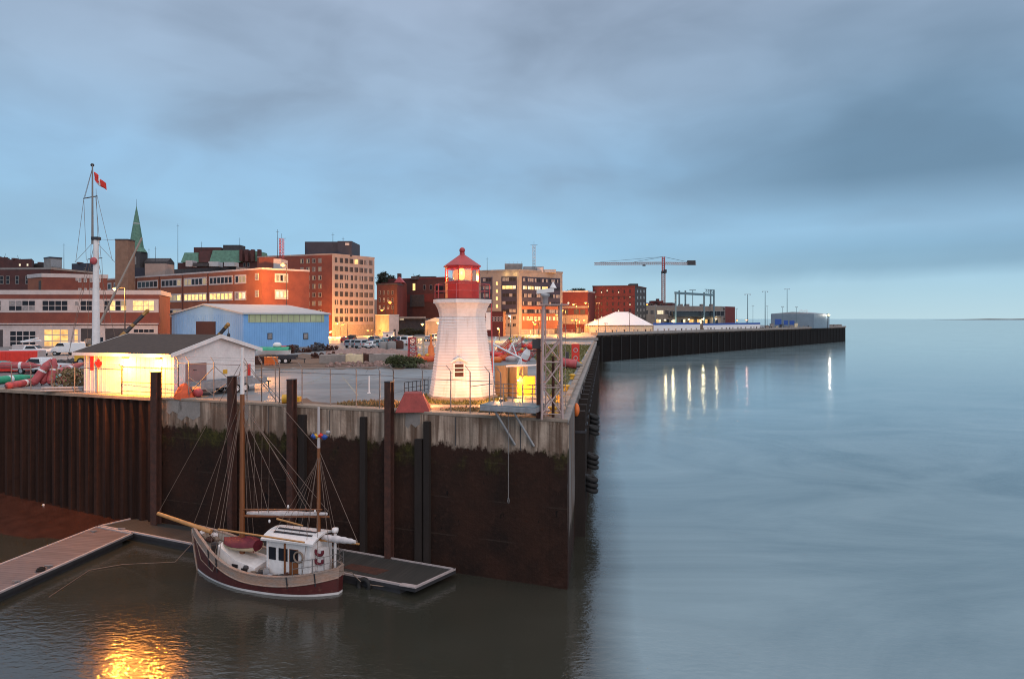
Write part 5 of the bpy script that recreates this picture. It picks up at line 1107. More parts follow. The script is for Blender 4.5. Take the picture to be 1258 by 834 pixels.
MB().obox(bp(w1 - 2.2, ww - .02, wz + .1), ax * .62, ay * .045, (0, 0, 1.9)).build('door', 'varnish', whs); MB().obox(bp(w1 - .03, -.85, wz + 1.3), ax * .05, ay * .75, (0, 0, .65)).build('window', 'dark_glass', whs); MB().obox(bp(w1 - .03, .12, wz + 1.3), ax * .05, ay * .75, (0, 0, .65)).build('window', 'dark_glass', whs)
for s_ in (w0 + .05, w1 - .1, w0 + 1.75): MB().obox(bp(s_, ww, wz), ax * .1, ay * .06, (0, 0, wh)).build('corner_post', 'varnish' if s_ == w0 + 1.75 else 'white_paint', whs)
# stern deck: locker, horseshoe lifebuoys, exhaust post with radar dome
a = bp(.075 * Lb, .05, dk(.08)); MB().obox(a, ax * .5, ay * .55, (0, 0, 1.75)).build('stern_locker', 'white_paint', bt)
for zz in (1.1, 1.62): 
    p = bp(.075 * Lb + .25, .66, dk(.08) + zz); mb = MB(); mb.path([p + ax * (.24 * math.cos(a_)) + Vector((0, 0, .20 * math.sin(a_))) for a_ in [math.pi * (.85 + 1.3 * k / 9) for k in range(10)]], .085, 7); mb.build('lifebuoy', 'burgundy', bt)
p = bp(.02 * Lb + .35, -.2, 0); D = p.y; MB().tube((p.x, p.y, dk(.03)), (p.x, p.y, Z(655, D)), .09).build('radar_post', 'white_paint', bt); MB().lathe([(.1, -.05), (.19, 0), (.20, .12), (.18, .22), (0, .26)], (p.x, p.y, Z(653, D)), 14).build('radar_dome', 'white_paint', bt)
p = bp(.20 * Lb, .98, wz + 1.62); MB().torus(p + ay * .14, ay, .30, .055).build('rope_coil', 'rope', bt)
for t_, o, sz_, m_ in ((.44, 1.15, (.5, .4, .45), 'slate'), (.40, 1.25, (.35, .3, .7), 'steel_grey'), (.34, 1.3, (.6, .35, .35), 'timber_dark'), (.27, 1.2, (.3, .3, .5), 'rust'), (.21, 1.1, (.4, .3, .4), 'dark_steel'), (.50, 1.1, (.4, .3, .3), 'rope'), (.47, .6, (.5, .5, .35), 'beige'), (.83, .35, (.4, .35, .4), 'slate'), (.80, .75, (.3, .25, .5), 'timber_dark')):
    p = bp(t_ * Lb, o, dk(t_) + .02); MB().box(p, sz_, .4).box(p + Vector((0, 0, sz_[2])), (sz_[0] * .7, sz_[1] * .7, .1), .4).build('deck_gear', m_, bt)
# stern and side rails
mb = MB()
for k in range(5): t_ = .01 + .05 * k; q = hp(t_, 1, 1); mb.tube(q, q + Vector((0, 0, .85)), .025, n=5); q2 = hp(t_, 1, -1); mb.tube(q2, q2 + Vector((0, 0, .85)), .025, n=5)
for h_ in (.45, .85): mb.path([hp(.01 + .05 * k, 1, 1) + Vector((0, 0, h_)) for k in range(5)], .02, 5); mb.path([hp(.01 + .05 * k, 1, -1) + Vector((0, 0, h_)) for k in range(5)], .02, 5); mb.path([hp(.01, 1, 1) + Vector((0, 0, h_)), hp(.01, 1, -1) + Vector((0, 0, h_))], .02, 5)
mb.build('stern_rail', 'galv', bt)
for t_, o, r_, m_ in ((.93, 0, .22, 'weathered_wood'), (.90, .25, .20, 'rope'), (.95, -.12, .18, 'rust'), (.885, -.2, .22, 'sail_white'), (.965, .05, .15, 'timber_dark'), (.87, .3, .17, 'rust'), (.915, -.3, .16, 'timber_dark'), (.855, 0, .2, 'rope'), (.94, .15, .14, 'sail_white')): MB().ball(bp(t_ * Lb, o, dk(t_) + .42), r_, (1.3, .9, .9)).jitter(.06).build('foredeck_bundle', m_, bt)
for t_, o, m_ in ((.155, .75, 'slate'), (.12, .6, 'steel_grey'), (.30, 1.28, 'slate'), (.37, 1.3, 'steel_grey'), (.56, .9, 'slate'), (.555, -.4, 'rust')): p = bp(t_ * Lb, o, dk(t_) + .03); MB().lathe([(.17, 0), (.10, .1), (.10, .28), (.2, .36), (.16, .5), (0, .52)], p, 9).build('winch', m_, bt)
# spars
mz = lambda px, py, t_: Vector((0, 0, 0))
def mastat(px):
    k = (px - CX) / F; s = (k * Bs.y - Bs.x) / (ax.x - k * ax.y); return s, Bs + ax * s
s_m, pm = mastat(297.6); s_z, pz = mastat(391.5)
zm0, zm1, zm2 = dk(s_m / Lb), Z(484, pm.y), Z(427, pm.y)
mm_ = MB().tube((pm.x, pm.y, zm0), (pm.x, pm.y, zm1), .17, .14, 10).build('main_mast', 'varnish', bt); MB().tube((pm.x, pm.y, zm1), (pm.x, pm.y, zm2), .135, .09, 10).build('masthead', 'white_paint', mm_)
zz1, zz2 = Z(550, pz.y), Z(500, pz.y)
mq = MB().tube((pz.x, pz.y, dk(s_z / Lb)), (pz.x, pz.y, zz1), .13, .10, 10).build('mizzen_mast', 'varnish', bt); MB().tube((pz.x, pz.y, zz1), (pz.x, pz.y, zz2), .095, .07, 10).build('masthead', 'panel_white', mq)
for (dx, m_) in ((-.28, 'blue_paint'), (-.12, 'yellow_paint'), (.14, 'red_paint'), (.32, 'blue_paint')): p = Vector((pz.x + dx, pz.y, Z(537, pz.y) + random.uniform(-.1, .15))); MB().ball(p, .17, (1.2, .8, .8), 8, 6).jitter(.05).build('flag_bundle', m_, mq)
MB().ball((pz.x + .55, pz.y, Z(531, pz.y)), .12, (1.3, 1, 1)).build('masthead_vane', 'steel_grey', mq)
# main boom with furled sail, gaff, mizzen boom
def furl(p, q, r, name, m_, par, sag=.0, n_=16):
    p, q = Vector(p), Vector(q); mb = MB(); axx = (q - p).normalized(); sd_ = axx.cross(Vector((0, 0, 1))).normalized(); vs = []
    for i in range(n_ + 1):
        t_ = i / n_; c_ = p.lerp(q, t_); rr = r * (.55 + .45 * math.sin(math.pi * min(1, t_ * .9 + .1))) * (1 + .07 * math.sin(t_ * 31) + random.uniform(-.09, .09))
        for j in range(8): a_ = 2 * math.pi * j / 8; vs.append(c_ + sd_ * rr * .8 * math.cos(a_) + Vector((0, 0, rr * math.sin(a_) - sag * math.sin(math.pi * t_))))
    mb.add(vs, [(i * 8 + j, i * 8 + (j + 1) % 8, (i + 1) * 8 + (j + 1) % 8, (i + 1) * 8 + j) for i in range(n_) for j in range(8)], True); mb.add(vs[:8], [tuple(range(8))]); mb.add(vs[-8:], [tuple(range(8))[::-1]]); return mb.build(name, m_, par)
q0, q1 = at(300, 633.5, pm.y), at(404, 634.5, pz.y - .2); bm1 = MB().tube(q0, q1, .085, .07, 8).build('main_boom', 'varnish', bt); furl(q0 + Vector((.2, 0, .17)), q1 + Vector((-.1, 0, .17)), .16, 'furled_sail', 'sail_white', bm1)
MB().tube(q0 + Vector((-.25, 0, .40)), q1 + Vector((-.4, 0, .42)), .055, .045, 8).build('gaff', 'varnish', bt)
MB().tube(at(340, 637, 38.6), at(372, 645.5, 38.2), .06, .05, 8).build('boat_hook', 'spar', bt)
MB().tube(at(268, 650, 38.9), at(374, 666, 37.0), .065, .055, 8).build('spare_spar', 'spar', bt)
q0, q1 = at(391, 663, pz.y - .1), at(441, 668, 37.0); bm2 = MB().tube(q0, q1, .07, .06, 8).build('mizzen_boom', 'spar', bt); furl(q0 + Vector((.2, 0, .16)), q1 + Vector((-.2, 0, .12)), .21, 'furled_sail', 'sail_white', bm2)
# rigging
mb = MB(); top = Vector((pm.x, pm.y, zm1 - .25)); mt = Vector((pm.x, pm.y, zm2 - .8)); ztp = Vector((pz.x, pz.y, zz1 - .1))
L_ = lambda p, q, r=.016: mb.tube(p, q, r, n=4, caps=False)
for t_ in (.70, .735, .79): L_(top, hp(t_, 1, 1)); L_(top, hp(t_, 1, -1))
L_(mt, b1); L_(top, hp(.99, 1, 1)); L_(mt, bp(Lb - .8, 0, 2.7))
for t_ in (.03, .09, .16): L_(ztp, hp(t_, 1, 1), .014); L_(ztp, hp(t_, 1, -1), .014)
for k in range(5): L_(ztp - Vector((0, 0, .15 * k)), bp((.20 + .06 * k) * Lb, .9, dk(.25) + .7 + .25 * k), .012)
L_(top, bp(.21 * Lb, 0, 4.5)); L_(top - Vector((0, 0, .6)), at(403, 628, pz.y)); L_(mt, ztp); L_(top - Vector((0, 0, .9)), at(355, 630, 38.5)); L_(top - Vector((0, 0, 1.2)), at(330, 630, 39)); L_(top, at(318, 631, 39.2)); L_(ztp, at(440, 667, 37)); L_(top - Vector((0, 0, .3)), at(384, 628, 38))
for k in range(4): x_ = 303 + 9 * k; L_(at(x_, 628, 39.2), at(x_ + 1, 520 + 8 * k, 39.4), .010)
mb.build('rigging', 'rigging', bt)
for px, py in ((354, 622), (331, 640), (387, 628)): MB().ball(at(px, py, 38.4), .085, (.8, .8, 1.2), 8, 6).build('block', 'white_paint', bt)
mb = MB(); mb.path([hp(.97, .8, 1), hp(.9, .42, 1) + ay * .05, hp(.76, .40, 1) + ay * .08, hp(.72, .9, 1)], .03, 5); mb.build('mooring_line', 'rope', bt)
tag(MB().path([hp(.98, .7, 1), gp(215, 690, .9), gp(150, 693, .08), gp(110, 700, .05), gp(60, 733, .02)], .018, 5).build('mooring_rope', 'rigging'), 'slack mooring rope running from the boat\'s bow into the water', 'rope')
tag(MB().path([hp(.0, .9, 1), gp(432, 703, .75), gp(443, 714, .5)], .03, 5).build('mooring_rope', 'rope'), 'short mooring rope from the boat\'s stern to the dark dock', 'rope')
tag(MB().path([gp(455, 718, .5), gp(470, 720, .25), gp(485, 716, .5)], .03, 5).build('mooring_rope', 'rope'), 'loose rope hanging in a loop from the dark dock\'s edge', 'rope')
# gull and a torn sheet at the foot of the piles
p = gp(57, 627, .35); gl = thing('seagull', 'white gull standing on the mud below the sheet piles', 'bird', p); mb = MB(); mb.ball(p + Vector((0, 0, .26)), .17, (1.7, .9, .9)); mb.ball(p + Vector((-.24, 0, .46)), .09); mb.tube(p + Vector((-.18, 0, .32)), p + Vector((-.24, 0, .46)), .08, .07); mb.build('body', 'feather', gl); MB().tube(p + Vector((-.3, 0, .46)), p + Vector((-.42, 0, .44)), .025, .008).build('beak', 'yellow_paint', gl)
for s_ in (-.05, .05): MB().tube(p + Vector((0, s_, -.35)), p + Vector((0, s_, .16)), .014, n=4).build('leg', 'yellow_paint', gl)
p = gp(70, 629, .05); mb = MB(); vs = [p + Vector((i * .32, .25 * math.sin(i * 1.3) + j * .3, .12 + .16 * i * (1 - .25 * j) + .1 * math.sin(i * 2 + j))) for i in range(5) for j in range(3)]; mb.add(vs, [(i * 3 + j, i * 3 + j + 1, (i + 1) * 3 + j + 1, (i + 1) * 3 + j) for i in range(4) for j in range(2)], True); o = mb.build('plastic_sheet', 'plastic_sheet'); sm = o.modifiers.new('solid', 'SOLIDIFY'); sm.thickness = .02; tag(o, 'crumpled pale blue plastic sheet stranded beside the gull', 'plastic sheet')
# ------------------------------------------------------------------ flag mast
D = 75; p = gx(118, D); t = thing('flag_mast', 'tall white signal mast with crosstree and stays behind the hut', 'flag mast', p)
MB().tube(p, (p.x, D, Z(294, D)), .46, .27, 12).build('lower_mast', 'white_paint', t); MB().tube((p.x - .35, D - .1, Z(300, D)), (p.x - .35, D - .1, Z(202, D)), .13, .07, 8).build('topmast', 'stone_grey', t)
MB().box((p.x, D, Z(295, D)), (.8, .6, .35)).build('cap', 'dark_steel', t); MB().ball((p.x - .02, D - .42, Z(321, D)), .42, (1, .6, 1)).build('day_ball', 'red_faded', t)
MB().tube(at(108.5, 318.5, D), at(125.5, 317, D), .05, n=6).build('lower_yard', 'dark_steel', t); MB().tube(at(102.5, 244, D), at(119.5, 241, D), .06, n=6).build('crosstree', 'dark_steel', t); MB().ball(at(113.5, 203, D), .2).build('truck', 'dark_steel', t)
mb = MB()
for a, b_ in (((113.6, 206), (103, 244)), ((103, 244), (93, 322)), ((103, 246), (106, 320)), ((113.6, 208), (104.5, 242)), ((119, 240), (138, 320)), ((117.5, 242), (124, 316)), ((116, 296), (92, 322)), ((118, 297), (141, 322)), ((119, 294), (141, 295)), ((108, 318), (86, 424)), ((112, 300), (107, 426)), ((125, 318), (130, 424)), ((118, 232), (121, 316))): mb.tube(at(*a, D), at(*b_, D), .02, n=4, caps=False)
for x0 in (80, 150): mb.tube(at(116, 300, D), gx(x0, D + 3), .025, n=4, caps=False)
mb.build('stays', 'rigging', t)
# flag hanging half furled
fl = thing('flag', 'red and white maple leaf flag drooping at the head of the mast', 'flag', at(115, 212, D)); nU, nV = 12, 5
def fpt(u, v): a = at(115.2 + 14 * u, 211 + 14 * u ** 1.0 + (10.5 - 2.0 * u) * v, D); return a + Vector((0, .25 * math.sin(u * 7 + v), .05 * math.sin(u * 9)))
for u0, u1, m_ in ((0, 4, 'red_paint'), (4, 8, 'canvas_white'), (8, 12, 'red_paint')):
    vs = [fpt(u / nU, v / nV) for u in range(u0, u1 + 1) for v in range(nV + 1)]; w_ = nV + 1; o = MB().add(vs, [(i * w_ + j, i * w_ + j + 1, (i + 1) * w_ + j + 1, (i + 1) * w_ + j) for i in range(u1 - u0) for j in range(nV)], True).build('flag_panel', m_, fl); so = o.modifiers.new('solid', 'SOLIDIFY'); so.thickness = .03
c_ = fpt(.5, .5); fr = [c_ + Vector((x_ * .55, -.32, y_ * .62 - x_ * .4)) for x_, y_ in LEAF]; n_ = len(fr); MB().add(fr + [q + Vector((0, .04, 0)) for q in fr], [tuple(range(n_))[::-1]] + [(i, (i + 1) % n_, n_ + (i + 1) % n_, n_ + i) for i in range(n_)]).build('maple_leaf', 'red_paint', fl)

# ------------------------------------------------------------------ cranes in the yard: yellow and black booms above the hut
def boom(name, label, p, q, r, m1, m2, D, hook=None):
    p, q = Vector(p), Vector(q); t = thing(name, label, 'crane', (p.x, p.y, 10)); d_ = q - p
    b_ = MB().box((p.x - 1.6, p.y + .6, 10.55), (4.6, 2.3, 1.0)).build('carrier', 'yellow_paint', t); MB().box((p.x + .9, p.y + .2, 11.56), (1.3, 1.1, 1.3)).build('cab', 'glass_car', t); MB().box((p.x - .3, p.y + .5, 11.56), (1.3, 1.6, max(.8, p.z - 11.2))).build('turret', m1, t)
    for k in (-1, 1):
        for s_ in (-1, 1): wheel(t, (p.x - 1.6 + 1.4 * k, p.y + .6 + s_ * 1.15, 10.5), (0, 1, 0), .5, .35)
    for k, (f0, f1, rr, m_) in enumerate(((0, .45, r, m1), (.44, .60, r * .88, m2), (.58, .66, r * .84, m1), (.65, .90, r * .78, m2), (.89, 1.0, r * .82, m1))): MB().tube(p + d_ * f0, p + d_ * f1, rr, n=4).build('boom_section', m_, t)
    MB().ball(q, r * .9, n=8, k=6).build('boom_head', m1, t)
    if hook: MB().tube(q, q + Vector((.1, 0, -hook)), .04, n=4).build('hook_line', 'dark_steel', t); MB().ball(q + Vector((.1, 0, -hook)), .28, (.8, .6, 1.1)).build('hook_block', 'dark_steel', t)
    return t
boom('mobile_crane', 'mobile crane whose yellow and black boom rises between hut roof and blue shed', gx(255, 90, 11.9), at(280, 399, 88), .34, 'ochre', 'slate', 88, 1.4)
boom('mobile_crane', 'mobile crane with long black and ochre boom before the depot\'s lit windows', gx(132, 84, 11.9), at(181, 382, 86), .30, 'ochre', 'slate', 86)
boom('mobile_crane', 'mobile crane with a long thin pale boom pointing up towards the church', gx(112, 110, 12.2), at(174, 293, 122), .22, 'beige', 'beige', 115)

# ------------------------------------------------------------------ vehicles
def car(label, p, rz, m, kind='sedan', group='cars parked in the yard lot', cat='car', name='parked_car', simple=False):
    p = Vector(p); t = thing(name, label, cat, p, group); ux = Vector((math.cos(rz), math.sin(rz), 0)); uy = Vector((-ux.y, ux.x, 0)); zl = Vector((0, 0, 1))
    S = {'sedan': (4.5, 1.75, [(-2.2, .45), (-2.22, .95), (-1.5, 1.0), (-1.05, 1.42), (.25, 1.45), (.95, .98), (2.0, .86), (2.25, .62), (2.2, .35)], (-1.38, .82)),
         'suv': (4.7, 1.85, [(-2.3, .5), (-2.33, 1.1), (-2.1, 1.72), (.35, 1.76), (1.05, 1.15), (2.1, 1.02), (2.35, .75), (2.3, .42)], (-2.12, .95)),
         'van': (5.3, 2.0, [(-2.65, .5), (-2.68, 1.3), (-2.55, 2.05), (1.1, 2.1), (1.85, 1.3), (2.55, 1.1), (2.68, .8), (2.6, .45)], (.2, 1.72)),
         'pickup': (5.4, 1.9, [(-2.7, .55), (-2.7, 1.1), (-.75, 1.12), (-.55, 1.75), (.75, 1.78), (1.4, 1.18), (2.5, 1.08), (2.72, .8), (2.68, .45)], (-.6, 1.25))}[kind]
    L_, W_, prof, cab = S; n_ = len(prof); mb = MB(); vs = []
    for s_, k in ((-1, 0), (1, 1)):
        for (x_, z_) in prof: w_ = W_ / 2 - (.16 * max(0, z_ - 1.0) / .6 if kind != 'van' else .05 * max(0, z_ - 1)); vs.append(p + ux * x_ + uy * s_ * w_ + zl * z_)
    mb.add(vs, [tuple(range(n_)), tuple(range(n_, 2 * n_))[::-1]] + [(i, n_ + i, n_ + (i + 1) % n_, (i + 1) % n_) for i in range(n_)]); mb.build('body', m, t, bevel=.07)
    zt = max(z_ for _, z_ in prof)
    # glasshouse bands
    for s_ in (-1, 1):
        x0, x1 = cab; zb_ = 1.02 if kind == 'sedan' else zt - .58; zt2 = zt - .12; g0, g1 = x0 + .32, x1 - .42; mb = MB(); ww_ = lambda z_: W_ / 2 - (.16 * max(0, z_ - 1.0) / .6 if kind != 'van' else .05 * max(0, z_ - 1)) + .012
        mb.add([p + ux * (x0 + .12) + uy * s_ * ww_(zb_) + zl * zb_, p + ux * (x1 - .05) + uy * s_ * ww_(zb_) + zl * zb_, p + ux * g1 + uy * s_ * ww_(zt2) + zl * zt2, p + ux * g0 + uy * s_ * ww_(zt2) + zl * zt2], [(0, 1, 2, 3) if s_ < 0 else (3, 2, 1, 0)]); mb.build('side_window', 'glass_car', t)
    up = [i for i in range(n_ - 1) if prof[i][1] > 1.2 and prof[i + 1][1] < prof[i][1] - .2 and prof[i][0] > -1]
    for i in up:
        (x0, z0), (x1, z1) = prof[i], prof[i + 1]; nrm = Vector((z0 - z1, 0, x1 - x0)).normalized() * .015; a_ = lambda x_, z_, s_: p + ux * (x_ + nrm.x) + zl * (z_ + nrm.z) + uy * s_ * (W_ / 2 - .2)
        MB().quad(a_(x0 + .05, z0 - .05, -1), a_(x1 - .05, z1 + .05, -1), a_(x1 - .05, z1 + .05, 1), a_(x0 + .05, z0 - .05, 1)).build('windscreen', 'glass_car', t)
    if kind in ('suv', 'sedan', 'van'):
        (x0, z0), (x1, z1) = (prof[2], prof[3]) if kind == 'sedan' else (prof[1], prof[2]); e = .02
        MB().quad(p + ux * (x0 - e) + uy * .7 + zl * (z0 + .06), p + ux * (x1 - e) + uy * .62 + zl * (z1 - .06), p + ux * (x1 - e) - uy * .62 + zl * (z1 - .06), p + ux * (x0 - e) - uy * .7 + zl * (z0 + .06)).build('rear_window', 'glass_car', t)
    for xw in (-L_ * .31, L_ * .31):
        for s_ in (-1, 1): wheel(t, p + ux * xw + uy * s_ * (W_ / 2 - .1) + zl * .34, uy, .34, .24)
    for s_ in (-1, 1):
        MB().obox(p + ux * (prof[-2][0] - .1) + uy * (s_ * .62 - .16) + zl * .66, ux * .11, uy * .32, zl * .15).build('headlight', 'panel_white', t); MB().obox(p + ux * (prof[1][0] - .02) + uy * (s_ * .68 - .1) + zl * .8, ux * .08, uy * .2, zl * .2).build('tail_light', 'red_paint', t)
    return t
G2 = 'vans and trucks before the depot'
car('white panel van parked side-on in front of the depot', gp(84, 436), R(200), 'car_white', 'van', G2, 'van', 'parked_van'); car('white panel van half hidden behind the flag mast', gp(110, 434.5), R(195), 'car_white', 'van', G2, 'van', 'parked_van')
bt_ = car('white service truck with a folded lifting arm in front of the depot', gp(38, 437.5), R(10), 'car_white', 'pickup', G2, 'truck', 'service_truck'); q = gp(38, 437.5); MB().obox(q + Vector((-2.4, -.8, 1.15)), (1.9, 0, 0), (0, 1.6, 0), (0, 0, .7)).build('locker_body', 'panel_white', bt_); MB().tube(q + Vector((1.6, 0, 2.5)), q + Vector((-1.6, 0, 2.3)), .16, n=6).tube(q + Vector((-1.6, 0, 2.3)), q + Vector((1.2, 0, 2.9)), .12, n=6).build('lifting_arm', 'car_white', bt_)
q = gp(52, 459); car('white pickup truck parked behind the bright red container', q, R(175), 'car_white', 'pickup', G2, 'truck', 'parked_truck')
q0, q1 = gp(-50, 459), gp(46, 457); u = (q1 - q0).normalized(); v = Vector((-u.y, u.x, 0)); cn = thing('cargo_container', 'bright red cargo container on the yard behind the coloured buoys', 'container', q0); MB().obox(q0 + Vector((0, 0, .15)), u * (q1 - q0).length, v * 2.4, (0, 0, 2.2)).build('box', 'red_paint', cn)
for k in range(20): MB().obox(q0 + u * ((q1 - q0).length * (k + .3) / 20) + Vector((0, 0, .25)), u * .12, v * -.03, (0, 0, 2.0)).build('rib', 'red_paint', cn)
MB().obox(q0 + u * (q1 - q0).length + Vector((0, 0, .15)) + v * .02, u * .05, v * 2.36, (0, 0, 2.22)).build('end_frame', 'panel_white', cn)
cars = [(423.5, 420.5, 'car_red', 'sedan', 100, 'small dark red car at the blue shed end of the car park'), (433, 419.5, 'car_dark', 'suv', 95, 'black car beside the small red one in the car park'), (436, 427, 'car_silver', 'suv', 60, 'silver hatchback first in the front row of the car park'), (447, 427.5, 'car_silver', 'suv', 70, 'silver car second in the front row, its rear window facing out'), (458, 427.5, 'car_white', 'sedan', 70, 'white saloon third in the front row of the car park'), (467, 427, 'car_teal', 'suv', 80, 'grey blue estate car beside the grey tanks in the front row'), (461, 421.5, 'car_blue', 'suv', 80, 'dark blue car in the rear row behind the front row estate'), (475, 421.5, 'car_teal', 'sedan', 85, 'blue grey car in the rear row behind the grey tanks'), (484, 422, 'car_dark', 'suv', 85, 'black estate in the rear row below the white hut'), (494, 422, 'car_blue', 'suv', 85, 'dark blue estate in the rear row beside the white van'), (501, 424, 'car_white', 'van', 80, 'white van by the red and white buoy frame'), (527, 419, 'car_silver', 'sedan', 80, 'silver car behind the orange cone buoy'), (533, 418, 'car_white', 'suv', 80, 'white car partly hidden by the lighthouse')]
for px, py, m, kd, a_, la in cars: car(la, gp(px, py), R(a_), m, kd)
# boat trailer and clutter before the blue shed
trailer('boat_trailer', 'boat trailer with white hubs in front of the blue shed', gp(345, 446), (1, .12, 0), 4.2, 1.6, 'dark_steel', 2)
p = gp(336, 437); sk = thing('skiff', 'small green and white boat under wraps beside the boat trailer', 'boat', p); mb = MB(); vs = []
for i in range(9):
    t_ = i / 8; w_ = 1.1 * math.sin(math.pi * (.12 + .76 * t_)) ** .6
    for j in range(7): a_ = math.pi * j / 6; vs.append(p + Vector((-2.6 + 5.2 * t_, -w_ * math.cos(a_), .9 + .55 * math.sin(a_))))
mb.add(vs, [(i * 7 + j, (i + 1) * 7 + j, (i + 1) * 7 + j + 1, i * 7 + j + 1) for i in range(8) for j in range(6)], True); mb.build('cover', 'green_paint', sk)
vs = [p + Vector((-2.65 + 5.3 * i / 8, (-1 if j == 0 else 1) * 1.12 * math.sin(math.pi * (.12 + .76 * i / 8)) ** .6 * (1 if k else .6), .3 + .62 * k)) for i in range(9) for j in range(2) for k in range(2)]
mb = MB(); mb.add(vs, [(i * 4 + a_, (i + 1) * 4 + a_, (i + 1) * 4 + b_, i * 4 + b_) for i in range(8) for a_, b_ in ((0, 1), (3, 2), (2, 0))]); mb.build('hull', 'canvas_white', sk); MB().ball(p + Vector((.6, 0, 1.75)), .55, (1.3, 1, .8)).build('white_bundle', 'canvas_white', sk)
clut = [(312, 448, 'rust', 3.4, 1.2, 'long rusty skip box just right of the hut gable'), (331, 449, 'orange_paint', 1.3, 1.2, 'orange steel box beside the gate posts'), (348, 433, 'red_paint', 1.6, 1.3, 'red and white marker block before the blue shed'), (356, 434, 'rust', 1.2, 1.8, 'dark rusty machinery standing before the blue shed wall'), (362, 433, 'slate', .9, 1.7, 'narrow dark machine before the blue shed wall'), (372, 433, 'rust', 2.6, .9, 'rusty scrap heap before the shed\'s second window'), (384, 432, 'slate', 2.2, 1.6, 'dark winch drum near the right end of the blue shed'), (391, 431, 'dark_steel', 2.4, 1.9, 'dark steel mooring anchor heap at the shed\'s corner'), (403, 431, 'rust', 3.0, 1.3, 'rusty scrap pile just beyond the corner of the blue shed'), (394, 440, 'rust', 3.2, 1.0, 'rusty sinker lying in the middle of the yard')]
for px, py, m, w_, h_, la in clut:
    p = gp(px, py); mb = MB().box(p + Vector((0, .5, -.02)), (w_ * .9, 1.1, .2)); h_ *= .8
    if 'box' in la or 'block' in la: mb.obox(p - Vector((w_ / 2, 0, 0)), (w_, 0, 0), (0, 1.2, 0), (0, 0, h_)); mb.obox(p - Vector((w_ / 2 + .04, .04, -h_ - .002)), (w_ + .08, 0, 0), (0, 1.28, 0), (0, 0, .1)); [mb.obox(p + Vector((-w_ / 2 + w_ * k / 4, -.05, 0)), (.08, 0, 0), (0, .05, 0), (0, 0, h_ - .01)) for k in range(5)]
    else:
        for k in range(14): c_ = p + Vector((random.uniform(-w_ / 2, w_ / 2), random.uniform(0, 1.2), random.uniform(0, h_ * .5))); mb.tube(c_, c_ + Vector((random.uniform(-.6, .6), random.uniform(-.3, .3), random.uniform(.1, h_ * .7))), random.uniform(.1, .3), n=6)
        mb.torus(p + Vector((0, .5, h_ * .5)), (.3, 1, .1), h_ * .42, .13)
    tag(mb.build('yard_gear', m), la, 'yard gear', 'scrap and gear in the storage yard')
# concrete blocks, gravel bank, shrub, tanks, frames
for px, py, w_, m, la in ((409, 446, 3.2, 'concrete', 'grey concrete block at the left end of the row in the yard'), (419.5, 445.5, 1.4, 'cream', 'cream painted concrete block second in the row'), (431, 445.5, 3.2, 'cream', 'long cream and grey concrete block in the middle of the row'), (448, 445, 2.4, 'rust', 'rusty steel sinker in the row of concrete blocks'), (470, 445, 3.4, 'concrete', 'pale concrete block at the right end of the row beside the shrub')):
    p = gp(px, py); tag(MB().box(p, (w_ * 1.05, 1.3, 1.15), R(4)).box(p + Vector((0, 0, 1.16)), (.5, .12, .12)).build('concrete_block', m, bevel=.05), la, 'concrete block', 'concrete blocks in a row in the yard')
gv = MB(); cols_, rows_ = 44, 6; vs = []
for i in range(cols_ + 1):
    for j in range(rows_ + 1): px = 400 + 108 * i / cols_; p = gp(px, 438.5 - 6.5 * j / rows_); e_ = math.sin(math.pi * j / rows_) * math.sin(math.pi * i / cols_) ** .4; vs.append((p.x, p.y, 9.99 + e_ * (.75 + .5 * random.random())))
gv.add(vs, [(i * (rows_ + 1) + j, (i + 1) * (rows_ + 1) + j, (i + 1) * (rows_ + 1) + j + 1, i * (rows_ + 1) + j + 1) for i in range(cols_) for j in range(rows_)]); stuff(gv.build('gravel', 'gravel_pink', loc=(0, 0, 0)))
rb_ = MB()
for k in range(420):
    px = random.uniform(400, 525); py = random.uniform(432, 452) if px < 480 else random.uniform(448, 452); p = gp(px, py); s_ = random.uniform(.08, .35); rb_.ball(p + Vector((0, 0, s_ * .3)), s_, (1.2, 1, .8), 5, 4)
rb_.jitter(.05); stuff(rb_.build('rubble', 'gravel_pink', loc=(0, 0, 0)))
def foliage(c, rx, ry, rz_, n, leaf, flat=0):
    mb = MB(); cl = []
    for k in range(max(6, n // 60)):
        while True:
            v = Vector([random.uniform(-1, 1) for _ in range(3)])
            if v.length < 1 and v.z > -.8: break
        cl.append(Vector((v.x * rx * .85, v.y * ry * .85, v.z * rz_ * .8)))
    for k in range(n):
        o = random.choice(cl); q = Vector(c) + o + Vector((random.gauss(0, rx * .14), random.gauss(0, ry * .14), random.gauss(0, rz_ * .14))); a_ = Vector([random.uniform(-1, 1) for _ in range(3)]).normalized() * leaf * random.uniform(.6, 1.3); b_ = a_.orthogonal().normalized() * leaf * random.uniform(.3, .6)
        mb.add([q - a_, q + b_, q + a_, q - b_], [(0, 1, 2, 3)])
    return mb
p = gp(497, 452); sh = thing('shrub', 'dark green shrub growing between the concrete blocks and the lighthouse', 'shrub', p); foliage(p + Vector((0, 0, .7)), 2.6, 1.3, 1.0, 1500, .20).build('foliage', 'leaf', sh); mb = MB(); [mb.tube(p, p + Vector((random.uniform(-2, 2), random.uniform(-.8, .8), random.uniform(.6, 1.4))), .03, .01, 4) for k in range(14)]; mb.build('stem', 'rust', sh)
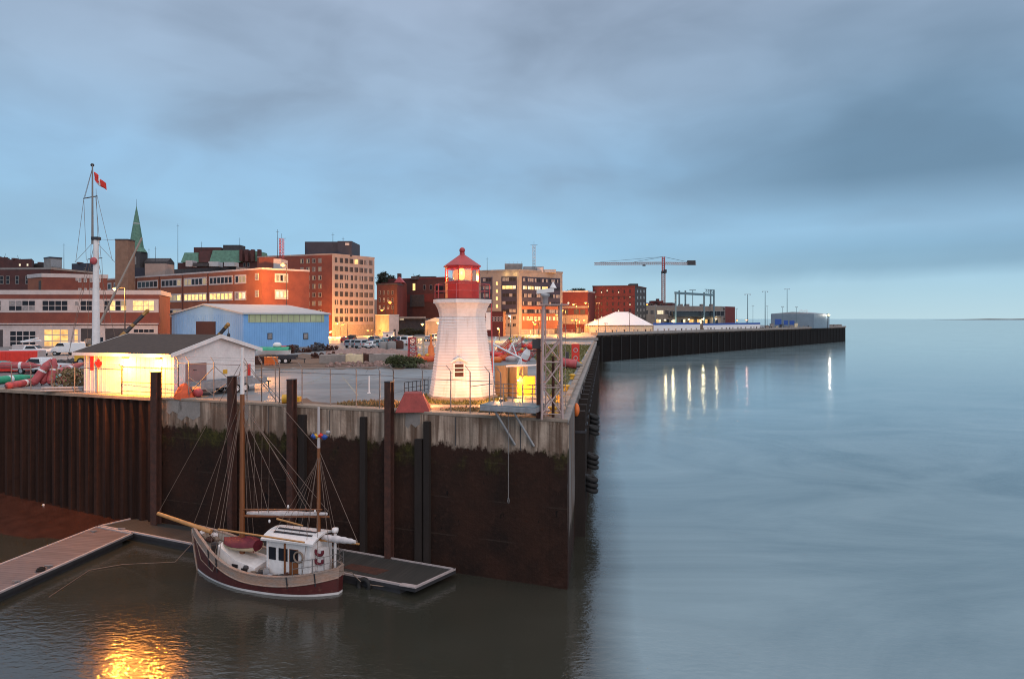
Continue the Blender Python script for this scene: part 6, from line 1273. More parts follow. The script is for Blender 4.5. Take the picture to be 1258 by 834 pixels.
for px, py, w_, h_, m, la in ((471, 429, 1.6, 1.5, 'stone_grey', 'left of two pale grey tanks in front of the parked cars'), (481, 429, 1.8, 1.6, 'stone_grey', 'right of two pale grey tanks in front of the parked cars'), (490, 428.5, 1.9, 1.7, 'rust', 'dark brown steel box beside the grey tanks')):
    p = gp(px, py); mb = MB(); (mb.lathe([(w_ * .5, 0), (w_ * .5, h_ * .85), (w_ * .3, h_), (0, h_)], p, 14) if 'tank' in la else mb.box(p, (w_, 1.4, h_)).box(p + Vector((0, 0, h_ + .002)), (w_ + .1, 1.5, .08))); mb.box(p + Vector((0, 0, h_ + .1)), (.2, .2, .15)); tag(mb.build('storage_tank', m), la, 'tank', 'tanks before the parked cars')
p = gp(477.5, 417); hh_ = thing('site_cabin', 'tiny white cabin with a small dark window beyond the parked cars', 'cabin', p); MB().box(p, (2.9, 2.4, 2.0)).build('wall', 'white_paint', hh_); MB().box(p + Vector((0, 0, 2.0)), (3.2, 2.8, .15)).build('roof', 'pale_roof', hh_); MB().box(p + Vector((-.2, -1.2, .9)), (.5, .08, .6)).build('window', 'slate', hh_)
def frame_tower(label, p, w_, h_, m, lv=4):
    t = thing('buoy_tower', label, 'buoy tower', p, 'light buoy towers stored in the yard'); 
    for cx, cy in cor: MB().tube(Vector(p) + Vector((cx * w_ / 2, cy * w_ / 2, 0)), Vector(p) + Vector((cx * w_ * .42, cy * w_ * .42, h_)), .09, n=5).build('leg', m, t)
    mb = MB()
    for k in range(lv + 1):
        f = k / lv
        for (ax_, ay_), (bx, by) in zip(cor, cor[1:] + cor[:1]):
            mb.tube(Vector(p) + Vector((ax_ * w_ / 2, ay_ * w_ / 2, h_ * f)), Vector(p) + Vector((bx * w_ / 2, by * w_ / 2, h_ * f)), .07, n=4)
            if k < lv and 'red' in label: mb.tube(Vector(p) + Vector((ax_ * w_ / 2, ay_ * w_ / 2, h_ * f)), Vector(p) + Vector((bx * w_ / 2, by * w_ / 2, h_ * (k + 1) / lv)), .06, n=4)
    mb.build('lattice', m, t); MB().box(Vector(p) + Vector((0, 0, h_ + .08)), (w_ * 1.05, w_ * 1.05, .12)).build('top', m, t); return t
frame_tower('red and pink lattice buoy tower standing beside the cream one', gp(507, 439), 1.25, 2.9, 'red_faded', 4); frame_tower('cream square framed buoy tower beside the orange cone buoy', gp(516, 439), 1.2, 2.9, 'cream', 3)
def cone_buoy(label, p, r, h_, m): t = thing('cone_buoy', label, 'buoy', p, 'buoys stored in the yard'); MB().lathe([(r * .9, 0), (r, .15), (r, .6), (r * .55, .75), (r * .42, h_ * .55), (r * .22, h_ * .6), (r * .15, h_), (0, h_ + .02)], p, 12).build('float', m, t); MB().ball(Vector(p) + Vector((0, 0, h_ + .1)), r * .2).build('lantern', 'yellow_paint', t); return t
cone_buoy('tall orange cone buoy left of the lighthouse', gp(529.5, 440), .95, 3.4, 'orange_paint'); cone_buoy('low red orange buoy lying at the foot of the cream tower', gp(515, 444), 1.35, .75, 'orange_paint'); cone_buoy('low orange buoy against the lighthouse beside the tall cone', gp(525, 444), 1.1, .8, 'tarp')
for px, py, h_ in ((453.5, 483, 1.2),): p = gp(px, py); tag(MB().tube(p, p + Vector((0, 0, 1.4)), .05).box(p, (.25, .25, .05)).build('marker_stake', 'canvas_white'), 'thin white marker stake standing in the empty yard', 'stake')

# spar buoys lying in the left yard
def spar_buoy(label, p, q, r, m, m2='canvas_white'):
    p, q = Vector(p), Vector(q); t = thing('spar_buoy', label, 'buoy', p, 'spar buoys piled in the yard'); d_ = (q - p).normalized(); L_ = (q - p).length; ax0 = d_
    m_ = MB(); m_.tube(p, p + d_ * L_ * .72, r, r, 12); m_.tube(p + d_ * L_ * .72, q, r, r * .25, 12); m_.tube(p - d_ * .25, p, r * .5, r, 12); m_.build('float', m, t); MB().tube(p + d_ * L_ * .45, p + d_ * L_ * .52, r + .012, n=12).build('band', m2, t); MB().torus(p - d_ * .3, d_.orthogonal(), r * .35, .04).build('ring', 'dark_steel', t)
sb = [((-20, 474), (42, 467), .36, 'green_paint', 'bright green spar buoy lowest in the pile of buoys'), ((2, 464, .9), (50, 463, .8), .36, 'red_faded', 'long faded red spar buoy across the top of the green one'), ((-30, 462, .9), (20, 460.5, .9), .33, 'teal_paint', 'dull green spar buoy at the far side of the pile'), ((42, 474), (54, 456, .4), .34, 'red_faded', 'faded red spar buoy standing tilted, first of three'), ((53, 473), (58, 455, .5), .34, 'red_faded', 'faded red spar buoy standing upright, middle of three'), ((62, 473), (60, 455, .6), .34, 'red_faded', 'faded red spar buoy tilted against the other two'), ((64, 464), (104, 456, .6), .34, 'red_faded', 'long pinkish red spar buoy reaching towards the hut'), ((66, 470), (80, 466), .34, 'teal_paint', 'short dull green spar buoy among the red ones'), ((74, 472), (101, 465), .36, 'red_faded', 'pale red spar buoy lying low before the hut\'s end wall'), ((10, 478, 0), (50, 471, 0), .3, 'red_faded', 'thin red spar buoy at the foot of the pile')]
for p_, q_, r, m, la in sb:
    p = gp(p_[0], p_[1]); q = gp(q_[0], q_[1]); p.z += r + (p_[2] if len(p_) > 2 else 0); q.z += r + (q_[2] if len(q_) > 2 else 0)
    if 'standing' in la or 'tilted' in la: q = p + Vector((q_[0] - p_[0], 0, 0)) * .08 + Vector((0, .8, 2.0))
    spar_buoy(la, p, q, r, m)
p = gp(84, 448); mb = MB()
for k in range(26): c_ = p + Vector((random.uniform(-3.4, 3.4), random.uniform(-1, 1), random.uniform(.1, .5))); mb.ball(c_, random.uniform(.3, .6), (1.3, 1, .7), 7, 5)
mb.jitter(.08); tag(mb.build('chain_heap', 'slate'), 'dark heap of chain behind the spar buoys near the hut', 'heap')
p = gp(93, 477); nt_ = MB(); 
for k in range(700): c_ = p + Vector((random.gauss(0, .9), random.gauss(0, .5), random.uniform(0, 1.7))); a_ = Vector([random.uniform(-1, 1) for _ in range(3)]).normalized() * .16; b_ = a_.orthogonal().normalized() * .08; nt_.add([c_ - a_, c_ + b_, c_ + a_, c_ - b_], [(0, 1, 2, 3)])
tag(nt_.build('weed_shrub', 'dry_grass'), 'yellowish dry weed shrub growing against the hut\'s end', 'shrub')
p0, p1 = gp(50, 482.5), gp(101, 481.5); mb = MB()
for k in range(5): mb.tube(p0 + Vector((0, k * .12, .15 + .2 * (k % 2))), p1 + Vector((0, k * .12, .15 + .2 * (k % 2))), .1, n=6)
tag(mb.build('pipe_bundle', 'steel_grey'), 'bundle of grey steel pipes lying inside the fence by the buoys', 'pipes')
# heap of buoy frames right of the lighthouse
k_ = 0
for px, py, dx, dz, m, la in ((612, 436, 1.6, 1.9, 'red_paint', 'bright red buoy cage leaning beside the lighthouse'), (622, 434, 2.2, 1.7, 'red_faded', 'faded red buoy cage in the middle of the heap'), (634, 436, 2.4, 1.5, 'red_paint', 'red buoy cage lying under the white spar'), (616, 428, 1.4, 1.8, 'orange_paint', 'small orange buoy cage at the back of the heap'), (628, 427, 1.8, 1.9, 'red_faded', 'pinkish buoy cage at the back of the heap'), (640, 430, 2.0, 1.5, 'stone_grey', 'grey buoy cage near the rusty post'), (637, 424, 1.4, 1.4, 'teal_paint', 'teal buoy cage at the back of the heap'), (648, 428, 1.6, 1.2, 'slate', 'black buoy cage next to the rusty post'), (610, 442, 1.3, 1.0, 'orange_paint', 'low orange buoy cage near the lighthouse wall'), (652, 436, 1.2, 1.4, 'stone_grey', 'low grey buoy cage behind the white spar'), (607, 434, 2.0, 2.2, 'red_faded', 'tall faded red buoy cage touching the lighthouse wall'), (618, 440, 2.2, 1.2, 'red_paint', 'low bright red buoy cage at the front of the heap'), (628, 441, 2.0, 1.3, 'panel_white', 'white buoy cage at the front of the heap'), (645, 440, 1.5, 1.6, 'red_faded', 'faded red buoy cage just left of the rusty post'), (626, 431, 1.0, 2.3, 'panel_white', 'upright white buoy cage in the heap\'s middle'), (644, 424, 1.8, 1.2, 'red_paint', 'red buoy cage farthest from the lighthouse'), (620, 424, 1.5, 1.7, 'cream', 'cream buoy cage at the back of the heap')):
    p = gp(px, py + 3); dx *= 1.25; dz *= 1.15; t = thing('buoy_cage', la, 'buoy', p, 'buoy cages heaped beside the lighthouse'); sl_ = Vector((dx, random.uniform(-.5, .5), dz)); rr = .55; mb = MB()
    for a_ in range(4): o = Vector((math.cos(a_ * 1.57) * rr, math.sin(a_ * 1.57) * rr, .1)); mb.tube(p + o, p + sl_ + o * .45, .055, n=5)
    for f in (.1, .5, .95): mb.torus(p + sl_ * f + Vector((0, 0, .1)), sl_, rr * (1 - .5 * f), .045, 12, 5)
    mb.build('cage', m, t); MB().lathe([(.6, -.25), (.8, 0), (.8, .35), (.4, .5)], p + Vector((0, 0, .25)), 12, capb=True, capt=True).build('float', m, t); MB().ball(p + sl_ + Vector((0, 0, .25)), .2).build('lantern', random.choice(['canvas_white', 'green_paint', 'yellow_paint']), t)
q0, q1 = gp(637, 459) + Vector((0, 0, .4)), at(651, 426, 70); spar_buoy('white spar buoy with a red tip leaning beside the plywood shed', q0, q1, .42, 'canvas_white', 'red_paint')
q = q1; MB().ball(q1, .34).build('red_cap', 'red_paint', bpy.data.objects[[o.name for o in bpy.data.objects if o.get('label', '').startswith('white spar buoy with')][0]])
p, q = at(606, 423, 68), at(640, 440, 66); tag(MB().tube(p, q, .1, n=6).tube(p + Vector((.3, 0, .8)), p + Vector((0, 0, 0)), .08, n=6).tube(p.lerp(q, .55), p.lerp(q, .55) + Vector((.4, 0, .9)), .07, n=6).tube(p.lerp(q, .55) + Vector((.4, 0, .9)), p.lerp(q, .85), .06, n=6).tube(p, Vector((p.x, p.y, 10)), .09, n=6).tube(q, Vector((q.x, q.y, 10)), .09, n=6).build('gangway_frame', 'canvas_white'), 'white welded frame leaning across the heap of buoys', 'frame')
# red float and board by the river edge
p = gp(702, 453); rf = thing('block_float', 'blocky dark red float lying on the grass by the river edge', 'float', p); MB().tube(p + Vector((-1.2, 0, .8)), p + Vector((.6, -.4, .55)), .55, n=12).build('float', 'red_faded', rf); MB().tube(p + Vector((.6, -.4, .55)), p + Vector((1.3, -.5, .4)), .4, .15, 10).build('nose', 'stone_grey', rf); MB().box(p + Vector((-.5, .4, 0)), (.4, .5, 2.0)).build('fin', 'slate', rf)
p = gp(707, 449.5); sb_ = thing('warning_board', 'upright red board with two pale rings by the river edge', 'sign', p); MB().box(p + Vector((0, 0, .3)), (1.0, .08, 2.5)).build('board', 'red_paint', sb_); [MB().torus(p + Vector((0, -.06, zz)), (0, 1, 0), .24, .05, 14, 5).build('ring', 'panel_white', sb_) for zz in (1.0, 2.0)]; MB().box(p, (.12, .12, .3)).build('post', 'dark_steel', sb_)
# pale walls, pipes and the security fence at the far side of the quay
p, q = gp(640, 419), gp(735, 418); tag(MB().obox(p, q - p, (0, .5, 0), (0, 0, .7)).obox(p + Vector((0, -.02, .5)), q - p, (0, .54, 0), (0, 0, .12)).build('low_wall', 'concrete'), 'low concrete wall across the far end of the quay', 'wall')
def palisade(label, pts, hgt, m, step=2.4, rails=(.3, 1.0, 1.9)):
    t = thing('security_fence', label, 'fence', pts[0]); mb = MB(); k = 0
    for a, b_ in zip(pts, pts[1:]):
        a, b_ = Vector(a), Vector(b_); n_ = max(1, int((b_ - a).length / step))
        for i in range(n_): q = a.lerp(b_, i / n_); MB().box(q, (.12, .12, hgt)).build('post', m, t)
        for h_ in rails: mb.tube(a + Vector((0, 0, min(h_, hgt - .05))), b_ + Vector((0, 0, min(h_, hgt - .05))), .035, n=4)
    mb.build('rail', m, t)
palisade('pale security fence across the far yard in front of the white tent', [gp(640, 412.5), gp(690, 411), gp(745, 410)], 1.9, 'panel_white'); palisade('pale fence along the wharf below the white tent', [W1 + dW * 8 - nW * 5 + Vector((0, 0, 10)), W1 + dW * 46 - nW * 5 + Vector((0, 0, 10))], 2.6, 'panel_white', 1.8, (.3, 1.4, 2.5))
palisade('grey fence on the quay in front of the office buildings', [gp(540, 413), gp(600, 412.5), gp(655, 411.5)], 1.8, 'stone_grey', 3.0)
for px, py, h_, la in ((684, 410, 1.9, 'dark cabinet behind the pale security fence'), (711, 409.5, 2.2, 'small black kiosk standing behind the pale fence'), (668, 412, 1.6, 'low dark van shaped crate near the lattice tower')): p = gp(px, py); tag(MB().box(p, (1.6, 1.2, h_)).box(p + Vector((0, 0, h_)), (1.8, 1.4, .12)).build('cabinet', 'slate'), la, 'cabinet')

# ------------------------------------------------------------------ far wharf: tent, hoardings, gantry, poles, crane
def at_w(px, off, zz=10.0):
    """point on the wharf at pixel column px, off metres behind its face"""
    a = W1 - nW * off; k = (px - CX) / F; s = (k * a.y - a.x) / (dW.x - k * dW.y); p = a + dW * s; p.z = zz; return p
a, b_ = gx(724, 276), gx(803, 284); tn = thing('marquee', 'large white marquee tent with a flat topped roof on the wharf', 'tent', a); u = (b_ - a); v = Vector((-1.2, 14, 0))
D = (a.y + b_.y) / 2; z0, ze_, zp = 10.0, Z(399.5, D), Z(383, D)
P = [a, b_, b_ + v, a + v]; rd = [a.lerp(b_, .46) + v * .5, a.lerp(b_, .67) + v * .5]
lo = [Vector((p.x, p.y, ze_)) for p in P]; hi = [Vector((p.x, p.y, zp)) for p in rd]; mb = MB()
mb.add(lo + hi, [(0, 1, 5, 4), (1, 2, 5), (2, 3, 4, 5), (3, 0, 4)]); mb.build('roof', 'canvas_white', tn)
for e, f in zip(P, P[1:] + P[:1]): n_ = 7; [MB().tube(Vector((e.lerp(f, i / n_).x, e.lerp(f, i / n_).y, z0)), Vector((e.lerp(f, i / n_).x, e.lerp(f, i / n_).y, ze_)), .08, n=5).build('pole', 'panel_white', tn) for i in range(n_)]
MB().prism([((a.lerp(b_, .01) + v * .04).x, (a.lerp(b_, .01) + v * .04).y), ((a.lerp(b_, .99) + v * .04).x, (a.lerp(b_, .99) + v * .04).y), ((b_ + v * .96).x, (b_ + v * .96).y), ((a + v * .96).x, (a + v * .96).y)], z0, ze_ - .4).build('side_wall', 'cream', tn)
for x0, x1, off, la in ((803, 860, 9, 'white hoarding with a blue top stripe beside the marquee'), (864, 934, 9, 'long white hoarding with a blue top stripe below the terminal annex')):
    a, b_ = at_w(x0, off), at_w(x1, off); t = thing('hoarding', la, 'hoarding', a, 'hoardings on the wharf'); D = a.y; MB().obox(a, b_ - a, nW * -.2, (0, 0, Z(400.5, D) + .4 - 10)).build('panel', 'canvas_white', t); MB().obox(Vector((a.x, a.y, Z(400.5, D) + .403)) + nW * .03, b_ - a, nW * -.26, (0, 0, .95)).build('stripe', 'blue_paint', t)
# steel gantry (boarding bridge)
gt = thing('boarding_gantry', 'tall blue grey steel gantry frame on the wharf before the terminal', 'gantry', at_w(850, 16)); mb = MB(); tops = {}
for px, off, y0 in ((830, 11, 359), (834.5, 24, 357), (842, 24, 357), (865, 11, 359), (873, 24, 356), (877, 11, 356)):
    p = at_w(px, off); tp = Vector((p.x, p.y, Z(y0, p.y))); MB().obox(p - Vector((.35, .35, 0)), (.7, 0, 0), (0, .7, 0), (0, 0, tp.z - 10)).build('column', 'teal_steel', gt); tops[px] = tp
for x0, x1, y0, off in ((829, 878, 361, 10.9), (834, 874, 361.5, 24)): a, b_ = at_w(x0, off), at_w(x1, off); MB().obox(Vector((a.x, a.y, Z(y0, a.y))), Vector((b_.x - a.x, b_.y - a.y, 0)), (0, .8, 0), (0, 0, 1.0)).build('beam', 'teal_steel', gt)
a, b_ = at_w(866, 11.5), at_w(877, 11.5); za = Z(360, a.y); zb_ = Z(355.5, a.y); mb = MB(); n_ = 5
mb.tube((a.x, a.y, zb_), (b_.x, b_.y, zb_), .16, n=5)
for k in range(n_): p = a.lerp(b_, k / n_); q = a.lerp(b_, (k + 1) / n_); mb.tube((p.x, p.y, za), (q.x, q.y, zb_), .12, n=4); mb.tube((q.x, q.y, za), (q.x, q.y, zb_), .12, n=4)
mb.build('hoist_truss', 'teal_steel', gt); p = at_w(851, 22); MB().tube(p, (p.x, p.y, Z(357, p.y)), .18, n=5).build('lamp_column', 'teal_steel', gt); MB().obox((p.x - 1.6, p.y, Z(357, p.y)), (3.2, 0, 0), (0, .5, 0), (0, 0, .4)).build('lamp_bar', 'teal_steel', gt)
bw2 = MB().obox(Vector((at_w(827, 12).x, at_w(827, 12).y, Z(389, 290))), at_w(882, 12) - at_w(827, 12), (0, 3, 0), (0, 0, 2.4)).build('walkway', 'dark_glass', gt)
# light poles
lp = [(918.5, 361.5, 20, 'tall twin lamp pole between the terminal annex and the river shed'), (925, 375.5, 40, 'short lamp pole behind the tall one by the annex'), (940, 358, 20, 'second tall twin lamp pole, halfway from annex to river shed'), (942.5, 376, 45, 'short distant pole beside the second tall lamp pole'), (967, 355, 30, 'tallest lamp pole, rising behind the grey river shed'), (961.5, 376.5, 4, 'slim pole in front of the shed\'s blue doors'), (978.5, 377, 6, 'slim pole left of the white lattice at the river shed'), (905, 379, 60, 'thin short pole just right of the annex wall'), (744, 397, 6, 'slim lamp pole in front of the marquee\'s left slope'), (773.5, 384, 8, 'dark lamp pole standing in the middle of the marquee front'), (735, 372, 20, 'small lamp pole before the dark red warehouse'), (805, 375, 12, 'slim pole between the marquee and the hoarding')]
for px, y0, off, la in lp:
    p = at_w(px, off); t = thing('lamp_pole', la, 'lamp pole', p, 'lamp poles on the wharf'); zt = Z(y0, p.y); big = y0 < 365; MB().tube(p, (p.x, p.y, zt), .28 if big else .13, .16 if big else .09, 6).build('pole', 'teal_steel' if px > 800 else 'dark_steel', t); w_ = 3.6 if big else 1.4; MB().obox((p.x - w_ / 2, p.y - .2, zt), (w_, 0, 0), (0, .4, 0), (0, 0, .12)).build('crossarm', 'steel_grey', t); [MB().lathe([(.1, 0), (.45 if big else .22, -.35), (.2, -.4)], (p.x + s_ * w_ * .42, p.y, zt), 8, capt=True).build('lamp_head', 'steel_grey', t) for s_ in (-1, 1)]
# white lattice and boat gear by the shed
p = at_w(988, 5); t = thing('loading_ramp', 'white lattice loading ramp in front of the river shed', 'ramp', p); z1 = Z(382.5, p.y); mb = MB()
for dx, dz in ((-3.5, 0), (-1, 0), (1.5, 0)): mb.tube(p + Vector((dx, 0, 0)), (p.x + dx + .3, p.y, z1 + (dx > 0)), .2, n=5)
for k in range(6): zz = 10 + (z1 - 10) * k / 5; mb.tube((p.x - 3.5, p.y, zz), (p.x + 1.8, p.y, zz + .8), .15, n=4); mb.tube((p.x - 3.4, p.y, zz + 1.4), (p.x + 1.7, p.y, zz - .2), .12, n=4)
mb.build('lattice', 'canvas_white', t); MB().obox(p + Vector((-7, -.5, .9)), (13, 0, 0), (0, 2, 0), (0, 0, 2.2)).build('deck_box', 'panel_white', t)
for k, px in enumerate(range(936, 984, 6)): p = at_w(px, 4 + (k % 3)); h_ = 1 + (k * 7 % 5) * .5; tag(MB().box(p, (1.8, 1.4, h_)).box(p + Vector((0, 0, h_)), (1.95, 1.55, .12)).tube(p + Vector((.3, -.4, h_)), p + Vector((.3, -.4, h_ + .6)), .08, n=5).build('wharf_cargo', ['slate', 'beige', 'stone_grey', 'cream'][k % 4]), 'small crate of ' + ['dark', 'beige', 'grey', 'cream'][k % 4] + ' cargo, number of it standing in the row before the river shed' if 0 else ['black crate nearest the hoarding in the row on the wharf edge', 'beige crate second in the row on the wharf edge', 'grey crate third in the row on the wharf edge', 'cream crate in the row below the shed\'s big blue door', 'black crate in the row below the shed\'s big blue door', 'beige crate in the row between two blue doors', 'grey crate in the row by the last blue door', 'cream crate at the river end of the row'][k], 'crate', 'crates along the wharf edge')
p, q = at_w(1017, 2), at_w(1034, 2); tag(MB().obox(p, q - p, (0, .6, 0), (0, 0, 1.9)).obox(p + Vector((0, -.05, 1.9)), q - p, (0, .7, 0), (0, 0, .2)).build('end_barrier', 'stone_grey'), 'low grey barrier wall at the tip of the wharf', 'barrier')

# tower crane
D = 420; p = gx(815, D, 10); t = thing('tower_crane', 'slender red and white tower crane with a long jib over the town', 'crane', p); zs = Z(336, D); zj = Z(323.6, D); zt = Z(315.5, D)
def lattice(p, q, w_, n_, r, tri=False):
    p, q = Vector(p), Vector(q); d_ = (q - p).normalized(); a_ = Vector((0, 1, 0)); b_ = d_.cross(a_).normalized(); mb = MB(); cs = [(-1, -1), (1, -1), (1, 1), (-1, 1)] if not tri else [(-1, -1), (1, -1), (0, 1)]
    C = lambda f, c_: p.lerp(q, f) + a_ * c_[0] * w_ / 2 + b_ * c_[1] * w_ / 2
    for c_ in cs: mb.tube(C(0, c_), C(1, c_), r, n=4)
    for k in range(n_):
        for c_, e_ in zip(cs, cs[1:] + cs[:1]): mb.tube(C(k / n_, c_), C((k + 1) / n_, e_), r * .7, n=3); mb.tube(C(k / n_, c_), C(k / n_, e_), r * .7, n=3)
    return mb
lattice((p.x, D, 10), (p.x, D, zs), 2.0, 26, .22).build('mast', 'pink_steel', t); MB().box((p.x, D, zs), (2.4, 2.4, 1.6)).build('slew_ring', 'slate', t)
lattice((p.x, D, zs + 1.6), (p.x, D, zt), 1.5, 6, .2).build('apex', 'red_faded', t)
jl = gx(730, D, 0).x; jr = gx(855, D, 0).x
lattice((p.x - 1, D, zj), (jl, D, zj - .4), 1.5, 36, .16, True).build('jib', 'pink_steel', t); lattice((p.x + 1, D, zj), (jr, D, zj - .3), 1.4, 14, .18).build('counter_jib', 'pink_steel', t)
MB().obox((jr - 5.5, D - 1, zj - 1.1), (5, 0, 0), (0, 2, 0), (0, 0, 2.9)).build('counterweight', 'slate', t); MB().box((p.x - 12.5, D, zj - 1.7), (1.8, 1.2, .8)).build('trolley', 'slate', t); MB().box((p.x + .9, D - 1.5, zs + .2), (1.5, 1.5, 2.2)).build('cab', 'slate', t)
mb = MB(); mb.tube((p.x, D, zt), (p.x - 19, D, zj + .8), .13, n=4).tube((p.x, D, zt), (p.x - 41, D, zj + .8), .11, n=4).tube((p.x, D, zt), (jr - 5, D, zj + .8), .13, n=4); mb.build('tie_bars', 'dark_steel', t)

# ------------------------------------------------------------------ street lamps
def lamp(px, py, D, label, power, col=ORANGE, zb=10.0, r=.26, arm=1.4, pole=True, bulb='bulb_orange', group='lit street lamps', rad=.3, off=(0, -.6, -.3)):
    p = at(px, py, D); t = thing('street_lamp', label, 'street lamp', (p.x, p.y + .5, zb), group)
    MB().tube((p.x + arm, p.y + .5, zb), (p.x + arm, p.y + .5, p.z + .3), .13, .08, 6).tube((p.x + arm, p.y + .5, p.z + .3), (p.x, p.y, p.z + .36), .06, n=5).build('pole', 'dark_steel', t); MB().lathe([(.08, .42), (r * 1.5, .16), (r * 1.5, .08)], p, 10).build('hood', 'steel_grey', t); MB().ball(p, r, (1, 1, .8)).build('bulb', bulb, t)
    if power: point_light('lamp_light', p + Vector(off), power * 2.4, col, t, rad)
lamp(142, 355.5, 118, 'bright orange lamp on a pole before the depot roof', 5200, r=.36, bulb='bulb_hot'); lamp(347.5, 325.5, 172, 'very bright orange lamp at the corner of the brick office', 16000, r=.55, arm=.8, bulb='bulb_hot', off=(-6.5, .5, -2.5))
lamp(413, 397, 214, 'orange lamp close to the base of the office tower', 5200, r=.5, off=(0, 2, -1)); lamp(421, 398.5, 212, 'second orange lamp at the office tower\'s base', 3800, r=.4, off=(0, 3, -1)); lamp(452, 406, 222, 'low orange lamp by the tower\'s right corner', 2600, r=.35, off=(0, 2, 0))
lamp(406, 408, 215, 'low orange lamp between the blue shed and tower', 3000, r=.25)
lamp(479, 371.5, 262, 'orange lamp before the old red town house', 5200, r=.62, off=(0, 4, -1)); lamp(469, 381, 262, 'lower orange lamp left of the old town house', 2800, r=.5, off=(0, 3, 0)); lamp(519, 398.5, 205, 'yellow orange lamp on a pole behind the orange buoy', 3000, r=.45, off=(0, -1, -.5)); lamp(538, 396.5, 190, 'lamp half hidden behind the lighthouse\'s left edge', 1600, r=.4)
lamp(626, 388, 190, 'greenish white lamp on a tall pole in front of the arcade building', 1200, (1, .95, .6), r=.42, bulb='bulb_white', arm=.3)
for px, py, D, la, pw in ((650.5, 392.5, 236, 'left lamp of the pair glowing at the glass office\'s foot', 4200), (658, 393, 236, 'right lamp of the pair glowing at the glass office\'s foot', 4200), (657, 398, 228, 'lowest lamp beneath the pair at the glass office', 2200), (690.5, 381, 238, 'orange lamp on the tall pole by the brick hall', 4200), (683.8, 387, 240, 'small lamp left of the tall lamp by the brick hall', 1600), (704.5, 374, 268, 'lamp in front of the brick hall\'s cornice', 3200), (719.5, 372, 268, 'lamp at the right end of the brick hall', 3200), (703, 393, 262, 'left lamp of the twin behind the pale fence', 3800), (708, 393, 262, 'right lamp of the twin behind the pale fence', 3800), (717.5, 393.5, 275, 'lamp just left of the marquee behind the twin', 1100), (731, 393, 280, 'lamp above the left eave of the marquee', 900), (795, 374, 330, 'lamp between the dark warehouse and the terminal', 2400)): lamp(px, py, D, la, pw, r=.5 if pw > 2000 else .36, off=(0, 3, -.8))
for px, py, la, pw in ((817, 393, 'pale lamp above the hoarding beside the marquee', 350), (826, 394.5, 'broad orange lamp under the gantry', 500), (846, 392.3, 'white lamp under the middle of the gantry', 400), (863, 392, 'white lamp under the gantry\'s right columns', 420), (879.5, 391.8, 'white lamp between the gantry and the annex', 300)): D = at_w(px, 12).y; lamp(px, py, D, la, pw * .5, (1, .85, .5), r=.5, bulb='bulb_white', arm=.4, off=(0, -1.2, 0))
lamp(1018, 387, 424, 'white lamp on the river end of the grey shed', 350, (1, .95, .8), r=.75, bulb='bulb_white', arm=-.4, off=(0, -1.5, 0)); lamp(917, 393, 372, 'small pink lamp at the foot of the tall lamp pole', 120, (1, .6, .5), r=.5, arm=.2); lamp(905.5, 393.5, 366, 'small orange lamp beside the annex wall', 120, r=.45, arm=.2)
lamp(612, 404, 175, 'low orange lamp among the buoys behind the lighthouse', 1400, r=.3, arm=.3)

# ------------------------------------------------------------------ trees, skyline masts
def tree(label, px, py0, py1, D, w_, n=2200, leaf=.55, m='leaf_dark'):
    p = gx(px, D, hillz(gx(px, D).x, D)); t = thing('tree', label, 'tree', p, 'trees on the skyline'); zt, zb = Z(py0, D), Z(py1, D); c = Vector((p.x, D, (zt + zb) / 2)); foliage(c, w_, w_ * .8, (zt - zb) / 2, n, leaf).build('crown', m, t); mb = MB().tube(p, c, .45, .2, 7); [mb.tube(Vector((p.x, D, zb)), c + Vector((random.uniform(-w_, w_) * .7, random.uniform(-2, 2), random.uniform(-1, 3))), .15, .05, 5) for k in range(6)]; mb.build('trunk', 'timber_dark', t)
tree('big dark tree beside the office tower on the skyline', 472, 334, 352, 320, 4.4, 2600, .5); tree('smaller dark tree just right of the big one', 481, 337, 352, 322, 2.8, 1200, .45); tree('low dark tree on the roofline left of the lighthouse', 512, 337, 346, 330, 2.4, 800, .4)
tree('low tree crowns above the brick hall', 709, 354, 364, 340, 5.2, 1500, .45); tree('dark tree between the brick hall and warehouse', 722, 360, 372, 350, 2.4, 800, .45)
tree('dark tree at the skyline\'s left end above the brick house', 4, 315, 322, 336, 2.8, 900, .4); tree('small tree above the brick row house roofs', 24, 318, 323, 306, 2.6, 700, .35)
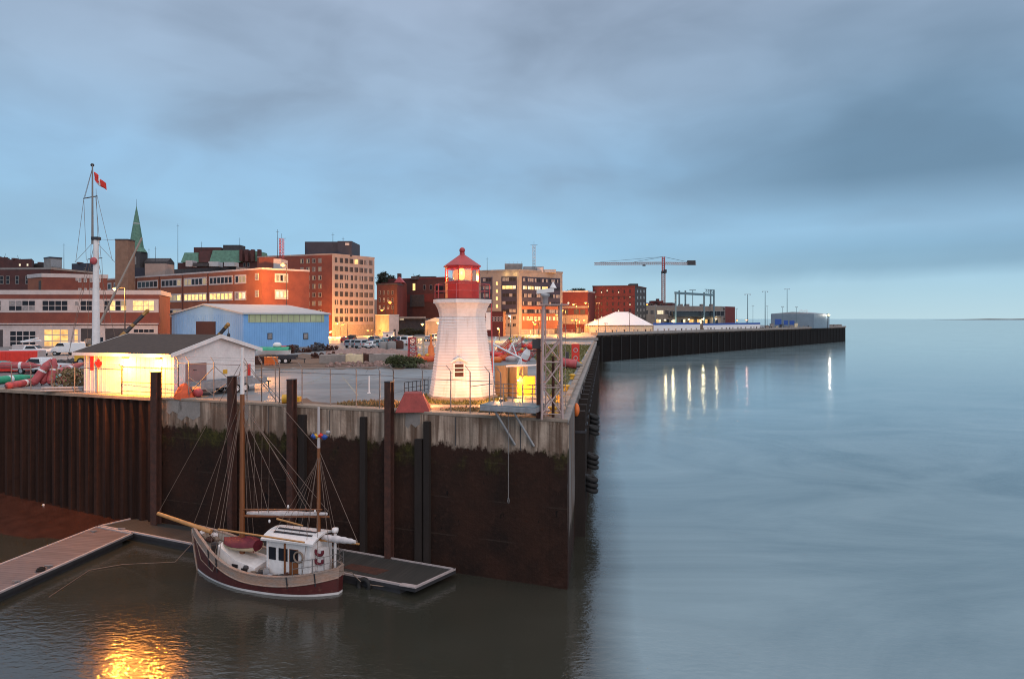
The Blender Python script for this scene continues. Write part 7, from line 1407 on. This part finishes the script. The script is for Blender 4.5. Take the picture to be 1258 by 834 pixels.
for px, py, w_, la, m in ((478, 408, 5.5, 'low hedge behind the tiny white cabin', 'leaf_dark'), (507, 404, 5.0, 'dark ivy covered bank between the grey sheds', 'leaf_dark'), (538, 407, 2.2, 'round shrub lit orange beside the lighthouse', 'leaf')): D = 228; p = gx(px, D); t = thing('hedge', la, 'hedge', p); foliage(p + Vector((0, 0, 1.4)), w_, 1.2, 1.5, 1500, .3).build('foliage', m, t); MB().tube(p, p + Vector((0, 0, 1.2)), .12).build('stem', 'timber_dark', t)
ms = [(78.5, 299, 326, 262, 'thin skyline antenna beside the grey plant house'), (218.5, 275, 325, 270, 'tall thin antenna between the church and green mansards'), (183, 305, 330, 268, 'short pole on the brick office roof near the church'), (191, 303, 326, 268, 'pole with small bracket on the brick office roof'), (247.5, 297, 306, 303, 'flagstaff on the left green mansard'), (294.5, 292, 304, 303, 'flagstaff on the right green mansard'), (409, 286, 297, 232, 'thin antenna on the office tower penthouse'), (421.5, 291, 297, 232, 'shorter antenna on the office tower penthouse'), (598.5, 316, 332, 254, 'flagstaff on the glass office roof'), (341, 282, 316, 205, 'slender skyline pole near the bright roof lamp')]
for px, y0, y1, D, la in ms: p = at(px, y1, D); q = at(px, y0, D); tag(MB().tube(p - Vector((0, 0, 1.5)), q, .11, .05, 5).tube(q - Vector((.5, 0, .8)), q - Vector((-.5, 0, .8)), .05, n=4).build('antenna', 'dark_steel'), la, 'antenna', 'antennas on the skyline')
for px, y0, y1, D, w_, m, la in ((346, 293, 318, 205, 1.1, 'red_faded', 'red and white lattice aerial near the bright roof lamp'), (656, 301, 329, 258, 1.0, 'steel_grey', 'grey lattice aerial on the glass office roof')):
    p, q = at(px, y1, D), at(px, y0, D); t = thing('lattice_aerial', la, 'aerial', p); lattice(p - Vector((0, 0, 1)), q, w_, 8, .08).build('mast', m, t); MB().tube(q, q + Vector((0, 0, 1.5)), .05, n=4).tube(q - Vector((1.4, 0, 0)), q + Vector((1.4, 0, 0)), .06, n=4).build('aerial', 'dark_steel', t)
# channel marker far out
p = gp(1135, 394.2, 0); tag(MB().lathe([(1.6, -.3), (1.6, .8), (.5, 1.2), (.3, 4), (0, 4.2)], p, 10).build('channel_buoy', 'slate'), 'dark channel buoy far out on the open water', 'buoy')
# drop the helper origins
for o in bpy.data.objects:
    if '_o' in o.keys(): del o['_o']
